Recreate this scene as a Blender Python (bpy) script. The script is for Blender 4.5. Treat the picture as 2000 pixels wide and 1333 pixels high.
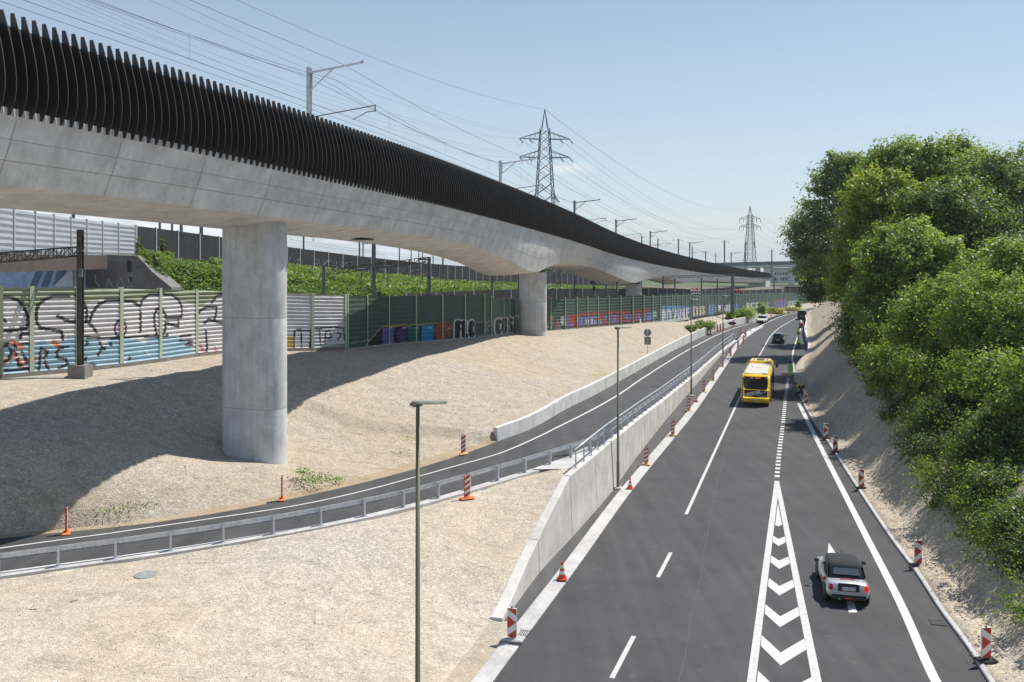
import bpy, math, random
import numpy as np
from mathutils import Vector, Matrix
R = math.radians
for o in list(bpy.data.objects): bpy.data.objects.remove(o)
SC = bpy.context.scene
COL = SC.collection

# ---------------------------------------------------------------- camera
CAMH, FPX, HOR = 13.8, 1700.0, 500.0          # eye height above the road, focal length and horizon in photo pixels
cam_d = bpy.data.cameras.new('camera'); cam = bpy.data.objects.new('camera', cam_d); COL.objects.link(cam)
cam.location = (0, 0, CAMH); cam.rotation_euler = (R(90), 0, 0)
cam_d.sensor_width = 36; cam_d.lens = 36*FPX/2000
cam_d.shift_y = -(666.5-HOR)/2000
cam_d.clip_start = 0.5; cam_d.clip_end = 6000
SC.camera = cam

# ---------------------------------------------------------------- sky and sun
SUN_EL, SUN_DIR = R(58.5), Vector((0.86, 0.51, 0)).normalized()      # direction TOWARDS the sun on the ground plane
w = bpy.data.worlds.new('World'); SC.world = w; w.use_nodes = True
nt = w.node_tree; nt.nodes.clear()
out = nt.nodes.new('ShaderNodeOutputWorld'); bg = nt.nodes.new('ShaderNodeBackground')
sky = nt.nodes.new('ShaderNodeTexSky'); sky.sky_type = 'NISHITA'; sky.sun_disc = False
sky.sun_elevation = SUN_EL; sky.sun_rotation = math.atan2(SUN_DIR.x, SUN_DIR.y)
sky.altitude = 0; sky.air_density = 1.0; sky.dust_density = 0.25; sky.ozone_density = 2.2
tc = nt.nodes.new('ShaderNodeTexCoord'); sep = nt.nodes.new('ShaderNodeSeparateXYZ'); nt.links.new(tc.outputs['Generated'], sep.inputs[0])
mp = nt.nodes.new('ShaderNodeMapping'); mp.inputs['Scale'].default_value = (5, 5, 22); nt.links.new(tc.outputs['Generated'], mp.inputs[0])
nz = nt.nodes.new('ShaderNodeTexNoise'); nz.inputs['Scale'].default_value = 2.1; nz.inputs['Detail'].default_value = 8; nz.inputs['Roughness'].default_value = 0.6
nt.links.new(mp.outputs[0], nz.inputs['Vector'])
cr = nt.nodes.new('ShaderNodeValToRGB'); cr.color_ramp.elements[0].position = 0.46; cr.color_ramp.elements[1].position = 0.60
nt.links.new(nz.outputs[0], cr.inputs[0])
cx_ = nt.nodes.new('ShaderNodeCombineXYZ'); mz_ = nt.nodes.new('ShaderNodeMath'); mz_.operation = 'MAXIMUM'; mz_.inputs[1].default_value = .012
nt.links.new(sep.outputs['Z'], mz_.inputs[0]); nt.links.new(sep.outputs['X'], cx_.inputs[0]); nt.links.new(sep.outputs['Y'], cx_.inputs[1]); nt.links.new(mz_.outputs[0], cx_.inputs[2]); nt.links.new(cx_.outputs[0], sky.inputs['Vector'])
ev = nt.nodes.new('ShaderNodeMapRange'); ev.inputs['From Min'].default_value = 0.085; ev.inputs['From Max'].default_value = 0.03
nt.links.new(sep.outputs['Z'], ev.inputs['Value'])
az = nt.nodes.new('ShaderNodeMapRange'); az.inputs['From Min'].default_value = 0.06; az.inputs['From Max'].default_value = -0.12
nt.links.new(sep.outputs['X'], az.inputs['Value'])
m1 = nt.nodes.new('ShaderNodeMath'); m1.operation = 'MULTIPLY'; nt.links.new(ev.outputs[0], m1.inputs[0]); nt.links.new(az.outputs[0], m1.inputs[1])
m2 = nt.nodes.new('ShaderNodeMath'); m2.operation = 'MULTIPLY'; nt.links.new(m1.outputs[0], m2.inputs[0]); nt.links.new(cr.outputs[0], m2.inputs[1])
mx = nt.nodes.new('ShaderNodeMix'); mx.data_type = 'RGBA'; mx.inputs[7].default_value = (9.5, 9.8, 10.2, 1)
hz_ = nt.nodes.new('ShaderNodeMapRange'); hz_.inputs['From Min'].default_value = -.05; hz_.inputs['From Max'].default_value = 0.52; hz_.inputs['To Min'].default_value = .74; hz_.inputs['To Max'].default_value = .0
nt.links.new(sep.outputs['Z'], hz_.inputs['Value']); mh = nt.nodes.new('ShaderNodeMix'); mh.data_type = 'RGBA'; mh.inputs[7].default_value = (6.3, 7.3, 8.1, 1)
nt.links.new(hz_.outputs[0], mh.inputs[0]); nt.links.new(sky.outputs[0], mh.inputs[6])
nt.links.new(m2.outputs[0], mx.inputs[0]); nt.links.new(mh.outputs[2], mx.inputs[6])
mc_ = nt.nodes.new('ShaderNodeMapping'); mc_.vector_type = 'POINT'; mc_.inputs['Scale'].default_value = (26, 0, 105); mc_.inputs['Location'].default_value = (-.062*26, 0, -.1*105); nt.links.new(tc.outputs['Generated'], mc_.inputs[0])
lc = nt.nodes.new('ShaderNodeVectorMath'); lc.operation = 'LENGTH'; nt.links.new(mc_.outputs[0], lc.inputs[0]); ml = nt.nodes.new('ShaderNodeMapRange'); ml.inputs['From Min'].default_value = 1.0; ml.inputs['From Max'].default_value = .1; ml.inputs['To Max'].default_value = .5; nt.links.new(lc.outputs['Value'], ml.inputs['Value'])
mfy = nt.nodes.new('ShaderNodeMath'); mfy.operation = 'GREATER_THAN'; mfy.inputs[1].default_value = .3; nt.links.new(sep.outputs['Y'], mfy.inputs[0]); mfc = nt.nodes.new('ShaderNodeMath'); mfc.operation = 'MULTIPLY'; nt.links.new(ml.outputs[0], mfc.inputs[0]); nt.links.new(mfy.outputs[0], mfc.inputs[1])
mxc = nt.nodes.new('ShaderNodeMix'); mxc.data_type = 'RGBA'; mxc.inputs[7].default_value = (9.0, 9.2, 9.4, 1); nt.links.new(mfc.outputs[0], mxc.inputs[0]); nt.links.new(mx.outputs[2], mxc.inputs[6]); nt.links.new(mxc.outputs[2], bg.inputs[0]); bg.inputs[1].default_value = 0.082; nt.links.new(bg.outputs[0], out.inputs[0])
sl = bpy.data.lights.new('sun', 'SUN'); so = bpy.data.objects.new('sun', sl); COL.objects.link(so)
sl.energy = 4.0; sl.angle = R(0.53); sl.color = (1.0, 0.955, 0.89)
sv = Vector((SUN_DIR.x*math.cos(SUN_EL), SUN_DIR.y*math.cos(SUN_EL), math.sin(SUN_EL)))
so.rotation_euler = sv.to_track_quat('Z', 'Y').to_euler(); so.location = (20, 10, 60)
SC.view_settings.view_transform = 'Standard'; SC.view_settings.look = 'None'
SC.view_settings.exposure = 0.42; SC.view_settings.gamma = 1
SC.cycles.max_bounces = 6; SC.cycles.transparent_max_bounces = 4; SC.cycles.use_denoising = True

# ---------------------------------------------------------------- helpers
def gp(x, y, z=0.0):
    """ground point at height z seen at photo position x, y"""
    d = (CAMH-z)*FPX/(y-HOR)
    return ((x-1000)*d/FPX, d, z)
def pd(x, y, d):
    return ((x-1000)*d/FPX, d, CAMH+(HOR-y)*d/FPX)

def pchip(pts):
    """monotone curve through (Y, V...) rows, straight beyond the ends"""
    a = np.array(sorted(pts), float); x = a[:, 0]; out = []
    for k in range(1, a.shape[1]):
        y = a[:, k]; h = np.diff(x); dl = np.diff(y)/h; m = np.zeros(len(x))
        for i in range(1, len(x)-1):
            if dl[i-1]*dl[i] > 0:
                w1 = 2*h[i]+h[i-1]; w2 = h[i]+2*h[i-1]; m[i] = (w1+w2)/(w1/dl[i-1]+w2/dl[i])
        m[0] = dl[0]; m[-1] = dl[-1]
        out.append((y, m))
    def f(q):
        q = np.asarray(q, float); res = []
        i = np.clip(np.searchsorted(x, q)-1, 0, len(x)-2); h = x[i+1]-x[i]; t = (q-x[i])/h; tt = np.clip(t, 0, 1)
        for y, m in out:
            v = (2*tt**3-3*tt**2+1)*y[i]+(tt**3-2*tt**2+tt)*h*m[i]+(-2*tt**3+3*tt**2)*y[i+1]+(tt**3-tt**2)*h*m[i+1]
            v = v+np.where(t < 0, (q-x[0])*m[0], 0)+np.where(t > 1, (q-x[-1])*m[-1], 0)
            res.append(v)
        return res
    return f
def line_y(pts):
    """pts (X,Y,Z) -> f(Y) = [X, Z]"""
    return pchip([(p[1], p[0], p[2]) for p in pts])
def arc(pts):
    """pts (n,3) -> sampled curve object with position(s), length"""
    P = np.array(pts, float); s = np.concatenate([[0], np.cumsum(np.hypot(*(np.diff(P[:, :2], axis=0).T)))])
    f = pchip([(s[i],)+tuple(P[i]) for i in range(len(P))])
    def at(q):
        r = f(q); return np.stack(r, -1)
    at.length = s[-1]; at.s = s
    return at

class MB:
    def __init__(s): s.v = []; s.f = []; s.m = []
    def add(s, vs, fs, mi=0):
        n = len(s.v); s.v += [tuple(v) for v in vs]; s.f += [tuple(i+n for i in f) for f in fs]; s.m += [mi]*len(fs); return s
    def box(s, c, d, M=None, mi=0, taper=1.0):
        x, y, z = [k/2 for k in d]; vs = []
        for sz in (-1, 1):
            t = 1 if sz < 0 else taper
            for a, b in ((-1, -1), (1, -1), (1, 1), (-1, 1)): vs.append(Vector((a*x*t, b*y*t, sz*z)))
        if M is not None: vs = [M @ v for v in vs]
        c = Vector(c); vs = [v+c for v in vs]
        return s.add(vs, [(3, 2, 1, 0), (4, 5, 6, 7), (0, 1, 5, 4), (1, 2, 6, 5), (2, 3, 7, 6), (3, 0, 4, 7)], mi)
    def cbox(s, c, d, b, M=None, mi=0):
        """box with its vertical and horizontal edges cut by b"""
        x, y, z = [k/2 for k in d]; vs = []; b = min(b, x*.9, y*.9, z*.9)
        for zz, q in ((-z, b), (-z+b, 0), (z-b, 0), (z, b)):
            X, Y = x-q, y-q
            for a in ((-X+b, -Y), (X-b, -Y), (X, -Y+b), (X, Y-b), (X-b, Y), (-X+b, Y), (-X, Y-b), (-X, -Y+b)): vs.append(Vector((a[0], a[1], zz)))
        if M is not None: vs = [M @ v for v in vs]
        c = Vector(c); vs = [v+c for v in vs]
        fs = [tuple(range(7, -1, -1)), tuple(range(24, 32))]
        for k in range(3):
            for i in range(8):
                j = (i+1) % 8; fs.append((k*8+i, k*8+j, k*8+8+j, k*8+8+i))
        return s.add(vs, fs, mi)
    def tube(s, pts, r, n=6, mi=0, cap=True, flat=1.0):
        P = [Vector(p) for p in pts]; rr = r if isinstance(r, (list, tuple)) else [r]*len(P); vs = []
        up = None
        for i, p in enumerate(P):
            t = (P[min(i+1, len(P)-1)]-P[max(i-1, 0)]); t = t.normalized() if t.length > 1e-9 else Vector((0, 0, 1))
            if up is None: up = Vector((0, 0, 1)) if abs(t.z) < .9 else Vector((1, 0, 0))
            a = t.cross(up).normalized(); b = a.cross(t).normalized(); up = b
            for k in range(n):
                q = 2*math.pi*(k+.5)/n; vs.append(p+(a*math.cos(q)+b*math.sin(q)*flat)*rr[i])
        fs = []
        for i in range(len(P)-1):
            for k in range(n):
                j = (k+1) % n; fs.append((i*n+k, i*n+j, (i+1)*n+j, (i+1)*n+k))
        if cap: fs += [tuple(range(n-1, -1, -1)), tuple(range((len(P)-1)*n, len(P)*n))]
        return s.add(vs, fs, mi)
    def prism(s, poly, axis_vec, mi=0):
        """poly: list of 3d points, extruded by axis_vec"""
        n = len(poly); A = [Vector(p) for p in poly]; B = [p+Vector(axis_vec) for p in A]
        fs = [tuple(range(n-1, -1, -1)), tuple(range(n, 2*n))]+[(i, (i+1) % n, n+(i+1) % n, n+i) for i in range(n)]
        return s.add(A+B, fs, mi)
    def lathe(s, prof, n=16, c=(0, 0, 0), mi=0, axis='z', M=None):
        vs = []
        for r, z in prof:
            for k in range(n):
                q = 2*math.pi*k/n
                v = Vector((r*math.cos(q), r*math.sin(q), z))
                if axis == 'x': v = Vector((z, r*math.cos(q), r*math.sin(q)))
                if axis == 'y': v = Vector((r*math.cos(q), z, r*math.sin(q)))
                if M is not None: v = M @ v
                vs.append(v+Vector(c))
        fs = [(i*n+k, i*n+(k+1) % n, (i+1)*n+(k+1) % n, (i+1)*n+k) for i in range(len(prof)-1) for k in range(n)]
        fs += [tuple(range(n-1, -1, -1)), tuple(range((len(prof)-1)*n, len(prof)*n))]
        return s.add(vs, fs, mi)
    def grid(s, rows, mi=0, flip=False):
        nr, nc = len(rows), len(rows[0]); vs = [p for r in rows for p in r]
        fs = []
        for i in range(nr-1):
            for j in range(nc-1):
                q = (i*nc+j, i*nc+j+1, (i+1)*nc+j+1, (i+1)*nc+j); fs.append(q[::-1] if flip else q)
        return s.add(vs, fs, mi)
    def build(s, name, mats, parent=None, smooth=False, world=False, bevel=0, subsurf=0, fixn=True, **kw):
        me = bpy.data.meshes.new(name)
        off = Vector((0, 0, 0))
        if world and parent is not None: off = wloc(parent)
        me.from_pydata([tuple(Vector(v)-off) for v in s.v] if off.length else s.v, [], s.f)
        ms = mats if isinstance(mats, (list, tuple)) else [mats]
        for m in ms: me.materials.append(M_[m] if isinstance(m, str) else m)
        if len(ms) > 1: me.polygons.foreach_set('material_index', s.m)
        if smooth: me.polygons.foreach_set('use_smooth', [True]*len(s.f))
        me.update()
        if fixn:
            import bmesh
            b = bmesh.new(); b.from_mesh(me); bmesh.ops.recalc_face_normals(b, faces=b.faces); b.to_mesh(me); b.free()
        o = bpy.data.objects.new(name, me); COL.objects.link(o)
        if parent is not None: o.parent = parent
        if bevel:
            md = o.modifiers.new('bevel', 'BEVEL'); md.width = bevel; md.segments = 2; md.limit_method = 'ANGLE'
        if subsurf:
            md = o.modifiers.new('smooth', 'SUBSURF'); md.levels = subsurf; md.render_levels = subsurf
        for k, v in kw.items(): o[k] = v
        return o
WL = {}
def wloc(o):
    v = Vector(o.location)
    while o.parent is not None: o = o.parent; v += Vector(o.location)
    return v
def thing(name, loc, label, cat, group=None, rz=0.0):
    o = bpy.data.objects.new(name, None); COL.objects.link(o); o.location = loc; o.rotation_euler = (0, 0, rz); o.empty_display_size = .3
    o['label'] = label; o['category'] = cat
    if group: o['group'] = group
    return o
def copy_tree(o, parent=None):
    c = o.copy(); COL.objects.link(c); c.parent = parent
    for ch in [x for x in o.children]: copy_tree(ch, c)
    return c
def relabel(o, label): o['label'] = label; return o

# ---------------------------------------------------------------- materials
M_ = {}
def N(nt, t, **kw):
    n = nt.nodes.new(t)
    for k, v in kw.items():
        if k in n.inputs: n.inputs[k].default_value = v
        else: setattr(n, k, v)
    return n
def mat(name, col, rough=.6, metal=0.0, var=0.0, vscale=1.0, bump=0.0, bscale=20.0, stretch=(1, 1, 1), spec=None, coat=0.0, col2=None, detail=6, emit=None, fac=(.35, .65)):
    m = bpy.data.materials.new(name); m.use_nodes = True; t = m.node_tree; b = t.nodes['Principled BSDF']
    b.inputs['Base Color'].default_value = (*col, 1); b.inputs['Roughness'].default_value = rough; b.inputs['Metallic'].default_value = metal
    if coat: b.inputs['Coat Weight'].default_value = coat
    if spec is not None: b.inputs['Specular IOR Level'].default_value = spec
    if emit: b.inputs['Emission Color'].default_value = (*emit[0], 1); b.inputs['Emission Strength'].default_value = emit[1]
    tcn = N(t, 'ShaderNodeTexCoord'); mpn = N(t, 'ShaderNodeMapping'); mpn.inputs['Scale'].default_value = stretch
    t.links.new(tcn.outputs['Object'], mpn.inputs[0])
    if var or col2:
        nz = N(t, 'ShaderNodeTexNoise', Scale=vscale, Detail=detail, Roughness=.6); t.links.new(mpn.outputs[0], nz.inputs['Vector'])
        mr = N(t, 'ShaderNodeMapRange'); mr.inputs['From Min'].default_value = fac[0]; mr.inputs['From Max'].default_value = fac[1]
        t.links.new(nz.outputs[0], mr.inputs['Value'])
        mxn = N(t, 'ShaderNodeMix', data_type='RGBA'); t.links.new(mr.outputs[0], mxn.inputs[0])
        c2 = col2 or tuple(c*(1+var) for c in col); c1 = col if col2 else tuple(c*(1-var) for c in col)
        mxn.inputs[6].default_value = (*c1, 1); mxn.inputs[7].default_value = (*c2, 1)
        t.links.new(mxn.outputs[2], b.inputs['Base Color'])
    if bump:
        n2 = N(t, 'ShaderNodeTexNoise', Scale=bscale, Detail=5); t.links.new(mpn.outputs[0], n2.inputs['Vector'])
        bp = N(t, 'ShaderNodeBump', Strength=bump, Distance=.02); t.links.new(n2.outputs[0], bp.inputs['Height']); t.links.new(bp.outputs[0], b.inputs['Normal'])
    M_[name] = m; return m
def mixn(t, a, b, f, mode='MIX'):
    m = N(t, 'ShaderNodeMix', data_type='RGBA', blend_type=mode)
    for s, i in ((f, 0), (a, 6), (b, 7)):
        if isinstance(s, (int, float)): m.inputs[i].default_value = s
        elif isinstance(s, tuple): m.inputs[i].default_value = (*s, 1)
        else: t.links.new(s, m.inputs[i])
    return m.outputs[2]
def ramp(t, src, stops):
    r = N(t, 'ShaderNodeValToRGB'); e = r.color_ramp.elements
    while len(e) < len(stops): e.new(.5)
    for k, (p, c) in enumerate(stops): e[k].position = p; e[k].color = (*c, 1) if isinstance(c, tuple) else (c, c, c, 1)
    t.links.new(src, r.inputs[0]); return r.outputs[0]
def noise(t, vec, scale, detail=5, rough=.55, **kw):
    n = N(t, 'ShaderNodeTexNoise', Scale=scale, Detail=detail, Roughness=rough, **kw); t.links.new(vec, n.inputs['Vector']); return n.outputs[0]

def gravel(name, tint=(1, 1, 1), base=.42, scale=16.0, dirt=(.46, .35, .22), green=0.0):
    m = bpy.data.materials.new(name); m.use_nodes = True; t = m.node_tree; b = t.nodes['Principled BSDF']; b.inputs['Roughness'].default_value = .95
    b.inputs['Specular IOR Level'].default_value = .2
    v = N(t, 'ShaderNodeTexCoord').outputs['Object']
    vo = N(t, 'ShaderNodeTexVoronoi', Scale=scale); t.links.new(v, vo.inputs['Vector'])
    vo2 = N(t, 'ShaderNodeTexVoronoi', Scale=scale*.36, Randomness=1.0); t.links.new(v, vo2.inputs['Vector'])
    sepc = N(t, 'ShaderNodeSeparateColor'); t.links.new(vo.outputs['Color'], sepc.inputs[0])
    sepd = N(t, 'ShaderNodeSeparateColor'); t.links.new(vo2.outputs['Color'], sepd.inputs[0])
    k = [c*base for c in tint]
    stone = ramp(t, sepc.outputs[0], [(0, (k[0]*.78, k[1]*.74, k[2]*.69)), (.35, (k[0]*.98, k[1]*.92, k[2]*.83)), (.7, (k[0]*1.12, k[1]*1.05, k[2]*.93)), (1, (k[0]*1.45, k[1]*1.42, k[2]*1.36))])
    gaps = ramp(t, vo.outputs['Distance'], [(.3, 1.0), (.8, .72)])
    c = mixn(t, stone, gaps, .55, 'MULTIPLY')
    big = ramp(t, sepd.outputs[1], [(.86, 1.0), (.97, 1.28)])
    c = mixn(t, c, big, .6, 'MULTIPLY')
    n1 = noise(t, v, .13, 6, .6); patch = ramp(t, n1, [(.36, 0.0), (.58, 1.0)])
    c = mixn(t, c, tuple(d*base/.42 for d in dirt), mixn(t, (0, 0, 0), (.35, .35, .35), patch))
    n2 = noise(t, v, 1.3, 8, .7); c = mixn(t, c, ramp(t, n2, [(.3, .74), (.5, 1.0), (.72, 1.14)]), .85, 'MULTIPLY')
    # rivulets running down the banks
    mpn = N(t, 'ShaderNodeMapping'); mpn.inputs['Rotation'].default_value = (0, 0, R(28)); mpn.inputs['Scale'].default_value = (.25, 2.2, .6); t.links.new(v, mpn.inputs[0])
    n3 = noise(t, mpn.outputs[0], 1.2, 6, .65); c = mixn(t, c, ramp(t, n3, [(.32, .78), (.46, 1.0), (.8, 1.06)]), .8, 'MULTIPLY')
    if green:
        n4 = noise(t, v, .5, 7, .7); c = mixn(t, c, (.09, .12, .05), mixn(t, (0, 0, 0), (green, green, green), ramp(t, n4, [(.6, 0.0), (.68, 1.0)])))
    t.links.new(c, b.inputs['Base Color'])
    hgt = N(t, 'ShaderNodeMath', operation='MULTIPLY_ADD'); t.links.new(vo.outputs['Distance'], hgt.inputs[0]); hgt.inputs[1].default_value = -.8; t.links.new(n2, hgt.inputs[2])
    bp = N(t, 'ShaderNodeBump', Strength=.6, Distance=.05); t.links.new(hgt.outputs[0], bp.inputs['Height']); t.links.new(bp.outputs[0], b.inputs['Normal'])
    M_[name] = m
gravel('gravel_pale', (1.0, .955, .885), .51, 17)
gravel('gravel_bank', (1.0, .945, .86), .43, 15, green=.25)
gravel('gravel_plateau', (1.0, .94, .85), .45, 24)
gravel('verge_sand', (1.0, .86, .66), .42, 30)
gravel('slope_sand', (1.0, .93, .82), .50, 12)
gravel('ballast', (1.0, .93, .86), .2, 12)

def asphalt(name, base, seams=True):
    m = bpy.data.materials.new(name); m.use_nodes = True; t = m.node_tree; b = t.nodes['Principled BSDF']; b.inputs['Roughness'].default_value = .82
    v = N(t, 'ShaderNodeTexCoord').outputs['Object']
    fine = noise(t, v, 55, 3, .7); c = mixn(t, tuple(base*k for k in (.80, .80, .83)), tuple(base*k for k in (1.22, 1.2, 1.2)), ramp(t, fine, [(.3, 0.0), (.7, 1.0)]))
    sp = noise(t, v, 180, 1, .5); c = mixn(t, c, (.26, .25, .24), ramp(t, sp, [(.70, 0.0), (.78, .5)]))
    big = noise(t, v, .35, 6, .6); c = mixn(t, c, ramp(t, big, [(.3, .80), (.5, 1.0), (.75, 1.22)]), .9, 'MULTIPLY')
    mpn = N(t, 'ShaderNodeMapping'); mpn.inputs['Rotation'].default_value = (0, 0, R(18.5)); mpn.inputs['Scale'].default_value = (1.0, .05, 1); t.links.new(v, mpn.inputs[0])
    tr = noise(t, mpn.outputs[0], 1.4, 4, .5); c = mixn(t, c, ramp(t, tr, [(.35, .84), (.5, 1.0), (.68, 1.24)]), .9, 'MULTIPLY')
    dust = noise(t, v, 1.7, 8, .75); c = mixn(t, c, (.2, .175, .15), ramp(t, dust, [(.57, 0.0), (.78, .45)])); oil = noise(t, v, .9, 3, .5); c = mixn(t, c, ramp(t, oil, [(.24, .62), (.33, 1.0)]), .8, 'MULTIPLY'); scr = noise(t, mpn.outputs[0], 9, 6, .7); c = mixn(t, c, (.19, .18, .17), ramp(t, scr, [(.64, 0.0), (.74, .4)]))
    t.links.new(c, b.inputs['Base Color'])
    t.links.new(mixn(t, (.75, .75, .75), (.92, .92, .92), tr), b.inputs['Roughness'])
    bp = N(t, 'ShaderNodeBump', Strength=.3, Distance=.01); t.links.new(fine, bp.inputs['Height']); t.links.new(bp.outputs[0], b.inputs['Normal'])
    M_[name] = m
asphalt('asphalt', .063); asphalt('asphalt_ramp', .064); asphalt('asphalt_strip', .08)

def concrete(name, base, rot=0.0, board=.5, stain=.5, tint=(1, 1, 1)):
    m = bpy.data.materials.new(name); m.use_nodes = True; t = m.node_tree; b = t.nodes['Principled BSDF']; b.inputs['Roughness'].default_value = .85
    v = N(t, 'ShaderNodeTexCoord').outputs['Object']
    k = [base*x for x in tint]
    n1 = noise(t, v, .8, 9, .68); c = mixn(t, tuple(x*.78 for x in k), tuple(x*1.16 for x in k), ramp(t, n1, [(.32, 0.0), (.68, 1.0)]))
    mpn = N(t, 'ShaderNodeMapping'); mpn.inputs['Scale'].default_value = (2.0, 2.0, .18); t.links.new(v, mpn.inputs[0])
    n2 = noise(t, mpn.outputs[0], 1.6, 7, .65); c = mixn(t, c, ramp(t, n2, [(.3, .78), (.5, 1.0), (.7, 1.08)]), stain, 'MULTIPLY')
    n3 = noise(t, v, 7, 5, .7); c = mixn(t, c, ramp(t, n3, [(.3, .93), (.7, 1.06)]), .9, 'MULTIPLY')
    # formwork board lines
    sz = N(t, 'ShaderNodeSeparateXYZ'); t.links.new(v, sz.inputs[0])
    n5 = noise(t, v, 60, 2, .5)
    pits = ramp(t, n5, [(.24, .6), (.3, 1.0)]); c = mixn(t, c, pits, .6, 'MULTIPLY')
    t.links.new(c, b.inputs['Base Color'])
    bp = N(t, 'ShaderNodeBump', Strength=.25, Distance=.02); t.links.new(n3, bp.inputs['Height']); t.links.new(bp.outputs[0], b.inputs['Normal'])
    M_[name] = m
concrete('concrete_deck', .66, tint=(1, .985, .96)); concrete('concrete_pier', .60, stain=.9, tint=(.98, .99, 1.0)); concrete('concrete_wall', .64, stain=.6, tint=(1, .965, .90))
concrete('concrete_new', .68, stain=.35, tint=(1, .985, .95)); concrete('concrete_kerb', .52, stain=.3, tint=(1, .985, .95)); concrete('concrete_old', .22, stain=1.0, tint=(1, .95, .88))
mat('joint', (.10, .095, .09), .9)
mat('deck_joint', (.33, .325, .31), .9)
mat('cover_grey', (.30, .30, .29), .9, var=.2, vscale=6)
mat('paint_white', (.64, .635, .62), .7, bump=.15, bscale=60, vscale=7, detail=10, col2=(.42, .415, .40), fac=(.52, .74))
mat('paint_line', (.60, .595, .58), .75, vscale=5, detail=10, col2=(.36, .355, .35), fac=(.50, .76))
mat('fin_metal', (.080, .068, .058), .42, .5, var=.10, vscale=.6)
mat('fin_back', (.014, .014, .015), .6, .3)
mat('black_panel', (.035, .036, .038), .7, var=.3, vscale=2.5, stretch=(1, 1, .2))
mat('grey_panel', (.36, .38, .41), .55, var=.1, vscale=1.2, stretch=(.3, .3, 2))
mat('galv', (.56, .59, .62), .42, .35, var=.15, vscale=6)
mat('steel_mast', (.17, .19, .21), .6, .3, var=.2, vscale=3)
mat('steel_rust', (.10, .085, .075), .8, .2, var=.3, vscale=4)
mat('lamp_green', (.19, .20, .125), .5, .2)
mat('lamp_head', (.30, .33, .24), .5, .1)
mat('wire', (.09, .10, .12), .6, .3)
mat('glass_dark', (.015, .018, .022), .08, 0, spec=.8)
mat('reflection_grey', (.09, .12, .14), .12, 0, spec=.8)  # glass lightened to bluish grey, a reflection put into its base colour
mat('rubber', (.022, .022, .024), .75)
mat('black_plastic', (.03, .03, .032), .5)
mat('rim', (.45, .46, .48), .35, .7)
mat('car_silver', (.62, .63, .65), .28, .45, coat=.6)
mat('car_black', (.014, .015, .018), .2, .2, coat=.6)
mat('car_white', (.75, .75, .75), .3, 0, coat=.5)
mat('soft_top', (.035, .036, .04), .9, bump=.2, bscale=80)
mat('lamp_red', (.50, .015, .02), .25, 0, coat=.5)
mat('brake_red', (.9, .03, .03), .25, 0, emit=((1, .03, .03), .25))
mat('plate_white', (.72, .74, .76), .5)
mat('plate_ink', (.03, .03, .04), .6)
mat('stripe_red', (.50, .04, .03), .5)
mat('stripe_white', (.80, .80, .78), .45)
mat('cone_red', (.72, .07, .03), .55)
mat('foot_orange', (.68, .20, .05), .75, var=.2, vscale=8)
mat('foot_yellow', (.75, .50, .16), .75, var=.2, vscale=8)
mat('foot_black', (.05, .05, .05), .85)
mat('bus_yellow', (.86, .58, .012), .32, 0, coat=.5)
mat('bus_roof', (.62, .59, .53), .5)
mat('ad_black', (.02, .022, .025), .4)
mat('ad_white', (.82, .82, .82), .5)
mat('led_amber', (.25, .05, .03), .5, emit=((1, .22, .12), .5))
mat('hivis', (.42, .80, .06), .7); mat('hivis_yellow', (.78, .88, .12), .7)
mat('skin', (.45, .26, .18), .6); mat('hair', (.04, .03, .02), .8); mat('cloth_dark', (.05, .06, .09), .85); mat('reflect', (.7, .72, .72), .4)
mat('sign_back', (.25, .27, .29), .55, .4, var=.15, vscale=5)
mat('sign_dark', (.04, .05, .05), .6)
mat('grate', (.08, .08, .085), .6, .5)
mat('brown_box', (.25, .20, .16), .8)
mat('bark', (.085, .07, .055), .9, var=.35, vscale=5, bump=.6, bscale=14, stretch=(1, 1, .3))
mat('building_white', (.62, .64, .66), .7, var=.06, vscale=.3)
mat('bridge_steel', (.16, .20, .23), .6, .2)
mat('blue_paint', (.36, .50, .66), .75, var=.15, vscale=1.5)
mat('pale_paint', (.62, .68, .76), .75, var=.1, vscale=1.5)
mat('red_machine', (.35, .04, .03), .5)
mat('mini_green', (.08, .45, .2), .3, coat=.5)

def leafmat(name, c1, c2, c3, trans=.3):
    m = bpy.data.materials.new(name); m.use_nodes = True; t = m.node_tree; b = t.nodes['Principled BSDF']; o = [n for n in t.nodes if n.type == 'OUTPUT_MATERIAL'][0]
    v = N(t, 'ShaderNodeTexCoord').outputs['Object']; g = N(t, 'ShaderNodeNewGeometry')
    n1 = noise(t, v, .55, 4, .6)
    c = mixn(t, c1, c2, ramp(t, n1, [(.38, 0.0), (.62, 1.0)]))
    c = mixn(t, c, c3, ramp(t, g.outputs['Random Per Island'], [(.45, 0.0), (1.0, .75)]))
    t.links.new(c, b.inputs['Base Color']); b.inputs['Roughness'].default_value = .48; b.inputs['Specular IOR Level'].default_value = .45
    tr = N(t, 'ShaderNodeBsdfTranslucent'); tcn = mixn(t, c, (.9, 1.0, .25), .3, 'MIX'); tcm = mixn(t, c, (1.6, 1.7, .7), 1.0, 'MULTIPLY'); t.links.new(tcm, tr.inputs[0])
    ms = N(t, 'ShaderNodeMixShader'); ms.inputs[0].default_value = trans; t.links.new(b.outputs[0], ms.inputs[1]); t.links.new(tr.outputs[0], ms.inputs[2]); t.links.new(ms.outputs[0], o.inputs[0])
    M_[name] = m
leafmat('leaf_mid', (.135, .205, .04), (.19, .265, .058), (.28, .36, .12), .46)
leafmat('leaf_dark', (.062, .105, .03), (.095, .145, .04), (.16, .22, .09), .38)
leafmat('leaf_poplar', (.14, .20, .075), (.21, .28, .10), (.38, .44, .26), .48)
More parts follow.
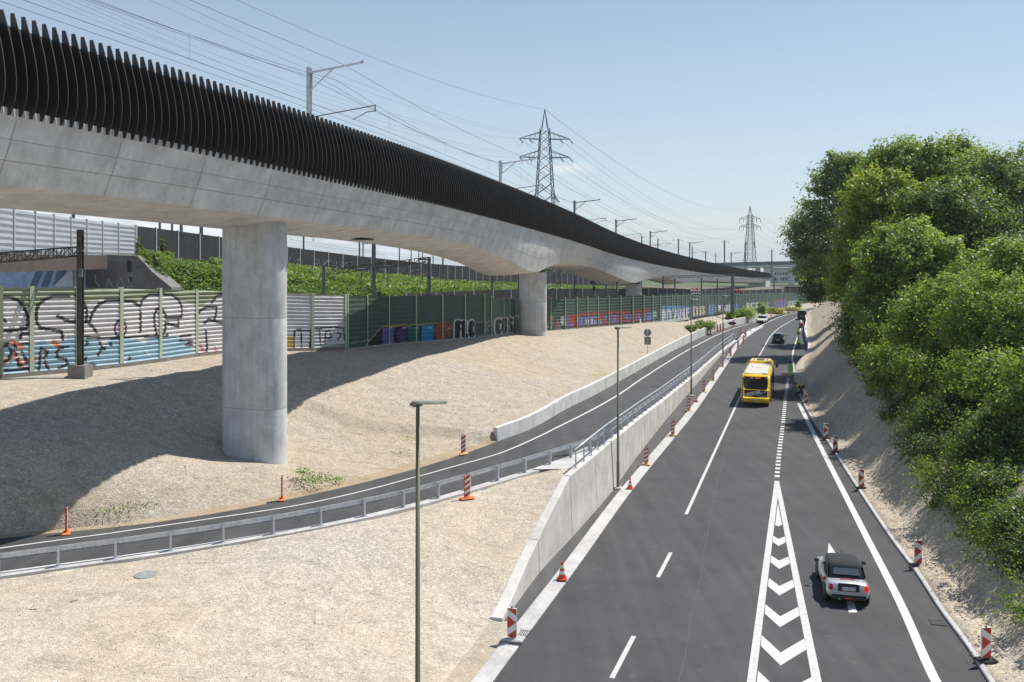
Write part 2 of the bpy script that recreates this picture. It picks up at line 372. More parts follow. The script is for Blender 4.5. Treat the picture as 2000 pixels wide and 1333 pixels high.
leafmat('leaf_yellow', (.27, .33, .05), (.42, .40, .06), (.20, .26, .05), .45)
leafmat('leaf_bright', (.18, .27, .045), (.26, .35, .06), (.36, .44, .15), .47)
leafmat('leaf_grass', (.11, .18, .025), (.17, .25, .035), (.21, .27, .07), .3)
# ================================================================ ground plan
from mathutils import noise as mnoise
# outer edge of the ramp, its inner edge (foot of the guard rail), the main road's kerbs, the noise fence ...
O_ = line_y([gp(0, 1052, 1.7), gp(300, 1021, 1.8), gp(600, 968, 1.9), gp(900, 889, 2.0), gp(973, 862, 2.05), gp(1039, 837, 2.05), gp(1110, 797, 1.95), gp(1146, 780, 1.85), gp(1219, 740, 1.45), gp(1348, 669, .7), gp(1424, 639, .2), gp(1478, 627, 0), gp(1530, 612, 0), gp(1570, 604, 0), (90, 243, 0), (125, 275, 0), (190, 315, 0)])
I_ = line_y([gp(0, 1127, 1.9), gp(350, 1078, 2.1), gp(640, 1028, 2.3), gp(800, 992, 2.4), gp(975, 942, 2.5), (2.2, 46.5, 2.6), (5.5, 51.4, 2.55), (7.55, 58.1, 2.2), (12.5, 73.3, 1.45), (20, 95.5, .8), (28, 119, .25), (36.2, 141, 0), (47, 168, 0), (64, 205, 0), (78, 224, 0), (102, 247, 0), (142, 279, 0), (205, 316, 0)])
WF = line_y([(-.35, 32.7, 0), (1.2, 37.9, 0), (2.96, 42.7, 0), (6, 51.4, 0), (8.06, 58.1, 0), (13, 73.3, 0), (20.5, 95.5, 0), (27.9, 117.5, 0), (36.7, 142, 0), (47.3, 168, 0), (64.3, 205, 0), (78.3, 224, 0), (102.3, 247, 0), (142.3, 279, 0), (205.3, 316, 0)])
KL = line_y([(-5.6, 15, 0), (-1.3, 28.1, 0), (2.25, 38.6, 0), (5.8, 49.4, 0), (15.7, 77.4, 0), (26.5, 110, 0), (37.3, 142.4, 0), (47.6, 168, 0), (64.5, 205, 0), (78.6, 224, 0), (102.7, 247, 0), (143, 279, 0), (206, 316, 0)])
KR = line_y([(12.6, 14, 0)]+[gp(*p) for p in ((1920, 1319), (1893, 1274), (1839, 1200), (1785, 1117), (1745, 1063), (1682, 969), (1619, 870), (1575, 802), (1560, 770), (1553, 747), (1549, 722), (1548, 697))]+[(42.5, 131, 0), (51.5, 156, 0), (57.8, 173.5, 0), (65, 195.4, 0), (73, 213, 0), (90, 232, 0), (117, 254, 0), (158, 282, 0), (222, 316, 0)])
AR = line_y([(12.8, 14, 0)]+[(gp(*p)[0]+.18, gp(*p)[1], 0) for p in ((1920, 1319), (1839, 1200), (1745, 1063), (1682, 969), (1619, 870), (1575, 802), (1560, 770), (1553, 747), (1549, 722))]+[(38.5, 114.3, 0), (52.4, 156, 0), (58.6, 173.5, 0), (66, 195.4, 0), (75, 213, 0), (92, 232, 0), (119, 254, 0), (160, 282, 0), (224, 316, 0)])
def fpx(x, y, h, px): d = h*FPX/px; return ((x-1000)*d/FPX, d, CAMH+(HOR-y)*d/FPX)
FENCE = [(-40, 33, 7.4), fpx(0, 740, 5.2, 178), fpx(236, 717.5, 5.05, 153), fpx(430, 691, 4.65, 122), fpx(675, 683, 4.5, 105), fpx(733, 676, 4.35, 96), fpx(874, 664, 4.25, 87), fpx(955, 657, 4.15, 80), fpx(1020, 651.5, 4.0, 67), fpx(1109, 644, 4.0, 62), fpx(1180, 638, 4.0, 57.5), fpx(1272, 630, 4.0, 53), (40.5, 172, 2.2), (57.6, 204, .6), (80.7, 245, -.2), (97, 264, -.2), (135, 291, -.2), (190, 330, -.2)]
F_ = line_y(FENCE)
BAR = [(-38.5, 60, 17.8), (-40, 68, 17.6), (-45.3, 105, 17.4), (-41.9, 125, 16.5), (-38.4, 150, 15.3), (-18.8, 200, 12.0), (-7.2, 235, 10.6), (22.2, 300, 7.6), (70.6, 400, 3.6)]
B_ = line_y(BAR)
LOW = [(-14.2, 115, 8.9), (-11.8, 125, 8.5), (.7, 150, 8.0), (12.7, 172, 7.3), (38, 215, 5.6), (85, 290, 2.6), (130, 340, 2.2)]
L_ = line_y([(-36, 60, 6.5), (-30, 80, 6.2), (-20, 100, 5.6)]+LOW)

Ys = np.concatenate([np.arange(12, 60, .4), np.arange(60, 130, .8), np.arange(130, 330, 2.5)])
def XZ(f): a = f(Ys); return a[0].copy(), a[1].copy()
ox, oz = XZ(O_); ix, iz = XZ(I_); wx, _ = XZ(WF); klx, _ = XZ(KL); krx, _ = XZ(KR); arx, _ = XZ(AR); fx, fz = XZ(F_); bx_, bz = XZ(B_); lx, lz = XZ(L_)
fz = np.maximum(fz, 0.1); oz = np.maximum(oz, 0); iz = np.maximum(iz, 0)
oz[Ys < 37] = 1.7; iz[Ys < 32] = 1.9
fx = np.minimum(fx, ox-5)
def step(a, b): return np.clip((Ys-a)/(b-a), 0, 1)
# outer retaining wall starts at Y ~ 53
wallO = step(54.6, 55.2)*(1-step(190, 200))
orx = ox-np.where(Ys < 54, 1.4, np.where(Ys < 55, .8, .36)); orz = oz+wallO*.55
# crest of the embankment
cx = fx+.33*(orx-fx); cz = fz-.35
cz = np.maximum(cz, orz+.05)
gw_ = np.interp(Ys, [30, 38, 43, 47, 55, 66], [-.6, -.6, -.1, .9, 1, 0.0]); mx_ = cx+.5*(orx-cx); mz2 = cz+(orz-cz)*(.5+.30*gw_)
# wing wall and retaining wall height on the inner side
def wtop(Y): return np.interp(Y, [32.4, 33.4, 37.9, 42.7, 51.4, 58.1, 73.3, 95.5, 119, 141], [.12, .30, 1.43, 3.0, 2.85, 2.46, 1.72, 1.0, .45, .15])
w1x = np.minimum(wx-.42, klx-.5); wt = wtop(Ys)
onwall = (Ys > 32.6) & (Ys < 142)
w1z = np.where(Ys < 32.6, .10, np.where(Ys < 46, wt-.12, np.maximum(iz, .02)))
w1x = np.where(Ys > 46, np.minimum(w1x, wx-.42), w1x)
# crest of the bank between ramp and road
B2 = line_y([(-19, 14, 1.9), (-14.5, 24.7, 1.9), (-12, 27.3, 1.95), (-9.3, 31.6, 2.1), (-3.4, 38, 2.4), (1.0, 44.6, 2.5), (2.3, 46.6, 2.6)])
b2x, b2z = XZ(B2)
far = Ys > 46.4
ixx = ix.copy()
b2x = np.where(far, w1x-.02, np.minimum(b2x, w1x-.05)); b2z = np.where(far, w1z, b2z)
b2x = np.maximum(b2x, ix+.02)
b2x = np.minimum(b2x, w1x-.01)
ixe = np.where(far, w1x-.04, np.minimum(ix, b2x-.01))
b2z = np.where(Ys < 46.4, np.minimum(b2z, np.maximum(iz, b2z)), b2z)
# right bank
s1 = step(104, 112)*(1-step(206, 214))     # small wall along the right edge
r0x = arx+.05; r0z = .10+0*arx+s1*.85
r1x = arx+1.1; r1z = .3+s1*1.0
top_z = np.interp(Ys, [12, 40, 80, 150, 200, 330], [5.6, 5.9, 6.3, 7.3, 7.2, 5]); run = np.interp(Ys, [12, 60, 150, 200], [6.9, 7.4, 8.6, 8.4])
r2x = arx+run; r3x = r2x+2.0
rowsets = dict(F=(fx, fz), C=(cx, cz), M=(mx_, mz2), OR=(orx, orz), O=(ox, oz), I=(ixe, iz), B=(b2x, b2z), W1=(w1x, w1z), W=(wx, 0*wx), KL=(klx, 0*klx), AR=(arx, 0*arx), R0=(r0x, r0z), R1=(r1x, r1z), R2=(r2x, top_z), R3=(r3x, top_z+.3))
def strip(name, keys, subs, m, bumpy=0.0, sel=None, **kw):
    """one sheet between break lines; subs = columns between each pair"""
    rows = []
    idx = range(len(Ys)) if sel is None else [i for i in range(len(Ys)) if sel(Ys[i])]
    for i in idx:
        row = []
        for k in range(len(keys)-1):
            a, b = rowsets[keys[k]], rowsets[keys[k+1]]
            for j in range(subs[k]):
                t = j/subs[k]; X = a[0][i]*(1-t)+b[0][i]*t; Z = a[1][i]*(1-t)+b[1][i]*t
                if bumpy and (j or k) and abs(b[0][i]-a[0][i]) > .6:
                    e = min(t, 1-t)*4 if subs[k] > 1 else 1; e = min(1, e+.15)
                    Z += bumpy*e*(mnoise.fractal(Vector((X*.35, Ys[i]*.35, 0)), 1.0, 2.0, 4)+.35*mnoise.noise(Vector((X*1.7, Ys[i]*1.7, 3))))
                row.append((X, Ys[i], Z))
        row.append((rowsets[keys[-1]][0][i], Ys[i], rowsets[keys[-1]][1][i]))
        rows.append(row)
    return MB().grid(rows).build(name, m, smooth=True, kind='structure', fixn=False, **kw)
strip('gravel_embankment', ['F', 'C', 'M', 'OR'], [8, 14, 14], ['gravel_bank'], .14)
# stretch of the embankment between its crest and the ramp is loose stone, its top is rolled gravel
strip('ramp_verge', ['OR', 'O'], [2], 'verge_sand')
strip('ramp_road', ['O', 'I'], [6], 'asphalt_ramp')
rowsets['T'] = (np.minimum(lx, fx-3), np.where(Ys > 112, np.maximum(lz-4.2, -.1), lz-.6)); rowsets['T2'] = (np.minimum(lx-.3, fx-3.3), np.where(Ys > 112, np.maximum(lz-.35, .3), lz))
crest = np.where(Ys < 98, 6.3, np.where(Ys < 106, 6.3+(Ys-98)/8*(bz-4.0-6.3), bz-4.0)); crest = np.maximum(crest, .5)
rowsets['BB'] = (np.minimum(bx_, lx-1.5), crest); rowsets['BC'] = (np.minimum(bx_, lx-1.5)-14, crest+.1); rowsets['BD'] = (np.minimum(bx_, lx-1.5)-400, crest*.3)
strip('track_bed', ['T', 'F'], [10], 'ballast', .05)
strip('railway_embankment', ['T2', 'BB', 'BC', 'BD'], [18, 4, 4], M_['leaf_grass'] if False else 'ballast', .1)
strip('gravel_bank', ['I', 'B', 'W1'], [5, 18], 'gravel_pale', .10, sel=lambda y: y < 47.5)
strip('road_strip', ['W', 'KL'], [1], 'asphalt_strip', sel=lambda y: y > 31.5)
rowsets['W0'] = (np.minimum(klx-.02, w1x+.3), 0*klx+.04)
strip('road_verge', ['W1', 'KL'], [3], 'gravel_plateau', sel=lambda y: y < 33)
strip('main_road', ['KL', 'AR'], [10], 'asphalt')
strip('right_bank', ['AR', 'R0', 'R1', 'R2', 'R3'], [1, 4, 26, 3], 'slope_sand', .20)
rowsets['R4'] = (r3x+45, top_z+1.5); rowsets['R5'] = (r3x+400, top_z+1)
strip('wood_floor', ['R3', 'R4', 'R5'], [6, 3], 'ballast', .2)
bmat_ = mat('far_ground', (.10, .13, .06), .95, var=.3, vscale=.01)
g = MB().grid([[(x, y, min(-.6, CAMH-.019*math.hypot(x, y))) for x in (-5000, -2500, -1200, -700, -300, 0, 300, 700, 1200, 2500, 5000)] for y in (-3000, -1200, -500, 12, 300, 600, 900, 1400, 2400, 5500)]).build('ground', 'far_ground', kind='structure')
# land under and behind the camera
MB().grid([[(x, y, z) for x, z in ((-60, 1.6), (-16, 1.6), (-6.6, .05), (-6.0, 0), (12.6, 0), (14, .2), (20, 5), (60, 6))] for y in (-40, 12.01)]).build('near_ground', 'asphalt', kind='structure')

# ---------------------------------------------------------------- kerbs
def kerb(name, f, y0, y1, prof, m, dy=.8, label=None):
    """prof: (offset to the right, height) outline swept along the line f"""
    rows = []
    for y in np.arange(y0, y1+.01, dy):
        X, Z = [float(k) for k in f(y)]; X2 = float(f(y+.1)[0]); n = Vector((.1, -(X2-X), 0)).normalized()
        rows.append([(X+n.x*o, y+n.y*o, Z+h) for o, h in prof])
    mb = MB().grid(rows)
    return mb.build(name, m, kind='structure')
kerb('kerb_gutter', KL, 13, 172, [(-.04, -.1), (-.04, .05), (.0, .075), (.22, .075), (.26, .028), (.62, .022), (.62, -.05)], 'concrete_kerb')
kerb('kerb_side', KR, 13, 113, [(.0, -.05), (.0, .11), (.03, .13), (.17, .13), (.19, .10), (.19, -.1)], 'concrete_kerb')
# dark joint between road and kerb
def ribbon(pts, w0, w1=None, z=.006, mb=None, up=None):
    """flat painted band along world points (X,Y) between offsets w0..w1 to the right"""
    mb = mb or MB(); P = [Vector((p[0], p[1], 0)) for p in pts]; rows = []
    if w1 is None: w0, w1 = -w0/2, w0/2
    for i, p in enumerate(P):
        t = (P[min(i+1, len(P)-1)]-P[max(i-1, 0)]).normalized(); n = Vector((t.y, -t.x, 0))
        zz = up(p) if up else z
        a, b = p+n*w0, p+n*w1; rows.append([(a.x, a.y, (up(a) if up else z)), (b.x, b.y, (up(b) if up else z))])
    return mb.grid(rows)
def dens(pts, step=1.2):
    a = arc([(p[0], p[1], p[2] if len(p) > 2 else 0) for p in pts]); n = max(2, int(a.length/step)+1); return [tuple(v) for v in a(np.linspace(0, a.length, n))]
tar = MB(); ribbon([(float(KR(y)[0])-.05, y) for y in np.arange(13, 113, .8)], .09, z=.008, mb=tar); ribbon([(float(KL(y)[0])+.68, y) for y in np.arange(13, 150, .8)], .05, z=.008, mb=tar)
tar.build('road_joint', 'joint', kind='structure', fixn=False)

seam = MB()
ribbon([(float(KL(y)[0])+(float(KR(y)[0])-float(KL(y)[0]))*.40+.02*math.sin(y*.9), y) for y in np.arange(13, 150, .9)], .035, z=.005, mb=seam)
for y in (24.5, 61, 98): ribbon([(float(KL(y)[0])+.8+q*(float(KR(y)[0])-float(KL(y)[0])-.9)/8, y+.2*math.sin(q*2.1)-q*.5) for q in range(9)], .03, z=.0052, mb=seam)
seam.build('road_seam', 'joint', kind='structure', fixn=False)
# ---------------------------------------------------------------- road markings
def Z3(px): return 1440+px[0]/3.31, 930+px[1]/3.307
def gpoly(mb, poly, z=.007):
    vs = [gp(*p) for p in poly]; vs = [(v[0], v[1], z) for v in vs]; mb.add(vs, [tuple(range(len(vs)))])
lane = MB()
for a, b in (((1195, 1325), (1238, 1243)), ((1285, 1128), (1310, 1080))):
    ribbon(dens([gp(*a), gp(*b)]), .17, mb=lane, z=.007)
for q in ((-.92, -2.9), (-3.75, -11.6)): pass
p0, p1 = Vector(gp(1195, 1325)), Vector(gp(1310, 1080)); dr = (p1-p0).normalized()
ribbon([(p0-dr*9)[:2], (p0-dr*6)[:2]], .17, mb=lane, z=.007)
lp = [gp(*p) for p in ((1340, 1005), (1415.6, 840), (1448, 770), (1478.6, 703), (1491, 681), (1504, 658.5), (1520.5, 642), (1537.6, 631.5), (1559, 620))]
ribbon(dens(lp), .17, mb=lane, z=.007)
lane.build('lane_marking', 'paint_line', kind='structure', fixn=False)
div = MB()
ribbon(dens([gp(*p) for p in ((1424, 668), (1440, 655), (1480, 638.7), (1537.6, 615), (1569, 608.3))]), .2, mb=div, z=.008)
ribbon(dens([gp(*p) for p in ((1437, 668), (1452, 655), (1486, 637.5))]), .2, mb=div, z=.008)
for a, b, c, d in (((1446, 656), (1450, 660), (1457, 655), (1452, 652)), ((1456, 650), (1460, 653), (1467, 649), (1462, 646)), ((1466, 645.5), (1470, 648), (1478, 643), (1473, 641.5))): gpoly(div, (a, b, c, d), .009)
div.build('diverge_marking', 'paint_white', kind='structure', fixn=False)
edge = MB()
ep = [gp(*p) for p in ((1835, 1345), (1822, 1320), (1764, 1190), (1695, 1054), (1645, 956), (1600, 868), (1560, 788))]
e0 = Vector(ep[0]); e1 = Vector(ep[1]); ep = [tuple(e0+(e0-e1).normalized()*10)]+ep
ribbon(dens(ep), .33, mb=edge, z=.007)
ribbon([(float(KR(y)[0])-.02, y) for y in np.arange(114, 214, 2)], .2, z=.008, mb=edge)
edge.build('edge_line', 'paint_white', kind='structure', fixn=False)
blk = MB(); bp_ = arc([gp(*p) for p in ((1517.5, 934), (1521, 893), (1528, 838), (1534, 781), (1540, 737))]); s = .2
while s < bp_.length-.6:
    a, b = bp_([s])[0], bp_([s+.52])[0]; ribbon([a[:2], b[:2]], .3, mb=blk, z=.007); s += 1.04
blk.build('block_marking', 'paint_white', kind='structure', fixn=False)
gore = MB()
L_out = [Z3(p) for p in ((241, 33), (60, 1345))]; L_in = [Z3(p) for p in ((261, 138), (117, 1345))]; R_out = [Z3(p) for p in ((270, 33), (549, 1345))]; R_in = [Z3(p) for p in ((262, 138), (489, 1345))]
def ext(a, b, k): A, B = Vector(gp(*a)), Vector(gp(*b)); return tuple(B+(B-A).normalized()*k)
def quadw(mb, vs, z): mb.add([(v[0], v[1], z) for v in vs], [tuple(range(len(vs)))])
quadw(gore, [gp(*L_out[0]), gp(*L_in[0]), ext(L_in[0], L_in[1], 12), ext(L_out[0], L_out[1], 12)], .007)
quadw(gore, [gp(*R_out[0]), gp(*R_in[0]), ext(R_in[0], R_in[1], 12), ext(R_out[0], R_out[1], 12)], .007)
quadw(gore, [gp(*L_out[0]), gp(*R_out[0]), gp(*R_in[0])], .0072)
gore.build('gore_line', 'paint_line', kind='structure', fixn=False)
chv = MB()
for poly in (((262, 175), (290, 315), (266, 327), (245, 318)), ((233, 388), (268, 408), (267, 453), (231, 428)), ((268, 408), (307, 392), (313, 430), (267, 453)),
             ((220, 515), (270, 548), (272, 602), (214, 558)), ((270, 548), (330, 522), (340, 565), (272, 602)), ((205, 660), (272, 712), (273, 773), (197, 712)), ((272, 712), (358, 672), (369, 718), (273, 773)),
             ((182, 830), (277, 908), (276, 978), (178, 890)), ((277, 908), (392, 848), (404, 902), (276, 978)), ((158, 1030), (280, 1142), (280, 1225), (152, 1098)), ((280, 1142), (432, 1052), (446, 1122), (280, 1225)),
             ((135, 1260), (282, 1400), (283, 1500), (125, 1345)), ((282, 1400), (482, 1300), (500, 1385), (283, 1500))):
    gpoly(chv, [Z3(p) for p in poly], .0075)
chv.build('chevron_marking', 'paint_white', kind='structure', fixn=False)
arr = MB()
gpoly(arr, ((1650.5, 1165), (1664.5, 1165), (1674, 1197), (1658, 1197))); gpoly(arr, ((1633, 1108), (1644, 1108), (1664.5, 1165), (1650.5, 1165)))
gpoly(arr, ((1618.5, 1060.5), (1634, 1083), (1655, 1108), (1614, 1108)))
arr.build('arrow_marking', 'paint_white', kind='structure', fixn=False)
# ramp lines follow the ramp's surface
def ramp_up(p):
    y = p.y; xo, zo = [float(k) for k in O_(y)]; 
    i = np.searchsorted(Ys, y); i = min(max(i, 1), len(Ys)-1); t = (y-Ys[i-1])/(Ys[i]-Ys[i-1])
    ixv = ixe[i-1]*(1-t)+ixe[i]*t; izv = iz[i-1]*(1-t)+iz[i]*t; oxv = ox[i-1]*(1-t)+ox[i]*t; ozv = oz[i-1]*(1-t)+oz[i]*t
    u = (p.x-oxv)/(ixv-oxv); return ozv+(izv-ozv)*u+.012
rl = MB()
def on_ramp(px):
    z = 1.9
    for _ in range(12): q = gp(px[0], px[1], z); z = ramp_up(Vector(q))-.012
    return gp(px[0], px[1], z)
ol = [on_ramp(p) for p in ((0, 1071.5), (210, 1043), (390, 1017), (600, 984), (900, 908), (973, 887), (1089, 835), (1194, 780), (1254, 740), (1357, 677), (1424, 645), (1473, 630), (1495, 622.5), (1536, 612.8), (1568, 606))]
o0, o1 = Vector(ol[0]), Vector(ol[1]); ol = [tuple(o0+(o0-o1).normalized()*12)]+ol
ribbon(dens(ol, .8), .17, mb=rl, up=ramp_up)
def inner_line(off, y0, y1, st=.35):
    pts = []
    for y in np.arange(y0, y1, st):
        X = float(I_(y)[0]); X2 = float(I_(y+.1)[0]); n = Vector((.1, -(X2-X), 0)).normalized(); pts.append((X-n.x*off, y-n.y*off))
    return pts
ribbon(inner_line(.42, 28, 141), .17, mb=rl, up=ramp_up)
rl.build('ramp_marking', 'paint_white', kind='structure', fixn=False)

# ---------------------------------------------------------------- retaining wall between the roads
def sweep_wall(y0, y1, f, topf, basef, thick, batter=.04, dy=.5):
    rows = []
    ys = np.arange(y0, y1+.001, dy)
    for y in ys:
        X = float(f(y)[0]); X2 = float(f(y+.1)[0]); n = Vector((.1, -(X2-X), 0)).normalized(); t = topf(y); b = basef(y); h = t-b
        pr = [(0, b-.3), (0, b), (-batter*h, t-.03), (-batter*h-.03, t), (-thick+.03, t), (-thick, t-.03), (-thick, b-.3)]
        rows.append([(X+n.x*o, y+n.y*o, z) for o, z in pr])
    return rows
rw = thing('retaining_wall', (3, 42.7, 0), 'long pale concrete retaining wall rising between the ramp and the main road, with a sloping end', 'retaining wall')
seams = [32.7, 37.9, 42.7, 47.4, 51.4, 54.7, 58.1, 61.8, 65.6, 69.4, 73.3, 77.5, 82, 86.5, 91, 95.5, 100.3, 105.2, 110, 117, 124, 131, 141]
for a, b in zip(seams, seams[1:]):
    n = max(2, int((b-a)/.6)); mb = MB(); rows = sweep_wall(a+.012, b-.012+.0001, WF, lambda y: float(wtop(y)), lambda y: 0, .45 if b > 45 else .5, dy=(b-a-.024)/n)
    mb.grid(rows); nn = len(rows[0]); mb.f.append(tuple(range(nn))); mb.m.append(0); mb.f.append(tuple(range(len(mb.v)-1, len(mb.v)-nn-1, -1))); mb.m.append(0)
    mb.build('wall_block', 'concrete_wall', rw, world=True)
mb = MB()
for q in seams[1:-1]:
    X = float(WF(q)[0]); X2 = float(WF(q+.1)[0]); n = Vector((.1, -(X2-X), 0)).normalized(); t_ = Vector((n.y*-1, n.x, 0)); h = float(wtop(q)); w_ = .016 if q > 50 else .02
    A = Vector((X, q, 0)); mb.add([A+n*.004-t_*w_, A+n*.004+t_*w_, A+n*(-.04*h+.004)+t_*w_+Vector((0, 0, h-.03)), A+n*(-.04*h+.004)-t_*w_+Vector((0, 0, h-.03))], [(0, 1, 2, 3)])
    mb.add([A+n*(-.04*h-.03)+Vector((0, 0, h+.004))-t_*w_, A+n*(-.04*h-.03)+Vector((0, 0, h+.004))+t_*w_, A-n*.44+Vector((0, 0, h+.004))+t_*w_, A-n*.44+Vector((0, 0, h+.004))-t_*w_], [(0, 1, 2, 3)])
mb.build('wall_joint', 'joint', rw, world=True, kind='stuff')
# dark core seen in the joints
mb = MB(); mb.grid([[(p[0]+(-.06 if k < 3 else .06 if k > 4 else 0), p[1], p[2]-(.05 if 2 < k < 5 else 0)) for k, p in enumerate(r)][1:6] for r in sweep_wall(33, 140.5, WF, lambda y: float(wtop(y)), lambda y: 0, .45, dy=.8)]); mb.build('wall_core', 'joint', rw, world=True)
# paving slab behind the top of the wall
sl = MB(); sl.grid([[(x, y, 2.72-(.0)) for x in (a, b)] for y, a, b in ((45.2, 1.0, 3.3), (48.0, 3.0, 4.4), (50.5, 4.3, 5.3))]); sl.build('top_slab', 'concrete_kerb', rw, world=True)
# cast kerb under the guard rail
kb = MB(); rows = []
for y in np.arange(27, 140, .35):
    X, Z = [float(k) for k in I_(y)]; X2 = float(I_(y+.1)[0]); n = Vector((.1, -(X2-X), 0)).normalized()
    rows.append([(X+n.x*o, y+n.y*o, Z+h) for o, h in ((-.18, -.2), (-.18, .10), (.28, .10), (.28, -.2))])
kb.grid(rows); kb.build('ramp_kerb', 'concrete_kerb', kind='structure')

# outer wall of the ramp
ow = thing('parapet_wall', (float(O_(53)[0]), 53, 2), 'low white concrete parapet wall along the outer edge of the ramp, below the gravel bank', 'wall')
s0 = 52.9
seam2 = [55.1]+list(np.arange(59.5, 190, 4.6))
def ozf(y): return float(np.interp(y, Ys, oz))
def otop(y): return ozf(y)+float(np.interp(y, [55, 70, 110, 140, 190], [.86, 1.0, 1.1, 1.25, 1.3]))
concrete('concrete_tag', .45, stain=.8)
for a, b in zip(seam2, seam2[1:]):
    rows = []
    for y in np.linspace(a+.02, b-.02, 4):
        X = float(O_(y)[0]); X2 = float(O_(y+.1)[0]); n = Vector((.1, -(X2-X), 0)).normalized(); t = otop(y); z0 = ozf(y)
        rows.append([(X+n.x*o, y+n.y*o, z) for o, z in ((0, z0-.2), (0, z0), (-.03, t-.02), (-.05, t), (-.30, t), (-.32, t-.02), (-.34, z0-.2))])
    mb = MB(); mb.grid(rows); nn = 7; mb.f += [tuple(range(nn)), tuple(range(len(mb.v)-1, len(mb.v)-nn-1, -1))]; mb.m += [0, 0]
    o = mb.build('wall_block', 'concrete_new', ow, world=True)
    if 134 < a < 152: o.data.materials[0] = mat('painted_wall_%d' % int(a), ((.38, .55, .48), (.50, .62, .50), (.62, .60, .62), (.55, .40, .45))[int((a-134)/4.6) % 4], .8, var=.25, vscale=1.6, col2=(.62, .60, .56)); o['label'] = 'wall block painted with pale graffiti'
    mb = MB()
# small wall on the right edge
rwl = thing('verge_wall', (38.7, 114.5, 0), 'low pale concrete wall at the right edge of the road, holding back the sandy slope', 'wall')
for a, b in zip(np.arange(113, 206, 8.0), np.arange(121, 214, 8.0)):
    rows = []
    for y in np.linspace(a+.02, b-.02, 5):
        X = float(AR(y)[0]); X2 = float(AR(y+.1)[0]); n = Vector((.1, -(X2-X), 0)).normalized()
        rows.append([(X+n.x*o, y+n.y*o, z) for o, z in ((0, -.2), (0, .98), (.04, 1.02), (.42, 1.02), (.46, .98), (.46, -.2))])
    mb = MB(); mb.grid(rows); nn = 6; mb.f += [tuple(range(nn)), tuple(range(len(mb.v)-1, len(mb.v)-nn-1, -1))]; mb.m += [0, 0]
    mb.build('wall_block', 'concrete_new', rwl, world=True)

# ---------------------------------------------------------------- guard rail and hand rail
def on_I(y, off=0.0):
    X, Z = [float(k) for k in I_(y)]; X2 = float(I_(y+.1)[0]); t = Vector((X2-X, .1, 0)).normalized(); n = Vector((t.y, -t.x, 0))
    return Vector((X, y, Z+.10))+n*off, t, n
ga = arc([on_I(y)[0] for y in np.arange(28, 140, .25)])
gr = thing('guard_rail', tuple(ga([0])[0]), 'galvanised steel guard rail on posts along the inner edge of the ramp', 'guard rail')
gq = ga(np.arange(0, ga.length-.5, .8))
rows = []; rows2 = []
for i, p in enumerate(gq):
    t = Vector(gq[min(i+1, len(gq)-1)]-gq[max(i-1, 0)]); t.z = 0; t.normalize(); n = Vector((t.y, -t.x, 0)); p = Vector(p)
    rows.append([tuple(p+n*o+Vector((0, 0, z))) for o, z in ((-.13, .49), (-.19, .51), (-.20, .55), (-.15, .575), (-.15, .62), (-.20, .645), (-.20, .70), (-.15, .73), (-.11, .735), (-.13, .69), (-.13, .53))])
mb = MB(); mb.grid(rows); mb.build('rail_beam', 'galv', gr, world=True)
s = .4; k = 0
while s < ga.length-1:
    p = Vector(ga([s])[0]); q = Vector(ga([s+.1])[0])-p; a = math.atan2(q.y, q.x); M = Matrix.Rotation(a, 3, 'Z'); mb = MB()
    mb.box(p+Vector((0, 0, .36)), (.012, .13, .70), M); mb.box(p+M@Vector((0, .065, .36)), (.075, .01, .70), M); mb.box(p+M@Vector((0, -.065, .36)), (.075, .01, .70), M); mb.box(p+Vector((0, 0, .012)), (.22, .26, .02), M)
    mb.build('post', 'galv', gr, world=True); s += 1.98 if s < 48 else 2.66
hr = thing('hand_rail', (3, 45, 2.9), 'galvanised steel hand rail standing on top of the retaining wall', 'hand rail')
def on_W(y): X = float(WF(y)[0]); return Vector((X-.32, y, float(wtop(y))))
hp = [on_W(44.2)+Vector((0, 0, .95))]+[on_W(y)+Vector((0, 0, 1.05)) for y in np.arange(48.5, 141, 1.0)]
mb = MB(); mb.tube(hp, .05, 8); mb.build('top_rail', 'galv', hr, world=True, smooth=True)
mb = MB(); mb.tube([on_W(y)+Vector((0, 0, .55)) for y in np.arange(52, 141, 1.0)], .022, 6); mb.build('middle_rail', 'galv', hr, world=True)
for y in list(np.arange(44.4, 50, 1.5))+list(np.arange(50.4, 140, 1.9)):
    p = on_W(y); h = .9 if y < 48 else 1.03; mb = MB(); mb.box(p+Vector((0, 0, h/2)), (.07, .025, h)); mb.box(p+Vector((0, 0, .012)), (.2, .14, .02)); mb.build('post', 'galv', hr, world=True)
# ================================================================ viaduct
S_ = .921
def edgept(px, ytop, d): return ((px-1000)*d/FPX, d, CAMH+(HOR-ytop)*d/FPX)
VE = [(-22.0, 2, 22.1), (-19.6, 18, 22.1), edgept(17, 19, 28.6), edgept(100, 47, 30.6), edgept(370, 138, 37.4), edgept(520, 189, 42.5), edgept(693, 249, 50.6), edgept(828, 296, 60), edgept(960, 347, 73.8), edgept(1110, 409, 99.6), edgept(1203, 454, 134), edgept(1273, 481, 172), edgept(1370, 508, 236), edgept(1440, 523, 290), edgept(1506, 534, 345)]
va = arc(VE)
vsam = va(np.arange(0, va.length, .5)); 
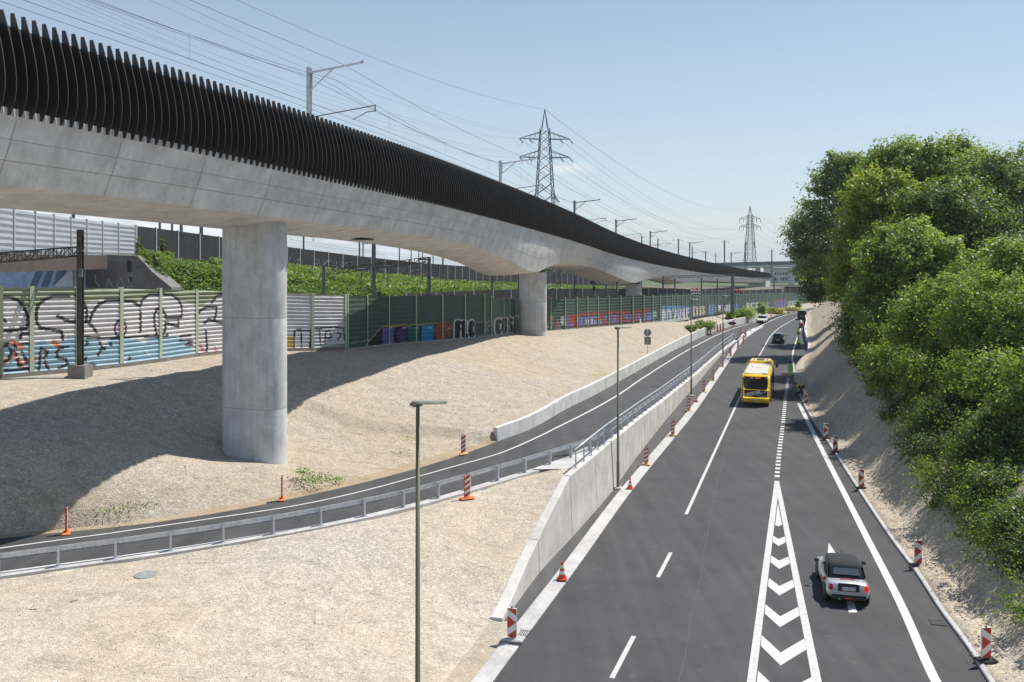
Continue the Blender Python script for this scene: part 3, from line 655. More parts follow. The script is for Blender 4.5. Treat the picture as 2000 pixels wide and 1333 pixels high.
# light smoothing of the plan
ker = np.ones(25)/25; vs2 = vsam.copy()
for k in range(3): vs2[12:-12, k] = np.convolve(vsam[:, k], ker, 'valid')
va = arc(vs2[::6])
VL = va.length
def vframe(s):
    p = Vector(va([s])[0]); q = Vector(va([s+.3])[0])-Vector(va([s-.3])[0]); sl = q.z/math.hypot(q.x, q.y); q.z = 0; t = q.normalized(); n = Vector((-t.y, t.x, 0)); return p, t, n, sl   # n points away from the road, across the deck
def s_of_d(d):
    a = np.linspace(0, VL, 3000); return float(a[np.argmin(abs(va(a)[:, 1]-d))])
def s_of_px(px, off=0):
    a = np.linspace(5, VL, 1500); best = None
    for s in a:
        p, t, n, sl = vframe(s); q = p+n*off
        if q.y < 20: continue
        x = 1000+FPX*q.x/q.y
        if best is None or abs(x-px) < best[0]: best = (abs(x-px), s)
    return best[1]
FH = 3.5                                        # height of the fin cladding
def finh(s): return float(np.interp(s, [0, VL-120, VL], [FH, FH, 2.4]))
pier_s = [s_of_px(498, 3.6), s_of_px(1042, 3.6), s_of_px(1238, 3.6)]
P4 = s_of_px(1345, 4.2)
piers_all = pier_s+[P4, VL-8]
_dpx = [(-60, 2.2), (0, 2.2), (472, 2.22), (655, 2.22), (780, 2.2), (870, 2.25), (939, 2.42), (980, 2.7), (1011, 3.05), (1035, 3.6), (1052, 4.0), (1070, 4.0), (1085, 3.45), (1105, 2.8), (1126, 2.45), (1150, 2.3), (1175, 2.4), (1200, 2.85), (1225, 3.5), (1243, 3.95), (1253, 3.95), (1268, 3.3), (1289, 2.6), (1310, 2.25), (1335, 2.9), (1345, 3.1), (1358, 2.7), (1385, 2.0), (1440, 1.9), (1506, 1.4)]
_smp = np.linspace(6, VL, 1200); _spx = np.array([1000+FPX*va([q])[0][0]/max(va([q])[0][1], 16.0) for q in _smp])
_dps = [float(np.interp(max(q[0], _spx.min()), _spx, _smp)) for q in _dpx]; _dps[0] = 0
def depth(s):
    """depth of the girder face below the fins"""
    return float(np.interp(s, _dps, [q[1] for q in _dpx]))
W = 6.9
vi = thing('rail_viaduct', tuple(vframe(pier_s[0])[0]-Vector((0, 0, 20))), 'long curved concrete rail viaduct clad with dark brown metal fins, sweeping across from upper left', 'viaduct')
ss = np.concatenate([np.arange(0, 150, 1.0), np.arange(150, VL, 2.0)])
rows = []
for s in ss:
    p, t, n, sl = vframe(s); h = finh(s); dp = depth(s); zb = p.z-h-.02; be = .05
    pr = [(.35, zb+1.2), (.35, zb+.35), (.12, zb+.30), (.10, zb+.05), (.18, zb-.10), (.55, zb-dp*.5), (1.03, zb-dp+.03), (1.08, zb-dp), (2.4, zb-dp-.17), (W/2, zb-dp-.30), (W-2.2, zb-dp-.38), (W-1.08, zb-dp-.40), (W-.2, zb-.10), (W-.35, zb+1.2)]
    rows.append([tuple(Vector((p.x, p.y, 0))+n*o+Vector((0, 0, z))) for o, z in pr])
mb = MB(); mb.grid(rows); g_ = mb.build('girder', 'concrete_deck', vi, world=True)
# deck plate
mb = MB(); mb.grid([[tuple(Vector((p.x, p.y, p.z-1.9))+n*o) for o in (.34, W-.34)] for p, t, n, sl in [vframe(s) for s in ss]]); mb.build('deck', 'concrete_deck', vi, world=True)
# segment joints on the face and under the deck
jn = MB(); s = 3.0; sj = []
while s < VL-10:
    p, t, n, sl = vframe(s); zb = p.z-finh(s)-.02; dp = depth(s); base = Vector((p.x, p.y, 0))
    for a, b in (((.17, zb-.10), (.54, zb-dp*.5)), ((.54, zb-dp*.5), (1.02, zb-dp+.03)), ((1.07, zb-dp), (2.4, zb-dp-.17)), ((2.4, zb-dp-.17), (W/2, zb-dp-.3)), ((W/2, zb-dp-.3), (W-1.1, zb-dp-.4))):
        A = base+n*a[0]+Vector((0, 0, a[1])); B = base+n*b[0]+Vector((0, 0, b[1])); dirv = (B-A).normalized(); o = t.cross(dirv).normalized()
        if o.z > 0: o = -o
        wv = .014 if a[0] < 1.05 else .012
        jn.add([A+o*.004-t*wv, A+o*.004+t*wv, B+o*.004+t*wv, B+o*.004-t*wv], [(0, 1, 2, 3)])
    s += 4.95
jn.build('segment_joint', 'deck_joint', vi, world=True, kind='stuff')
fl = MB()
for fr, wv in ((.30, .010), (.62, .010)):
    for s0_, s1_ in zip(ss[:-1], ss[1:]):
        if s0_ > 190: break
        vs = []
        for s_ in (s0_, s1_):
            p, t, n, sl = vframe(s_); zb = p.z-finh(s_)-.02; dp = depth(s_); b0 = Vector((p.x, p.y, 0))
            def on_face(f): return (np.interp(f, [0, .5, 1], [.18, .55, 1.03]), zb-.10-(dp-.13)*f if f > .5 else zb-.10-(dp*.5-.10)*f/.5)
            o, z = on_face(fr); vs += [b0+n*(o-.005)+Vector((0, 0, z+wv)), b0+n*(o-.005)+Vector((0, 0, z-wv))]
        fl.add(vs, [(0, 1, 3, 2)])
fl.build('formwork_line', 'deck_joint', vi, world=True, kind='stuff')
# drain opening in the soffit
s = s_of_px(700, 4.2); 
p, t, n, sl = vframe(s); a = Matrix.Rotation(math.atan2(t.y, t.x), 3, 'Z')
mb = MB(); mb.box(Vector((p.x, p.y, p.z-FH-depth(s)-.42))+n*(W/2+.4), (1.6, .9, .06), a); mb.build('drain_hatch', 'grate', vi, world=True)
# cladding behind the fins
rows = []
for s in ss:
    p, t, n, sl = vframe(s); h = finh(s); b0 = Vector((p.x, p.y, 0))
    rows.append([tuple(b0+n*o+Vector((0, 0, z))) for o, z in ((.30, p.z-h+.28), (.22, p.z-h+.6), (.2, p.z-h*.5), (.42, p.z-.42), (.50, p.z-.40), (.34, p.z-h*.5), (.42, p.z-h+.3))])
mb = MB(); mb.grid(rows); mb.build('cladding', 'fin_back', vi, world=True)
rows = []
for s in ss:
    p, t, n, sl = vframe(s); h = finh(s); b0 = Vector((p.x, p.y, 0)); rows.append([tuple(b0+n*(W-o)+Vector((0, 0, z))) for o, z in ((-.02, p.z-h-.1), (-.05, p.z-1.0), (.05, p.z-1.0), (.3, p.z-h))])
mb = MB(); mb.grid(rows); mb.build('far_cladding', 'fin_back', vi, world=True)
# the fins: curved blades
def fin_geo(s, h, mb):
    p, t, n, sl = vframe(s); b0 = Vector((p.x, p.y, 0)); k = 9; vs = []
    for i in range(k+1):
        u = i/k; z = p.z-h+h*u
        outer = float(np.interp(u, [0, .08, .18, .3, .5, .7, .85, 1], [-.10, -.24, -.33, -.36, -.30, -.14, .02, .20]))
        inner = outer+float(np.interp(u, [0, .12, .5, .8, 1], [.11, .30, .46, .38, .15]))
        q = b0+Vector((0, 0, z))
        for o in (outer, inner):
            for e in (-.016, .016): vs.append(q+n*o+t*e)
    fs = []
    for i in range(k):
        a = i*4; b = a+4
        fs += [(a, a+1, b+1, b), (a+2, b+2, b+3, a+3), (a, b, b+2, a+2), (a+1, a+3, b+3, b+1)]
    fs += [(0, 2, 3, 1), (k*4, k*4+1, k*4+3, k*4+2)]
    mb.add(vs, fs)
SP = .445
s = s_of_d(26.5); nf = 0; rest = MB()
while s < VL-1:
    if nf < 100:
        mb = MB(); fin_geo(s, finh(s), mb); mb.build('fin', 'fin_metal', vi, world=True)
    else: fin_geo(s, finh(s), rest)
    nf += 1; s += SP
s = s_of_d(26.5)-SP
near = MB()
while s > .5: fin_geo(s, FH, rest); s -= SP
rest.build('fin_row', 'fin_metal', vi, world=True, kind='stuff')
# abutment at the far end
p, t, n, sl = vframe(VL-6); M = Matrix.Rotation(math.atan2(t.y, t.x), 3, 'Z')
mb = MB(); mb.box(Vector((p.x, p.y, 1.5))+n*3.4, (9, 6.6, 5.6), M); mb.build('abutment', 'concrete_deck', vi, world=True)

# ---------------------------------------------------------------- piers
def zt(Y, u): pass
def pier(s, label, bottom, L, Wd, cap):
    p, t, n, sl = vframe(s); c = Vector((p.x, p.y, 0))+n*3.65; a = math.atan2(t.y, t.x)
    top = p.z-finh(s)-depth(s)-.34-(.55 if cap else -.22)
    r = thing('bridge_pier', (c.x, c.y, bottom), label, 'pier', 'piers carrying the viaduct', rz=a)
    k = 14; prof = []
    for i in range(k+1):
        q = -math.pi/2+math.pi*i/k; prof.append((Wd/2*math.cos(q), L/2-Wd/2))  # placeholder
    ring = []
    for sgn in (1, -1):
        for i in range(k+1):
            q = math.pi*i/k
            x = Wd/2*math.cos(q)*sgn; y = (L/2-Wd/2+Wd/2*math.sin(q))*sgn
            ring.append((x, y))
    H = top-bottom; zs = [0, H*.01, H*.339, H*.341, H*.343, H*.66, H*.662, H*.664, H*.985, H]
    rows = []
    for z in zs:
        f = .997 if abs(z-H*.341) < 1e-6 or abs(z-H*.662) < 1e-6 else 1.0
        rows.append([(x*f, y*f, z) for x, y in ring]+[(ring[0][0]*f, ring[0][1]*f, z)])
    mb = MB(); mb.grid(rows); mb.f.append(tuple(range((len(zs)-1)*len(rows[0]), len(zs)*len(rows[0])-1))); mb.m.append(0)
    o = mb.build('shaft', 'concrete_pier', r)
    o.data.polygons.foreach_set('use_smooth', [True]*len(o.data.polygons)); md = o.modifiers.new('e', 'EDGE_SPLIT'); md.split_angle = R(25)
    for fz_ in (.341, .662):
        mb = MB(); mb.grid([[(x*1.003, y*1.0015, H*fz_+dz) for x, y in ring+[ring[0]]] for dz in (-.012, .012)]); mb.build('pour_joint', 'deck_joint', r)
    if not cap:
        mb = MB()
        for zz in np.arange(.9, H, 1.35):
            for yy in (-1.0, 0, 1.0):
                for xs in (-1, 1): mb.lathe([(.028, -.004), (.028, .004)], 8, (xs*(Wd/2+.001), yy, zz), axis='x')
        mb.build('tie_holes', 'deck_joint', r, kind='stuff')
    if cap:
        for x in (-.45, .45):
            for y in (-.8, .8):
                mb = MB(); mb.box((x, y, H+.05), (.75, .9, .1)); mb.box((x, y, H+.20), (.6, .7, .22)); mb.box((x, y, H+.43), (.8, .9, .24)); mb.build('bearing', 'steel_rust', r)
    return r
pier(pier_s[0], 'broad grey concrete pier at the foot of the gravel slope, nearest of the three', .4, 3.75, 1.9, False)
pier(pier_s[1], 'second concrete pier, standing on the gravel plateau right at the green fence', 2.0, 3.2, 1.9, True)
pier(pier_s[2], 'distant short concrete pier showing behind the green fence', 1.0, 3.2, 1.7, True)
mb = MB()
# ================================================================ paint helpers for walls with graffiti
class Paint:
    """flat paint laid on a wall: (s along the wall, h above its foot)"""
    def __init__(self): self.ops = []
    def poly(self, pts, col): self.ops.append(('p', np.array(pts, float), col)); return self
    def line(self, pts, w, col, k=1.0): self.ops.append(('l', np.array(pts, float), w, col, k)); return self
    def disc(self, c, rx, ry, col): self.ops.append(('d', c, rx, ry, col)); return self
    def fill(self, fn, col): self.ops.append(('f', fn, col)); return self
    def apply(self, s, h, base):
        out = np.array(base, float).reshape(1, 3).repeat(len(s), 0)
        for o in self.ops:
            if o[0] == 'f': m = o[1](s, h); out[m] = o[2]; continue
            if o[0] == 'd': m = ((s-o[1][0])/o[2])**2+((h-o[1][1])/o[3])**2 < 1; out[m] = o[4]; continue
            P = o[1]; pad = o[2]/min(1, o[4]) if o[0] == 'l' else 0
            box = (s > P[:, 0].min()-pad) & (s < P[:, 0].max()+pad) & (h > P[:, 1].min()-pad) & (h < P[:, 1].max()+pad)
            if not box.any(): continue
            i = np.where(box)[0]; S, Hh = s[i], h[i]
            if o[0] == 'p':
                c = np.zeros(len(i), bool); n = len(P)
                for a in range(n):
                    x1, y1 = P[a]; x2, y2 = P[(a+1) % n]
                    if y1 == y2: continue
                    c ^= ((y1 > Hh) != (y2 > Hh)) & (S < (x2-x1)*(Hh-y1)/(y2-y1)+x1)
                out[i[c]] = o[2]
            else:
                dm = np.full(len(i), 1e9); P = P*np.array([o[4], 1.0]); S = S*o[4]
                for a in range(len(P)-1):
                    d = P[a+1]-P[a]; L2 = max((d**2).sum(), 1e-9); t = np.clip(((S-P[a, 0])*d[0]+(Hh-P[a, 1])*d[1])/L2, 0, 1)
                    dm = np.minimum(dm, (S-P[a, 0]-t*d[0])**2+(Hh-P[a, 1]-t*d[1])**2)
                out[i[dm < (o[2]/2)**2]] = o[3]
        return out
GL = {'A': [[(0, 0), (.35, 1), (.65, 1), (1, 0)], [(.18, .38), (.82, .38)]], 'B': [[(.05, 0), (.05, 1), (.75, 1), (.9, .78), (.7, .53), (.05, .53)], [(.7, .53), (.95, .28), (.75, 0), (.05, 0)]], 'C': [[(.95, .85), (.6, 1), (.15, .85), (.05, .5), (.15, .12), (.6, 0), (.95, .15)]],
      'D': [[(.05, 0), (.05, 1), (.6, 1), (.95, .7), (.95, .3), (.6, 0), (.05, 0)]], 'E': [[(.95, 1), (.08, 1), (.08, 0), (.95, 0)], [(.08, .5), (.8, .5)]], 'F': [[(.95, 1), (.08, 1), (.08, 0)], [(.08, .55), (.8, .55)]], 'G': [[(.95, .85), (.6, 1), (.1, .8), (.05, .3), (.4, 0), (.95, .1), (.95, .48), (.6, .48)]],
      'I': [[(.5, 0), (.5, 1)]], 'K': [[(.08, 0), (.08, 1)], [(.95, 1), (.1, .48), (.95, 0)]], 'L': [[(.1, 1), (.1, 0), (.95, 0)]], 'M': [[(.03, 0), (.03, 1), (.5, .35), (.97, 1), (.97, 0)]], 'N': [[(.05, 0), (.05, 1), (.95, 0), (.95, 1)]],
      'O': [[(.5, 1), (.08, .8), (.05, .2), (.5, 0), (.95, .2), (.92, .8), (.5, 1)]], 'P': [[(.08, 0), (.08, 1), (.8, .95), (.9, .7), (.7, .48), (.08, .45)]], 'R': [[(.08, 0), (.08, 1), (.8, .97), (.92, .75), (.7, .5), (.08, .5)], [(.5, .5), (.95, 0)]], 'S': [[(.92, .9), (.5, 1), (.1, .8), (.25, .55), (.8, .45), (.92, .2), (.5, 0), (.06, .1)]],
      'T': [[(0, 1), (1, 1)], [(.5, 1), (.5, 0)]], 'U': [[(.05, 1), (.07, .2), (.5, 0), (.93, .2), (.95, 1)]], 'V': [[(0, 1), (.5, 0), (1, 1)]], 'Y': [[(0, 1), (.5, .5), (1, 1)], [(.5, .5), (.5, 0)]], 'Z': [[(.03, 1), (.97, 1), (.03, 0), (.97, 0)]], ' ': []}
def text(pt, string, f, x0, x1, yt0, yt1, yb0, yb1, w, col, outline=None, ow=.1, gap=.12):
    """letters between photo columns x0..x1, top row yt, bottom row yb; f maps photo points onto the wall"""
    n = len(string); step_ = (x1-x0)/n; fa, fb, fc = f(x0, yb0), f(x1, yb0), f(x0, yt0); kk = min(1.0, abs((x1-x0)/(fb[0]-fa[0]))/abs((yb0-yt0)/(fc[1]-fa[1]))); mg = w/2*abs((yb0-yt0)/(fc[1]-fa[1]))/step_
    def q(k, u, v):
        v = .05+v*.90; x = x0+step_*(k+gap/2+mg*.8+u*(1-gap-mg*1.6)); r = (x-x0)/(x1-x0); yt = yt0+(yt1-yt0)*r; yb = yb0+(yb1-yb0)*r; return f(x, yb+(yt-yb)*v)
    if outline:
        for k, ch in enumerate(string):
            for st in GL[ch]: pt.line([q(k, u, v) for u, v in st], w+ow*2, outline, kk)
    for k, ch in enumerate(string):
        for st in GL[ch]: pt.line([q(k, u, v) for u, v in st], w, col, kk)
def pmat(name, rough=.6):
    m = bpy.data.materials.new(name); m.use_nodes = True; t = m.node_tree; b = t.nodes['Principled BSDF']; b.inputs['Roughness'].default_value = rough
    a = N(t, 'ShaderNodeVertexColor'); a.layer_name = 'paint'; v = N(t, 'ShaderNodeTexCoord').outputs['Object']
    n1 = noise(t, v, 1.1, 7, .65); c = mixn(t, a.outputs[0], ramp(t, n1, [(.3, .80), (.5, 1.0), (.72, 1.1)]), .8, 'MULTIPLY')
    t.links.new(c, b.inputs['Base Color']); M_[name] = m
pmat('painted_panel', .55)
def painted_panel(name, P0, P1, z0a, z0b, z1a, z1b, sa, sb, paint, base, parent, ridge, amp, nu, nv, foot, thick=.0):
    """panel from P0 to P1 with horizontal ridges; faces the road (to the right of P0->P1)"""
    d = Vector((P1[0]-P0[0], P1[1]-P0[1], 0)); n = Vector((d.y, -d.x, 0)).normalized()
    U = np.linspace(0, 1, nu+1); V = np.linspace(0, 1, nv+1); UU, VV = np.meshgrid(U, V); H = (z1a-z0a)*(1-UU)+(z1b-z0b)*UU; hh = VV*H
    ph = (hh/ridge) % 1.0; prof = np.where(ph < .5, 1.0, 0.0)*amp if amp > 0 else 0*hh
    prof = amp*np.clip(np.abs(ph*2-1)*2.2-.6, 0, 1)
    X = P0[0]+d.x*UU+n.x*prof; Y = P0[1]+d.y*UU+n.y*prof; Z = z0a*(1-UU)+z0b*UU+hh
    off = wloc(parent); co = np.stack([X-off.x, Y-off.y, Z-off.z], -1).reshape(-1, 3)
    nc = nu+1; I, J = np.meshgrid(np.arange(nu), np.arange(nv)); a = (J*nc+I).ravel(); F = np.stack([a, a+1, a+1+nc, a+nc], -1)
    me = bpy.data.meshes.new(name); me.vertices.add(len(co)); me.vertices.foreach_set('co', co.ravel()); me.loops.add(F.size); me.loops.foreach_set('vertex_index', F.ravel()); me.polygons.add(len(F)); me.polygons.foreach_set('loop_start', np.arange(0, F.size, 4)); me.update()
    s = (sa+(sb-sa)*UU).ravel(); col = paint.apply(s, hh.ravel()-foot, base)
    ca = me.color_attributes.new('paint', 'FLOAT_COLOR', 'POINT'); ca.data.foreach_set('color', np.concatenate([col, np.ones((len(col), 1))], 1).ravel().astype(np.float32))
    me.materials.append(M_['painted_panel']); o = bpy.data.objects.new(name, me); COL.objects.link(o); o.parent = parent
    return o

# ---------------------------------------------------------------- the noise fence
FA = arc([p for p in FENCE if p[1] > 34])
_fs = np.linspace(0, FA.length, 4000); _fp = FA(_fs); _fx = 1000+FPX*_fp[:, 0]/_fp[:, 1]
_top = dict(px=[-400, 0, 236, 430, 675, 676, 733, 874, 958, 959, 1020, 1109, 1180, 1272, 1400, 1480, 1560, 1700], y=[548, 562, 564.6, 569, 577.5, 578.5, 579.5, 577, 577, 584, 584.5, 582.5, 580, 577, 574.5, 573.2, 572.5, 571])
def fence_at(s):
    p = FA([s])[0]; px = 1000+FPX*p[0]/p[1]; yt = np.interp(px, _top['px'], _top['y']); return Vector(p), CAMH+(HOR-yt)*p[1]/FPX, px
def s_at_px(px): return float(np.interp(px, _fx, _fs))
def fmap(x, y):
    s = s_at_px(x); p, ztop, _ = fence_at(s); z = CAMH+(HOR-y)*p.y/FPX; return (s, z-p.z)
WHT = (.66, .65, .66); OLV = (.30, .34, .22); SKY = (.32, .51, .63); BLK = (.025, .025, .03)
pm = Paint()
def zm(x, y): return fmap(x/3.602, 380+y/3.602)
def zml(pts): return [zm(*p) for p in pts]
pm.poly(zml([(-300, 745), (0, 735), (60, 722), (130, 745), (190, 800), (240, 820), (270, 760), (330, 725), (470, 715), (560, 735), (600, 760), (650, 750), (760, 740), (960, 760), (1000, 735), (1060, 700), (1200, 700), (1270, 750), (1400, 790), (1480, 740), (1600, 700), (1600, 1250), (-300, 1260)]), WHT)
pm.poly(zml([(-300, 1060), (0, 1045), (120, 1060), (230, 1050), (300, 1020), (380, 1080), (440, 1040), (480, 1000), (540, 1020), (620, 1020), (700, 1020), (720, 1090), (760, 1025), (850, 1010), (960, 1020), (1010, 1050), (1060, 1010), (1160, 1000), (1220, 990), (1270, 1010), (1350, 1080), (1370, 1150), (1370, 1260), (-300, 1260)]), SKY)
bl = .20
for st in ([(0, 720), (60, 720), (120, 745), (165, 790), (190, 850), (195, 910), (180, 945), (140, 950), (60, 960), (0, 965), (-200, 970)], [(-60, 870), (0, 880), (25, 885), (35, 895)], [(480, 715), (380, 715), (310, 740), (265, 780), (250, 840), (255, 900), (280, 940), (350, 950), (430, 965), (440, 1020)],
           [(400, 860), (430, 865), (460, 890), (530, 895)], [(530, 715), (580, 750), (605, 800), (610, 860), (600, 900)], [(630, 890), (650, 830), (700, 770), (760, 745), (850, 745), (930, 755), (985, 790), (1000, 740), (1050, 705), (1130, 700), (1200, 705), (1250, 740), (1275, 790), (1275, 860), (1250, 865)],
           [(600, 890), (650, 930), (680, 970)], [(1100, 990), (1085, 920), (1083, 850), (1100, 805), (1140, 810), (1160, 850), (1160, 870), (1250, 868), (1250, 930), (1160, 905), (1160, 950), (1130, 1000)], [(985, 820), (990, 900), (985, 970)],
           [(140, 1010), (150, 980), (230, 975)], [(1370, 860), (1400, 820), (1450, 790), (1515, 790), (1510, 835), (1500, 880)], [(1430, 905), (1460, 880), (1500, 890), (1560, 905)], [(1480, 760), (1520, 710), (1600, 700)], [(1440, 960), (1450, 1090), (1440, 1120)]):
    pm.line(zml(st), bl, BLK)
c = zm(845, 945); pm.disc(c, .50, .62, BLK); pm.disc(c, .36, .46, (.62, .45, .52))
pm.line(zml([(600, 1005), (700, 1010), (850, 1010), (1000, 1000), (1160, 1000), (1180, 985)]), .16, BLK)
pm.line(zml([(-200, 1045), (0, 1045), (120, 1050), (230, 1045)]), .1, BLK)
for a in ([(80, 1040), (150, 1075)], [(210, 1100), (235, 1160), (180, 1180)], [(375, 1040), (400, 1060)], [(20, 1190), (60, 1150)], [(100, 1120), (150, 1220)]): pm.line(zml(a), .3, (.62, .22, .12))
for st in ([(-40, 1080), (40, 1060), (80, 1100), (60, 1160), (0, 1200)], [(100, 1060), (130, 1210), (190, 1180), (150, 1110)], [(480, 1070), (420, 1080), (395, 1110), (400, 1150), (460, 1160), (475, 1195), (410, 1225)], [(270, 1240), (285, 1080), (335, 1110), (300, 1160), (345, 1240)], [(-60, 1230), (60, 1240), (240, 1220)], [(700, 1040), (720, 1080), (690, 1130)], [(640, 1190), (670, 1210)]):
    pm.line(zml(st), .17, BLK)
for st in ([(100, 1080), (170, 1200)], [(60, 1180), (160, 1120)], [(200, 1090), (220, 1200)], [(290, 1110), (310, 1220)]): pm.line(zml(st), .07, (.7, .5, .45))
for c_ in ((610, 1050), (780, 1055), (735, 1085), (850, 1100), (600, 1160), (655, 1205), (910, 1155)): pm.disc(zm(*c_), .13, .15, BLK)
for st in ([(880, 1150), (870, 1220)], [(1020, 1090), (1050, 1130)]): pm.line(zml(st), .1, (.7, .7, .7))
pm.line(zml([(1265, 1000), (1340, 990)]), .2, (.07, .07, .09)); pm.line(zml([(1260, 1030), (1350, 1030), (1300, 1060), (1350, 1060)]), .16, (.07, .07, .09))
for st in ([(1400, 1060), (1430, 1110)], [(1500, 1080), (1525, 1115)], [(1410, 1130), (1460, 1120)]): pm.line(zml(st), .25, (.62, .25, .33))
def z5(x, y): return fmap(420+x/4.167, 420+y/4.167)
pm.poly([fmap(556, 572), fmap(673, 579), fmap(673, 672), fmap(556, 684)], WHT)
pm.poly([z5(585, 985), z5(640, 985), z5(645, 1105), z5(585, 1105)], (.60, .45, .12))
for st in ([(640, 1100), (645, 950), (665, 935), (775, 940), (772, 1100)], [(700, 960), (705, 1090)], [(795, 1100), (800, 930), (980, 915), (1060, 925)], [(850, 930), (862, 1060)], [(900, 1040), (905, 950), (940, 945), (955, 1000), (900, 1005)], [(1000, 960), (1030, 970), (1005, 1020)], [(1045, 940), (1050, 1020)]):
    pm.line([z5(*p) for p in st], .13, BLK)
GRN = (.058, .098, .080)
pg = Paint()
def z6(x, y): return fmap(660+x/5.556, 600+y/5.556)
L6 = lambda pts: [z6(*p) for p in pts]
pg.line(L6([(150, 340), (230, 320), (200, 370), (130, 400), (330, 360)]), .12, (.16, .2, .2))
pg.poly(L6([(290, 430), (470, 215), (610, 215), (660, 195), (740, 195), (790, 190), (900, 190), (1050, 180), (1180, 178), (1230, 215), (1240, 300), (1200, 352), (700, 392)]), (.014, .013, .016))
pg.line(L6([(290, 430), (470, 213), (600, 210), (640, 205), (700, 195), (745, 195)]), .1, (.42, .38, .05)); pg.line(L6([(750, 215), (790, 193), (895, 192), (905, 186), (1050, 182), (1080, 178), (1190, 176), (1232, 205)]), .1, (.42, .38, .05))
pg.poly(L6([(470, 222), (602, 222), (605, 402), (470, 412)]), (.13, .115, .36))
pg.poly(L6([(735, 207), (690, 210), (650, 240), (622, 290), (640, 350), (680, 392), (742, 385), (742, 350), (700, 345), (700, 335), (742, 335), (742, 270), (700, 268), (742, 262)]), (.075, .03, .15))
pg.poly(L6([(765, 210), (868, 208), (890, 240), (882, 290), (870, 310), (885, 340), (890, 378), (770, 392), (752, 340), (765, 300), (752, 260)]), (.02, .115, .10))
pg.poly(L6([(908, 195), (1045, 190), (1040, 355), (905, 372)]), (.02, .22, .48))
c1, c2 = z6(1145, 265), z6(1235, 265); pg.disc(c1, abs(c2[0]-c1[0]), 1.0, (.26, .07, .03)); pg.disc(c1, .12, .35, (.03, .01, .01))
for q in (560, 715, 855, 1000, 1205): pg.line(L6([(q-12, 228), (q+15, 226)]), .1, (.6, .6, .62))
text(pg, 'FLC', lambda x, y: fmap(x, y), 888, 928, 629.5, 629, 660, 656, .50, (.012, .012, .014), (.62, .62, .62), .11)
text(pg, 'MUSA', lambda x, y: fmap(x, y), 930, 969, 632, 628, 654, 652, .2, (.055, .07, .075), (.20, .24, .25), .09)
text(pg, 'CUSA', lambda x, y: fmap(x, y), 969, 1013, 625, 620, 652, 648, .38, (.012, .012, .014), (.58, .60, .56), .10)
def z7(x, y): return fmap(1060+x/8.333, 560+y/8.333)
for st in ([(20, 500), (60, 500), (40, 580), (20, 560)], [(110, 500), (160, 510), (120, 560), (160, 600), (120, 680)], [(230, 680), (240, 560), (270, 620), (280, 680)], [(40, 720), (75, 650)]): pg.line([z7(*p) for p in st], .34, (.30, .13, .15))
for y in (505, 540, 580, 610): pg.line([z7(305, y), z7(370 if y != 610 else 385, y)], .28, (.45, .48, .45))
pg.poly([z7(400, 480), z7(425, 475), z7(425, 660), z7(405, 665)], (.05, .25, .58))
pg.poly([z7(425, 520), z7(1775, 420), z7(1775, 540), z7(425, 640)], (.06, .27, .60))
for a, b in ((700, 760), (790, 850), (910, 940), (1580, 1610), (1790, 1800)): pg.poly([z7(a, 530), z7(b, 520), z7(b, 600), z7(a, 610)], (.55, .66, .75))
text(pg, 'MUTTENZERKURVE', lambda x, y: fmap(x, y), 1111, 1272, 614, 603, 641, 627, .19, (.42, .06, .05), (.05, .02, .03), .03, gap=.04)
pg.line([z7(1785, 400), z7(1790, 520)], .5, (.08, .3, .65)); 
for y in (420, 450, 485): pg.line([z7(1800, y), z7(1850, y-4)], .22, (.4, .45, .42))
pg.line([z7(1905, 400), z7(1910, 460)], .6, (.40, .42, .16))
fm = lambda x, y: fmap(x, y)
for x in range(1294, 1348, 9): pg.line([fm(x, 604), fm(x+9, 603)], .9, (.10, .24, .48))
text(pg, 'NYANF', fm, 1293, 1350, 606, 602, 625, 620, .28, (.55, .55, .60), (.12, .2, .4), .1)
text(pg, 'KISS', fm, 1352, 1377, 600, 599, 618, 614, .26, (.52, .47, .36), (.25, .2, .14), .08)
text(pg, 'D', fm, 1385, 1398, 598, 598, 611, 611, .5, (.10, .2, .5), (.35, .4, .2), .1)
text(pg, 'MIGN', fm, 1402, 1426, 597, 595, 610, 608, .26, (.62, .62, .68))
text(pg, 'ID', fm, 1430, 1443, 595, 595, 606, 606, .45, (.12, .16, .45))
text(pg, 'BEF', fm, 1458, 1482, 592, 592, 611, 609, .34, (.55, .56, .56)); text(pg, 'PS', fm, 1485, 1503, 592, 590, 607, 604, .34, (.33, .38, .37))
text(pg, 'ECU', fm, 1512, 1534, 589, 588, 603, 601, .55, (.09, .13, .45), (.45, .06, .06), .2)
text(pg, 'MNE', fm, 1538, 1556, 589, 587, 602, 599, .4, (.35, .42, .38))

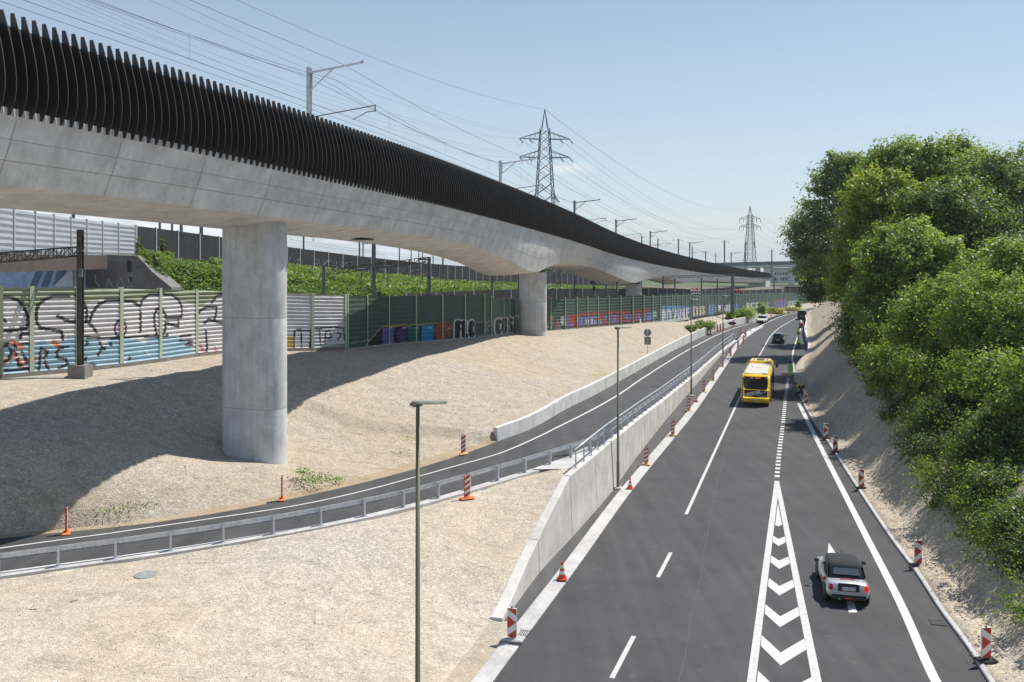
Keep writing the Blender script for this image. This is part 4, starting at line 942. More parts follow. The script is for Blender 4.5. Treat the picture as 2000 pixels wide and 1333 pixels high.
p0_, zt0, _ = fence_at(s_at_px(100))
nf1 = thing('corrugated_noise_fence', tuple(p0_), 'corrugated pale noise fence covered in large white, black and blue graffiti bubble letters', 'noise fence')
p1_, zt1, _ = fence_at(s_at_px(900))
nf2 = thing('green_noise_fence', tuple(p1_), 'long dark green noise fence with light green posts and graffiti along its foot', 'noise fence')
mat('post_pale', (.42, .48, .36), .6); mat('post_green', (.33, .50, .31), .6); mat('post_blue', (.25, .48, .66), .6)
marks1 = [-75, 60-35, 61, 148, 236, 312, 383, 450, 527, 610, 674]
marks1 = [-250, -120, -20, 61, 151, 236, 312, 383, 451, 530, 610, 674]
sm = [s_at_px(m) if m > -200 else s_at_px(-200) for m in marks1]
def fposts(parent, ss_, m, wdt=.22):
    for s in ss_:
        p, zt_, px = fence_at(s); q = FA([s+.2])[0]-FA([s-.2])[0]; a = math.atan2(q[1], q[0]); M = Matrix.Rotation(a, 3, 'Z'); h = zt_-p.z
        mb = MB(); n = Vector((math.sin(a), -math.cos(a), 0)); mb.box(p+n*.10+Vector((0, 0, h/2+.05)), (wdt, .02, h+.12), M); mb.box(p+Vector((0, 0, h/2+.05)), (.02, .2, h+.12), M); mb.box(p-n*.10+Vector((0, 0, h/2+.05)), (wdt, .02, h+.12), M)
        mb.build('post', m, parent, world=True)
for a, b in zip(sm, sm[1:]):
    A, za, _ = fence_at(a); B, zb, _ = fence_at(b)
    painted_panel('panel', A, B, A.z+.25, B.z+.25, za, zb, a, b, pm, OLV, nf1, .29, .09, 64, 72, -.25)
    mb = MB(); d = (B-A); nn = Vector((d.y, -d.x, 0)).normalized(); mb.prism([A+Vector((0, 0, -.3)), B+Vector((0, 0, -.3)), B+Vector((0, 0, .25)), A+Vector((0, 0, .25))], nn*.12); mb.build('footing', 'concrete_old', nf1, world=True)
fposts(nf1, sm, 'post_pale', .26)
s0g = s_at_px(674); sg = [s0g+.3]
while sg[-1] < FA.length-30: sg.append(sg[-1]+3.02)
STEP = s_at_px(958.5); sg[int(np.argmin([abs(x-STEP) for x in sg]))] = STEP
for a, b in zip(sg, sg[1:]):
    A, za, _ = fence_at(a+.01); B, zb, _ = fence_at(b-.01); hh_ = min(za-A.z, zb-B.z)
    fine = A.y < 190
    painted_panel('panel', A, B, A.z+.05, B.z+.05, za, zb, a, b, pg, GRN, nf2, .40 if fine else .5, .035, 52 if fine else 34, 56 if fine else 36, -.05)
    mb = MB(); d = (B-A); nn = Vector((d.y, -d.x, 0)).normalized(); mb.prism([A+Vector((0, 0, -.3)), B+Vector((0, 0, -.3)), B+Vector((0, 0, .06)), A+Vector((0, 0, .06))], nn*.1)
    if B.y < 150: mb.build('footing', 'concrete_kerb', nf2, world=True)
fposts(nf2, sg, 'post_green', .14)
for s in sg[1:24]:
    p, zt_, px = fence_at(s)
# ================================================================ railway side
BA = arc([p for p in BAR]); _bs = np.linspace(0, BA.length, 3000); _bp = BA(_bs); _bx = 1000+FPX*_bp[:, 0]/_bp[:, 1]
def b_at_px(px): return float(np.interp(px, _bx, _bs))
def panel_wall(name, label, cat, A, s0, s1, step_, hgt, m, post_m, ridge=0, parts='panel', vert=False, group=None, drop=0.0, tags=None):
    p = A([s0])[0]; r = thing(name, (p[0], p[1], p[2]-hgt), label, cat, group)
    n_ = max(1, round((s1-s0)/step_)); st = (s1-s0)/n_
    for k in range(n_):
        a, b = Vector(A([s0+k*st])[0]), Vector(A([s0+(k+1)*st])[0]); d = b-a; d.z = 0; n = Vector((d.y, -d.x, 0)).normalized()
        rows = []; q = 15 if ridge else 2
        mb = MB()
        if ridge:
            for j in range(q):
                zz = -hgt*(1-j/(q-1)); o = .03 if j % 2 else -.03
                rows.append([tuple(a+Vector((0, 0, zz))+n*o), tuple(b+Vector((0, 0, zz))+n*o)])
            mb.grid(rows)
            rows = [[tuple(a+Vector((0, 0, zz))-n*.08), tuple(b+Vector((0, 0, zz))-n*.08)] for zz in (-hgt, 0)]; mb.grid(rows)
        elif vert:
            m_ = 24; bot = []; topr = []
            for j in range(m_+1):
                u = j/m_; pp = a*(1-u)+b*u+n*(.03 if j % 2 else -.03); bot.append(tuple(pp-Vector((0, 0, hgt)))); topr.append(tuple(pp))
            mb.grid([bot, topr])
        else: mb.prism([a-Vector((0, 0, hgt)), b-Vector((0, 0, hgt)), b, a], -n*.1)
        mb.build('panel', m, r, world=True)
    for k in range(n_+1):
        a = Vector(A([s0+k*st])[0]); d = Vector(A([min(A.length, s0+k*st+.2)])[0])-Vector(A([s0+k*st-.2])[0]); M = Matrix.Rotation(math.atan2(d.y, d.x), 3, 'Z')
        mb = MB(); mb.box(a+Vector((0, 0, -(hgt+drop)/2+.06)), (.16, .22, hgt+drop+.12), M); mb.build('post', post_m, r, world=True)
    return r
panel_wall('grey_noise_barrier', 'light grey ribbed noise barrier high on the railway bridge at upper left', 'noise barrier', BA, 1.0, b_at_px(264), 4.9, 3.55, 'grey_panel', 'galv', ridge=1, drop=.9)
panel_wall('black_noise_barrier', 'black noise barrier with silver posts on top of the grassy railway embankment', 'noise barrier', BA, b_at_px(266), BA.length-40, 5.0, 3.9, 'black_panel', 'galv', vert=True)
LA = arc(LOW)
panel_wall('low_black_barrier', 'low black barrier between the grass slope and the green fence, under the viaduct', 'noise barrier', LA, 0.5, LA.length-12, 6.0, 4.6, 'black_panel', 'galv')
# tags sprayed on the black barriers
mat('tag_silver', (.34, .36, .37), .6); mat('tag_red', (.38, .08, .08), .6); mat('tag_white', (.6, .6, .6), .6)
def wall_tag(string, A, amap, x0, x1, yt0, yt1, yb0, yb1, w, m, off=.07, parent=None):
    mb = MB(); n = len(string)
    def q(k, u, v):
        x = x0+(x1-x0)*(k+.07+u*.86)/n; r = (x-x0)/(x1-x0); y = (yb0+(yb1-yb0)*r)*(1-v)+(yt0+(yt1-yt0)*r)*v
        s = amap(x); p = Vector(A([s])[0]); t = Vector(A([s+.2])[0])-p; t.z = 0; t.normalize(); nn = Vector((t.y, -t.x, 0)); z = CAMH+(HOR-y)*p.y/FPX
        return Vector((p.x, p.y, z))+nn*off
    for k, ch in enumerate(string):
        for st in GL[ch]: mb.tube([q(k, u, v) for u, v in st], w/2, 4, flat=.3)
    return mb.build('tag', m, parent, world=True)
bar_o = [o for o in bpy.data.objects if o.name == 'black_noise_barrier'][0]; lbo = [o for o in bpy.data.objects if o.name == 'low_black_barrier'][0]
wall_tag('BUKOV', BA, b_at_px, 613, 658, 506, 511, 527, 530, .14, 'tag_silver', parent=bar_o); wall_tag('RST', BA, b_at_px, 664, 690, 512, 514, 529, 531, .14, 'tag_silver', parent=bar_o)
wall_tag('OY', BA, b_at_px, 563, 587, 503, 504, 517, 518, .12, 'tag_silver', parent=bar_o); wall_tag('PUNKERMOS', BA, b_at_px, 712, 760, 519, 521, 530, 532, .12, 'tag_silver', parent=bar_o)
wall_tag('CAROUSEL', BA, b_at_px, 770, 872, 525, 532, 534, 539, .10, 'tag_silver', parent=bar_o)
_lp = LA(np.linspace(0, LA.length, 800)); _lx = 1000+FPX*_lp[:, 0]/_lp[:, 1]; l_at = lambda px: float(np.interp(px, _lx, np.linspace(0, LA.length, 800)))
wall_tag('OGO', LA, l_at, 1347, 1368, 567, 567, 574, 574, .5, 'tag_white', .12, lbo); wall_tag('SEK', LA, l_at, 1435, 1450, 565, 565, 573, 573, .5, 'tag_red', .12, lbo); wall_tag('KAV', LA, l_at, 1350, 1366, 563, 563, 567, 567, .35, 'tag_red', .12, lbo)

# --- railway bridge abutment at upper left
def slab(pts, d, thick, name, m, parent):
    P = [Vector(pd(x, y, d)) for x, y in pts]; mb = MB(); mb.prism(P, Vector((0, thick, 0))); return mb.build(name, m, parent, world=True)
rb = thing('railway_bridge', pd(150, 575, 95), 'old railway bridge abutment of stained concrete and blue painted wall under the grey barrier', 'railway bridge')
slab(((160, 522), (205, 498), (268, 500), (296, 530), (335, 562), (335, 600), (160, 600)), 96, 3, 'abutment_wall', 'concrete_old', rb)
slab(((52, 505), (149, 500), (149, 600), (52, 600)), 92, 2, 'painted_wall', 'blue_paint', rb)
slab(((-120, 505), (54, 505), (54, 600), (-120, 600)), 94.5, 1.5, 'shaded_wall', 'blue_paint', rb)
for a, b, c, e in ((78, 92, 70, 58), (100, 112, 92, 80), (116, 134, 118, 104)): slab(((a, 509), (b, 508), (c, 560), (e, 560)), 91.9, .05, 'painted_stroke', mat('dusk_blue', (.13, .19, .30), .8) if 'dusk_blue' not in M_ else 'dusk_blue', rb)
slab(((104, 560), (142, 522), (142, 560)), 91.86, .04, 'painted_patch', 'pale_paint', rb)
mb = MB(); rows = []
for s in np.linspace(0, b_at_px(205), 14):
    p = Vector(BA([s])[0]); rows.append([tuple(p+Vector((x, y, z))) for x, y, z in ((.3, 0, -3.6), (.3, 0, -5.1), (-3.0, 0, -5.1), (-3.0, 0, -3.6))])
mb.grid(rows); mb.build('girder', 'steel_rust', rb, world=True)
for st in ([(187, 537), (187, 552), (195, 560)], [(208, 560), (212, 545), (220, 560)], [(228, 560), (236, 545), (244, 560)], [(252, 545), (250, 560), (262, 560)]):
    mb = MB(); mb.tube([Vector(pd(x, y, 95.95)) for x, y in st], .2, 4, flat=.2); mb.build('tag', 'tag_white', rb, world=True)

# --- masts
def hbeam(mb, base, h, w=.26):
    b = Vector(base); mb.box(b+Vector((0, 0, h/2)), (.03, w, h)); mb.box(b+Vector((0, w/2, h/2)), (w, .03, h)); mb.box(b+Vector((0, -w/2, h/2)), (w, .03, h))
def ground_z_mast(px, y0, y1, d, label, w=.26, arms=(), m='steel_mast', base=None, name='catenary_mast'):
    """mast standing at depth d, its head at photo row y0, its visible foot at y1; goes down 2 m further"""
    X = (px-1000)*d/FPX; zt_ = CAMH+(HOR-y0)*d/FPX; zb = (CAMH+(HOR-y1)*d/FPX) if base is None else base
    r = thing(name, (X, d, zb), label, 'mast', 'railway masts'); mb = MB(); hbeam(mb, (0, 0, 0), zt_-zb, w); mb.build('pole', m, r)
    for a in arms:
        # (height below head, reach, drop of the stay)
        zz = zt_-zb-a[0]; mb = MB(); mb.tube([(0, 0, zz), (a[1], 0, zz+a[2])], .05, 5); 
        if a[3]: mb.tube([(0, 0, zz-a[3]), (a[1]*.6, 0, zz+a[2]*.6)], .035, 4)
        mb.build('arm', m, r)
        mb = MB(); mb.tube([(a[1], 0, zz+a[2]), (a[1], 0, zz+a[2]-.5)], .07, 6); mb.build('insulator', 'steel_rust', r)
    return r, X, zt_, zb
fm0, X0, Z0, B0 = ground_z_mast(157, 449, 727, 51.5, 'dark steel railway mast on a concrete block, in front of the graffiti fence', w=.29, m='steel_rust', base=CAMH-228*51.5/FPX)
mb = MB(); mb.box((0, 0, -.1), (1.0, 1.0, 1.1)); mb.build('foot_block', 'concrete_old', fm0)
mb = MB(); mb.box((.12, -.22, 5.9), (.25, .1, .5)); mb.box((0, 0, 7.2), (.5, .5, .06)); mb.build('fittings', 'steel_mast', fm0)
for (px, y0, y1, d, w, lab, arms) in (
    (730, 472, 600, 104, .42, 'tall square steel mast rising behind the green fence, over the grass slope', ()),
    (632, 519, 600, 100, .30, 'short rusty mast carrying the left end of the lattice beam over the tracks', ()),
    (838, 503, 600, 98, .36, 'dark mast carrying the right end of the lattice beam over the tracks', ()),
    (961, 509, 600, 118, .24, 'slim mast just left of the second pier', ((.3, 1.6, .5, .9),)),
    (1013, 528, 600, 128, .26, 'dark mast touching the left side of the second pier', ()),
    (1205, 524, 600, 150, .24, 'slim silver mast left of the third pier, behind the green fence', ((.2, -6.0, -.2, 0),)),
    (1122, 520, 600, 150, .24, 'mast in the middle of the gap between the second and third piers', ()),
    (1184, 535, 600, 175, .22, 'thin pole close left of the third pier', ()),
    (1253, 540, 600, 190, .22, 'thin pole right of the third pier under the girder', ()),
    (1295, 541, 600, 165, .30, 'silver mast carrying the near beam under the end of the viaduct', ()),
    (1370, 543, 600, 230, .30, 'grey mast in the shade under the far viaduct', ()),
    (1318, 545, 600, 200, .24, 'pole under the viaduct right of the silver mast', ()),
    (1401, 545, 600, 215, .26, 'pale pole under the viaduct before the tallest trackside mast', ()),
    (1512, 540, 600, 300, .34, 'dark mast at the far end of the viaduct beside the steps', ())):
    ground_z_mast(px, y0, y1, d, lab, w, arms)
bm, *_ = ground_z_mast(1431, 536, 621, 172, 'tall grey trackside mast in front of the green fence, near the bushes', .5, (), base=1.5)
# lattice beams between masts
def lattice(name, label, A, B, h, m, n_, parent=None, wy=.5):
    A, B = Vector(A), Vector(B); r = thing(name, tuple(A), label, 'beam'); mb = MB(); u = Vector((0, 0, h))
    for o in (Vector((0, 0, 0)), Vector((0, wy, 0))):
        mb.tube([A+o, B+o], .05, 4); mb.tube([A+o+u, B+o+u], .05, 4)
        for k in range(n_):
            a = A+(B-A)*(k/n_)+o; b = A+(B-A)*((k+1)/n_)+o; mb.tube([a, b+u] if k % 2 else [a+u, b], .03, 4); mb.tube([a, a+u], .03, 4)
    mb.build('truss', m, r, world=True); return r
l1 = lattice('lattice_beam', 'dark lattice beam over the tracks between two masts, against the grass slope', pd(632, 538, 100), pd(838, 512, 98), .55, 'steel_rust', 22)
for x, y in ((706, 528), (757, 523), (825, 508)):
    mb = MB(); p = Vector(pd(x, y, 99)); mb.tube([p, p-Vector((0, 0, 2.3))], .06, 6); mb.tube([p-Vector((.0, 0, 1.2)), p-Vector((1.6, 0, 1.9))], .04, 5); mb.tube([p+Vector((-.5, 0, .1)), p+Vector((.5, 0, .1))], .12, 5); mb.build('hanger', 'steel_mast', l1, world=True)
lattice('lattice_beam', 'weathered lattice beam at far left, ending at the dark mast before the graffiti fence', pd(-150, 524, 51.5), pd(157, 500, 51.5), .55, 'steel_rust', 20)
l2 = lattice('portal_beam', 'slim steel beam under the end of the viaduct, joined to the tallest trackside mast', pd(1295, 544, 165), pd(1431, 540, 172), .4, 'steel_mast', 14)
lattice('portal_beam', 'far steel beam reaching from the trackside mast towards the steps', pd(1431, 548, 172), pd(1512, 545, 300), .4, 'steel_mast', 14)
lattice('portal_beam', 'pale lattice beam against the clouds under the long span of the viaduct', pd(708, 477, 190), pd(780, 472, 190), .4, 'steel_mast', 10)
lattice('portal_beam', 'short lattice beam against the clouds left of the second pier', pd(866, 494, 210), pd(915, 493, 215), .4, 'steel_mast', 8)
lattice('portal_beam', 'thin beam with insulators seen through the arch left of the third pier', pd(1064, 536, 220), pd(1205, 527, 150), .35, 'steel_mast', 16)
# masts of the upper tracks, beyond the black barrier
for k, (px, y0, y1, d, w, lab, arms) in enumerate((
    (143, 396, 470, 110, .28, 'pole behind the grey barrier, cut off by the viaduct above', ()),
    (312, 405, 470, 135, .26, 'first of three poles in the clouds left of the broad pier', ()),
    (336, 405, 470, 135, .26, 'middle one of three poles in the clouds left of the broad pier', ()),
    (354, 405, 470, 138, .36, 'thickest of three poles in the clouds left of the broad pier', ()),
    (393, 412, 470, 132, .40, 'lattice mast stub beside the broad pier', ()),
    (593, 430, 510, 160, .26, 'mast with bent arm right of the broad pier, above the barrier', ((1.2, 3.2, .2, 0), (2.2, 1.8, -1.2, 0))),
    (702, 450, 530, 178, .28, 'left one of two close masts under the soffit drain', ()),
    (709, 455, 530, 180, .22, 'right one of two close masts under the soffit drain', ()),
    (780, 455, 540, 190, .22, 'left end mast of the insulator row under the long span', ()), (803, 455, 540, 195, .2, 'second mast of the insulator row under the long span', ()),
    (818, 455, 540, 195, .2, 'third mast of the insulator row under the long span', ()), (825, 455, 540, 200, .2, 'fourth mast of the insulator row under the long span', ()),
    (846, 465, 540, 200, .2, 'last thin mast of the insulator row under the long span', ()),
    (865, 470, 540, 205, .34, 'stout mast under the long span carrying a short beam', ()),
    (976, 505, 560, 230, .2, 'distant thin pole left of the second pier', ()))):
    ground_z_mast(px, y0, y1, d, lab, w, arms)
# masts on the horizon, beyond the far viaduct
for k, (px, y0, y1, d, lab, arms) in enumerate((
    (1253.5, 461, 520, 330, 'leftmost of the T-shaped masts above the far viaduct', ((.5, 1.1, 0, 0), (.5, -1.1, 0, 0))),
    (1285, 467, 530, 340, 'small cross-armed mast beside a bracket mast on the viaduct', ((2.6, 1.2, 0, 0), (2.6, -1.2, 0, 0))),
    (1325, 467, 540, 330, 'T-shaped mast above the middle of the far viaduct', ((.4, 1.6, 0, 0), (.4, -2.2, 0, 0))),
    (1352, 483, 540, 400, 'small mast beside the sixth bracket mast', ((2.2, 1, 0, 0),)),
    (1378, 491, 540, 420, 'short distant T mast right of the sixth bracket mast', ((.3, 1.2, 0, 0), (.3, -1.2, 0, 0))),
    (1398, 495, 540, 430, 'short distant cross-armed mast', ((1.5, 1.5, 0, 0), (1.5, -1.5, 0, 0))),
    (1415, 469.5, 545, 340, 'tall bare mast with small arms left of the far pylon', ((.6, 1.6, 0, 0), (.6, -1.0, 0, 0))),
    (1455.5, 475, 545, 340, 'tall plain mast directly left of the far pylon', ()),
    (1507.5, 488.5, 545, 380, 'mast above the distant road bridge, near the trees', ((.5, 1.0, 0, 0), (.5, -1.6, 0, 0))))):
    ground_z_mast(px, y0, y1, d, lab, .42 if k != 5 else .34, arms)
# bracket masts on the viaduct
CM = []
for k, (px, yt) in enumerate(((605, 132), (977, 314), (1122, 392), (1203, 429), (1270, 452), (1347, 473), (1428, 493))):
    off = W-.9; s = s_of_px(px, off); p, t, n, sl = vframe(s); q = p+n*off; zd = p.z-1.9; zt_ = CAMH+(HOR-yt)*q.y/FPX
    a = math.atan2(-n.y, -n.x); H = zt_-zd
    lab = ['tall grey bracket mast on the viaduct, nearest the camera', 'second bracket mast on the viaduct, left of the big pylon', 'third bracket mast on the viaduct, just right of the big pylon', 'fourth bracket mast on the viaduct', 'fifth bracket mast on the viaduct, beside a small cross-armed mast', 'sixth bracket mast on the viaduct', 'last small bracket mast on the viaduct, before the distant bridge'][k]
    r = thing('bracket_mast', (q.x, q.y, zd), lab, 'mast', 'bracket masts on the viaduct', rz=a)
    mb = MB(); hbeam(mb, (0, 0, 0), H, .26); mb.build('pole', 'steel_mast' if k > 1 else 'galv', r)
    mb = MB(); mb.tube([(0, 0, H-.35), (3.9, 0, H+.05)], .075, 6); mb.tube([(.1, 0, H-1.5), (1.8, 0, H-.2)], .05, 6); mb.box((.25, 0, H-.8), (.05, .1, 1.2)); mb.box((3.9, 0, H+.1), (.2, .1, .15)); mb.build('bracket', 'galv' if k < 2 else 'steel_mast', r)
    mb = MB(); mb.tube([(0, 0, H-3.3), (4.8, 0, H-2.75)], .04, 6); mb.tube([(3.2, 0, H-3.6), (4.2, 0, H-3.15), (4.8, 0, H-3.1)], .03, 5); mb.tube([(4.8, 0, H-2.75), (4.8, 0, H-3.15)], .05, 5); mb.build('cantilever_arm', 'steel_mast', r)
    CM.append((s, zd, H))
# catenary wires along the viaduct
def wire(name, pts, rad, label, n=4, group='overhead wires'):
    P = [Vector(p) for p in pts]; r = MB().tube(P, rad, n, cap=False).build(name, 'wire', None); r['label'] = label; r['category'] = 'wire'; r['group'] = group; return r
def along(off, hfun, s0=1, s1=None, st=2.0):
    out = []
    for s in np.arange(s0, s1 or VL-4, st):
        p, t, n, sl = vframe(s); out.append(p+n*off+Vector((0, 0, -1.9+hfun(s))))
    return out
ms = [CM[0][0]-100, CM[0][0]-50]+[c[0] for c in CM]
def sag(s, amt):
    for a, b in zip(ms, ms[1:]):
        if a <= s <= b: u = (s-a)/(b-a); return -4*amt*u*(1-u)
    return 0
HH = CM[0][2]
def rad(d): return .012
wire('contact_wire', along(3.9, lambda s: HH-3.1), .014, 'lowest overhead wire running along the near side of the viaduct')
wire('contact_wire', along(4.9, lambda s: HH-3.1), .012, 'lower overhead wire over the far side of the viaduct deck')
wire('carrier_wire', along(3.9, lambda s: HH-1.0+sag(s, 1.1)), .012, 'sagging carrier wire above the near contact wire of the viaduct')
wire('carrier_wire', along(4.9, lambda s: HH-.9+sag(s, .9)), .011, 'sagging carrier wire above the far contact wire of the viaduct')
wire('feeder_wire', along(3.8, lambda s: HH+.2+sag(s, .5)), .013, 'feeder wire at the tips of the bracket masts')
wire('feeder_wire', along(6.2, lambda s: HH-.6+sag(s, .5)), .013, 'feeder wire beside the heads of the bracket masts')
dr_ = MB()
for s in np.arange(8, 180, 11):
    p, t, n, sl = vframe(s); b = p+n*3.9; dr_.tube([b+Vector((0, 0, -1.9+HH-3.1)), b+Vector((0, 0, -1.9+HH-1.0+sag(s, 1.1)))], .006, 3)
o = dr_.build('dropper_wires', 'wire'); o['label'] = 'short vertical droppers linking the two near wires over the viaduct'; o['category'] = 'wire'; o['group'] = 'overhead wires'

# ---------------------------------------------------------------- lattice pylons
def pylon(px, ytop, d, label, sc, zbase, rot=0.0, big=True):
    X = (px-1000)*d/FPX; ztop = CAMH+(HOR-ytop)*d/FPX; H = ztop-zbase; r = thing('power_pylon', (X, d, zbase), label, 'pylon', 'high-voltage pylons', rz=rot)
    body = MB(); tk = .11 if big else .16
    top = H-4.0*sc
    def hw(z): return 2.9*(1-z/top)+.9*(z/top) if z < top*.98 else .9
    zs = [0]; 
    while zs[-1] < top-1.2: zs.append(zs[-1]+max(1.7, hw(zs[-1])*1.45))
    zs[-1] = top
    for a, b in ((-1, -1), (1, -1), (1, 1), (-1, 1)):
        body.tube([(a*hw(z)*sc, b*hw(z)*sc, z) for z in zs], tk, 4); body.tube([(a*.62*sc, b*.62*sc, top), (0, 0, H)], tk*.8, 4)
    for z0, z1 in zip(zs, zs[1:]):
        h0, h1 = hw(z0)*sc, hw(z1)*sc
        for A, B in (((-1, -1), (1, -1)), ((1, -1), (1, 1)), ((1, 1), (-1, 1)), ((-1, 1), (-1, -1))):
            body.tube([(A[0]*h0, A[1]*h0, z0), (B[0]*h1, B[1]*h1, z1)], tk*.6, 3); body.tube([(B[0]*h0, B[1]*h0, z0), (A[0]*h1, A[1]*h1, z1)], tk*.6, 3)
    body.build('lattice_tower', 'steel_mast', r)
    ends = []
    for zf, ln in ((H-6.2*sc, 5.2*sc), (H-10.0*sc, 5.2*sc), (H-18.3*sc, 2.4*sc)):
        for sg_ in (-1, 1):
            mb = MB(); h = hw(zf)*sc
            for b in (-1, 1):
                mb.tube([(sg_*h*.8, b*h*.8, zf), (sg_*ln, 0, zf+.1)], tk*.75, 3); mb.tube([(sg_*h*.8, b*h*.8, zf+1.5*sc), (sg_*ln, 0, zf+.15)], tk*.65, 3)
            for u in (.3, .55, .8): mb.tube([(sg_*(h+(ln-h)*u), -h*.8*(1-u), zf), (sg_*(h+(ln-h)*u), h*.8*(1-u), zf)], tk*.5, 3); mb.tube([(sg_*(h+(ln-h)*u), 0, zf), (sg_*(h+(ln-h)*(u-.12)), 0, zf+1.5*sc*(1-u+.1))], tk*.5, 3)
            mb.build('cross_arm', 'steel_mast', r)
            for u in (1.0, .52):
                mb = MB(); x = sg_*(h+(ln-h)*u)
                if big: mb.tube([(x, 0, zf), (x+.5, -.9, zf-.9)], .10, 5); mb.tube([(x+.5, -.9, zf-.9), (x+.35, -.2, zf-1.5), (x-.1, .6, zf-1.4), (x-.3, .9, zf-.7)], .02, 3)
                else: mb.tube([(x, 0, zf), (x, 0, zf-1.6*sc)], .14, 5)
                mb.build('insulator', 'steel_rust', r)
                if ln > 3*sc: ends.append(Vector((X, d, zbase))+Matrix.Rotation(rot, 3, 'Z')@Vector((x, 0, zf-(0 if big else 1.6*sc))))
    return Vector((X, d, ztop)), ends
T1, E1 = pylon(1064, 214, 180, 'big dark lattice pylon with two wide cross arms, behind the viaduct', 1.0, 6.0, rot=.12)
T2, E2 = pylon(1465, 403, 480, 'far smaller lattice pylon near the trees on the right', 1.15, -2, rot=.1, big=False)
def catenary(a, b, sg_, n=26): return [a+(b-a)*(k/n)-Vector((0, 0, 4*sg_*(k/n)*(1-k/n))) for k in range(n+1)]
wire('earth_wire', catenary(T1, T2, 9), .03, 'topmost wire sagging from the big pylon to the far pylon', group='high-voltage wires')
wire('earth_wire', catenary(T1, Vector((-58, 20, 47)), 5), .018, 'topmost wire running from the big pylon up to the left edge', group='high-voltage wires')
for k, (a, b) in enumerate(zip(E1, E2)):
    wire('power_line', catenary(a, b, 10), .020, 'thin power line sagging between the two lattice pylons', group='high-voltage wires')
for k, a in enumerate(E1):
    wire('power_line', catenary(a, a+Vector((-64, -158, 6)), 6), .010, 'thin power line from the big pylon towards the upper left', group='high-voltage wires')
T3 = Vector((400, 800, 30))
for k, a in enumerate([T2]+E2[::2]): wire('power_line', catenary(a, a+Vector((160, 330, -4)), 10), .035, 'faint power line leaving the far pylon to the right', group='high-voltage wires')
# wires of the ground-level and upper tracks
for k, (a, b, da, db) in enumerate((((-100, 470), (430, 505), 60, 108), ((160, 474), (632, 515), 70, 150), ((565, 455), (1010, 500), 120, 230), ((565, 468), (1010, 512), 120, 230), ((600, 478), (1020, 516), 130, 240), ((565, 503), (1020, 528), 90, 160), ((590, 520), (1020, 545), 95, 140), ((1070, 530), (1300, 546), 150, 260), ((1060, 545), (1290, 560), 140, 240), ((1300, 552), (1510, 553), 170, 300), ((1300, 560), (1510, 558), 170, 300), ((1230, 466), (1520, 512), 300, 420), ((1240, 474), (1500, 500), 300, 420))):
    A_, B_2 = Vector(pd(*a, da)), Vector(pd(*b, db)); wire('contact_wire', catenary(A_, B_2, .8, 10), .018, 'thin contact wire over the tracks beyond the fence', group='track wires')

# ---------------------------------------------------------------- far background
db_ = thing('distant_bridge', (95, 430, 0), 'distant grey road bridge crossing behind the end of the viaduct', 'bridge')
def road_z(x): return 0
pA = [Vector(pd(x, y, d)) for x, y, d in ((1330, 517, 400), (1400, 515, 405), (1460, 513.5, 410), (1500, 512.5, 415), (1560, 511.5, 420), (1640, 511, 430))]
for nm, dz0, dz1, th, m in (('deck', -2.8, -1.5, 9, 'concrete_new'), ('parapet', -1.5, .3, .4, 'bridge_steel')):
    mb = MB(); mb.grid([[tuple(p+Vector((0, 0 if k < 2 else th, z))) for k, z in enumerate((dz0*(.8 if nm == 'deck' else 1), dz1, dz1, dz0))]+[tuple(p+Vector((0, 0, dz0*(.8 if nm == 'deck' else 1))))] for p in pA]); mb.build(nm, m, db_, world=True)
for x in (1480, 1545): mb = MB(); p = Vector(pd(x, 525, 423)); mb.box(p-Vector((0, 0, 6)), (2.0, 2.5, 13)); mb.build('pier', 'concrete_new', db_, world=True)
wb = thing('white_building', pd(1535, 575, 470), 'long white building with rows of windows behind the distant bridge', 'building')
mb = MB(); a, b = Vector(pd(1512, 527, 470)), Vector(pd(1630, 575, 470)); mb.box(((a.x+b.x)/2, 480, (a.z+b.z)/2-2), (b.x-a.x, 20, a.z-b.z+5)); mb.build('wall', 'building_white', wb, world=True)
for yy in (535, 545, 554):
    for x in range(1515, 1590, 5):
        mb = MB(); p = Vector(pd(x, yy, 469.9)); mb.box(p, (.75, .12, 1.3)); mb.build('window', 'glass_dark', wb, world=True)
mb = MB(); mb.box(((a.x+b.x)/2, 479.5, a.z+.7), (b.x-a.x+1, 21.5, .5)); mb.build('roof_edge', 'grey_panel', wb, world=True)
gw = thing('grey_wall', pd(1540, 575, 310), 'weathered grey board wall beyond the fence near the trees', 'wall')
for x in range(1532, 1584, 9): mb = MB(); a, b = Vector(pd(x, 560, 310)), Vector(pd(x+8.6, 575, 310)); mb.box(((a.x+b.x)/2, 310.2, (a.z+b.z)/2-1), (b.x-a.x, .3, a.z-b.z+2)); mb.build('panel', 'black_panel', gw, world=True)
st_ = thing('steel_stairs', pd(1520, 574, 290), 'steel stairs leading up beside the far end of the viaduct', 'stairs')
for o in (0, 1.4):
    mb = MB(); mb.tube([Vector(pd(1532, 575, 290))+Vector((0, o, 0)), Vector(pd(1521, 541, 290))+Vector((0, o, 0))], .12, 4); mb.tube([Vector(pd(1532, 569, 290))+Vector((0, o, 0)), Vector(pd(1521, 535, 290))+Vector((0, o, 0))], .06, 4); mb.build('stringer', 'galv', st_, world=True)
for k in range(14):
    u = k/13; a = Vector(pd(1532, 575, 290)); b = Vector(pd(1521, 541, 290)); p = a+(b-a)*u; mb = MB(); mb.box(p+Vector((0, .7, 0)), (.5, 1.4, .05)); mb.build('step', 'galv', st_, world=True)
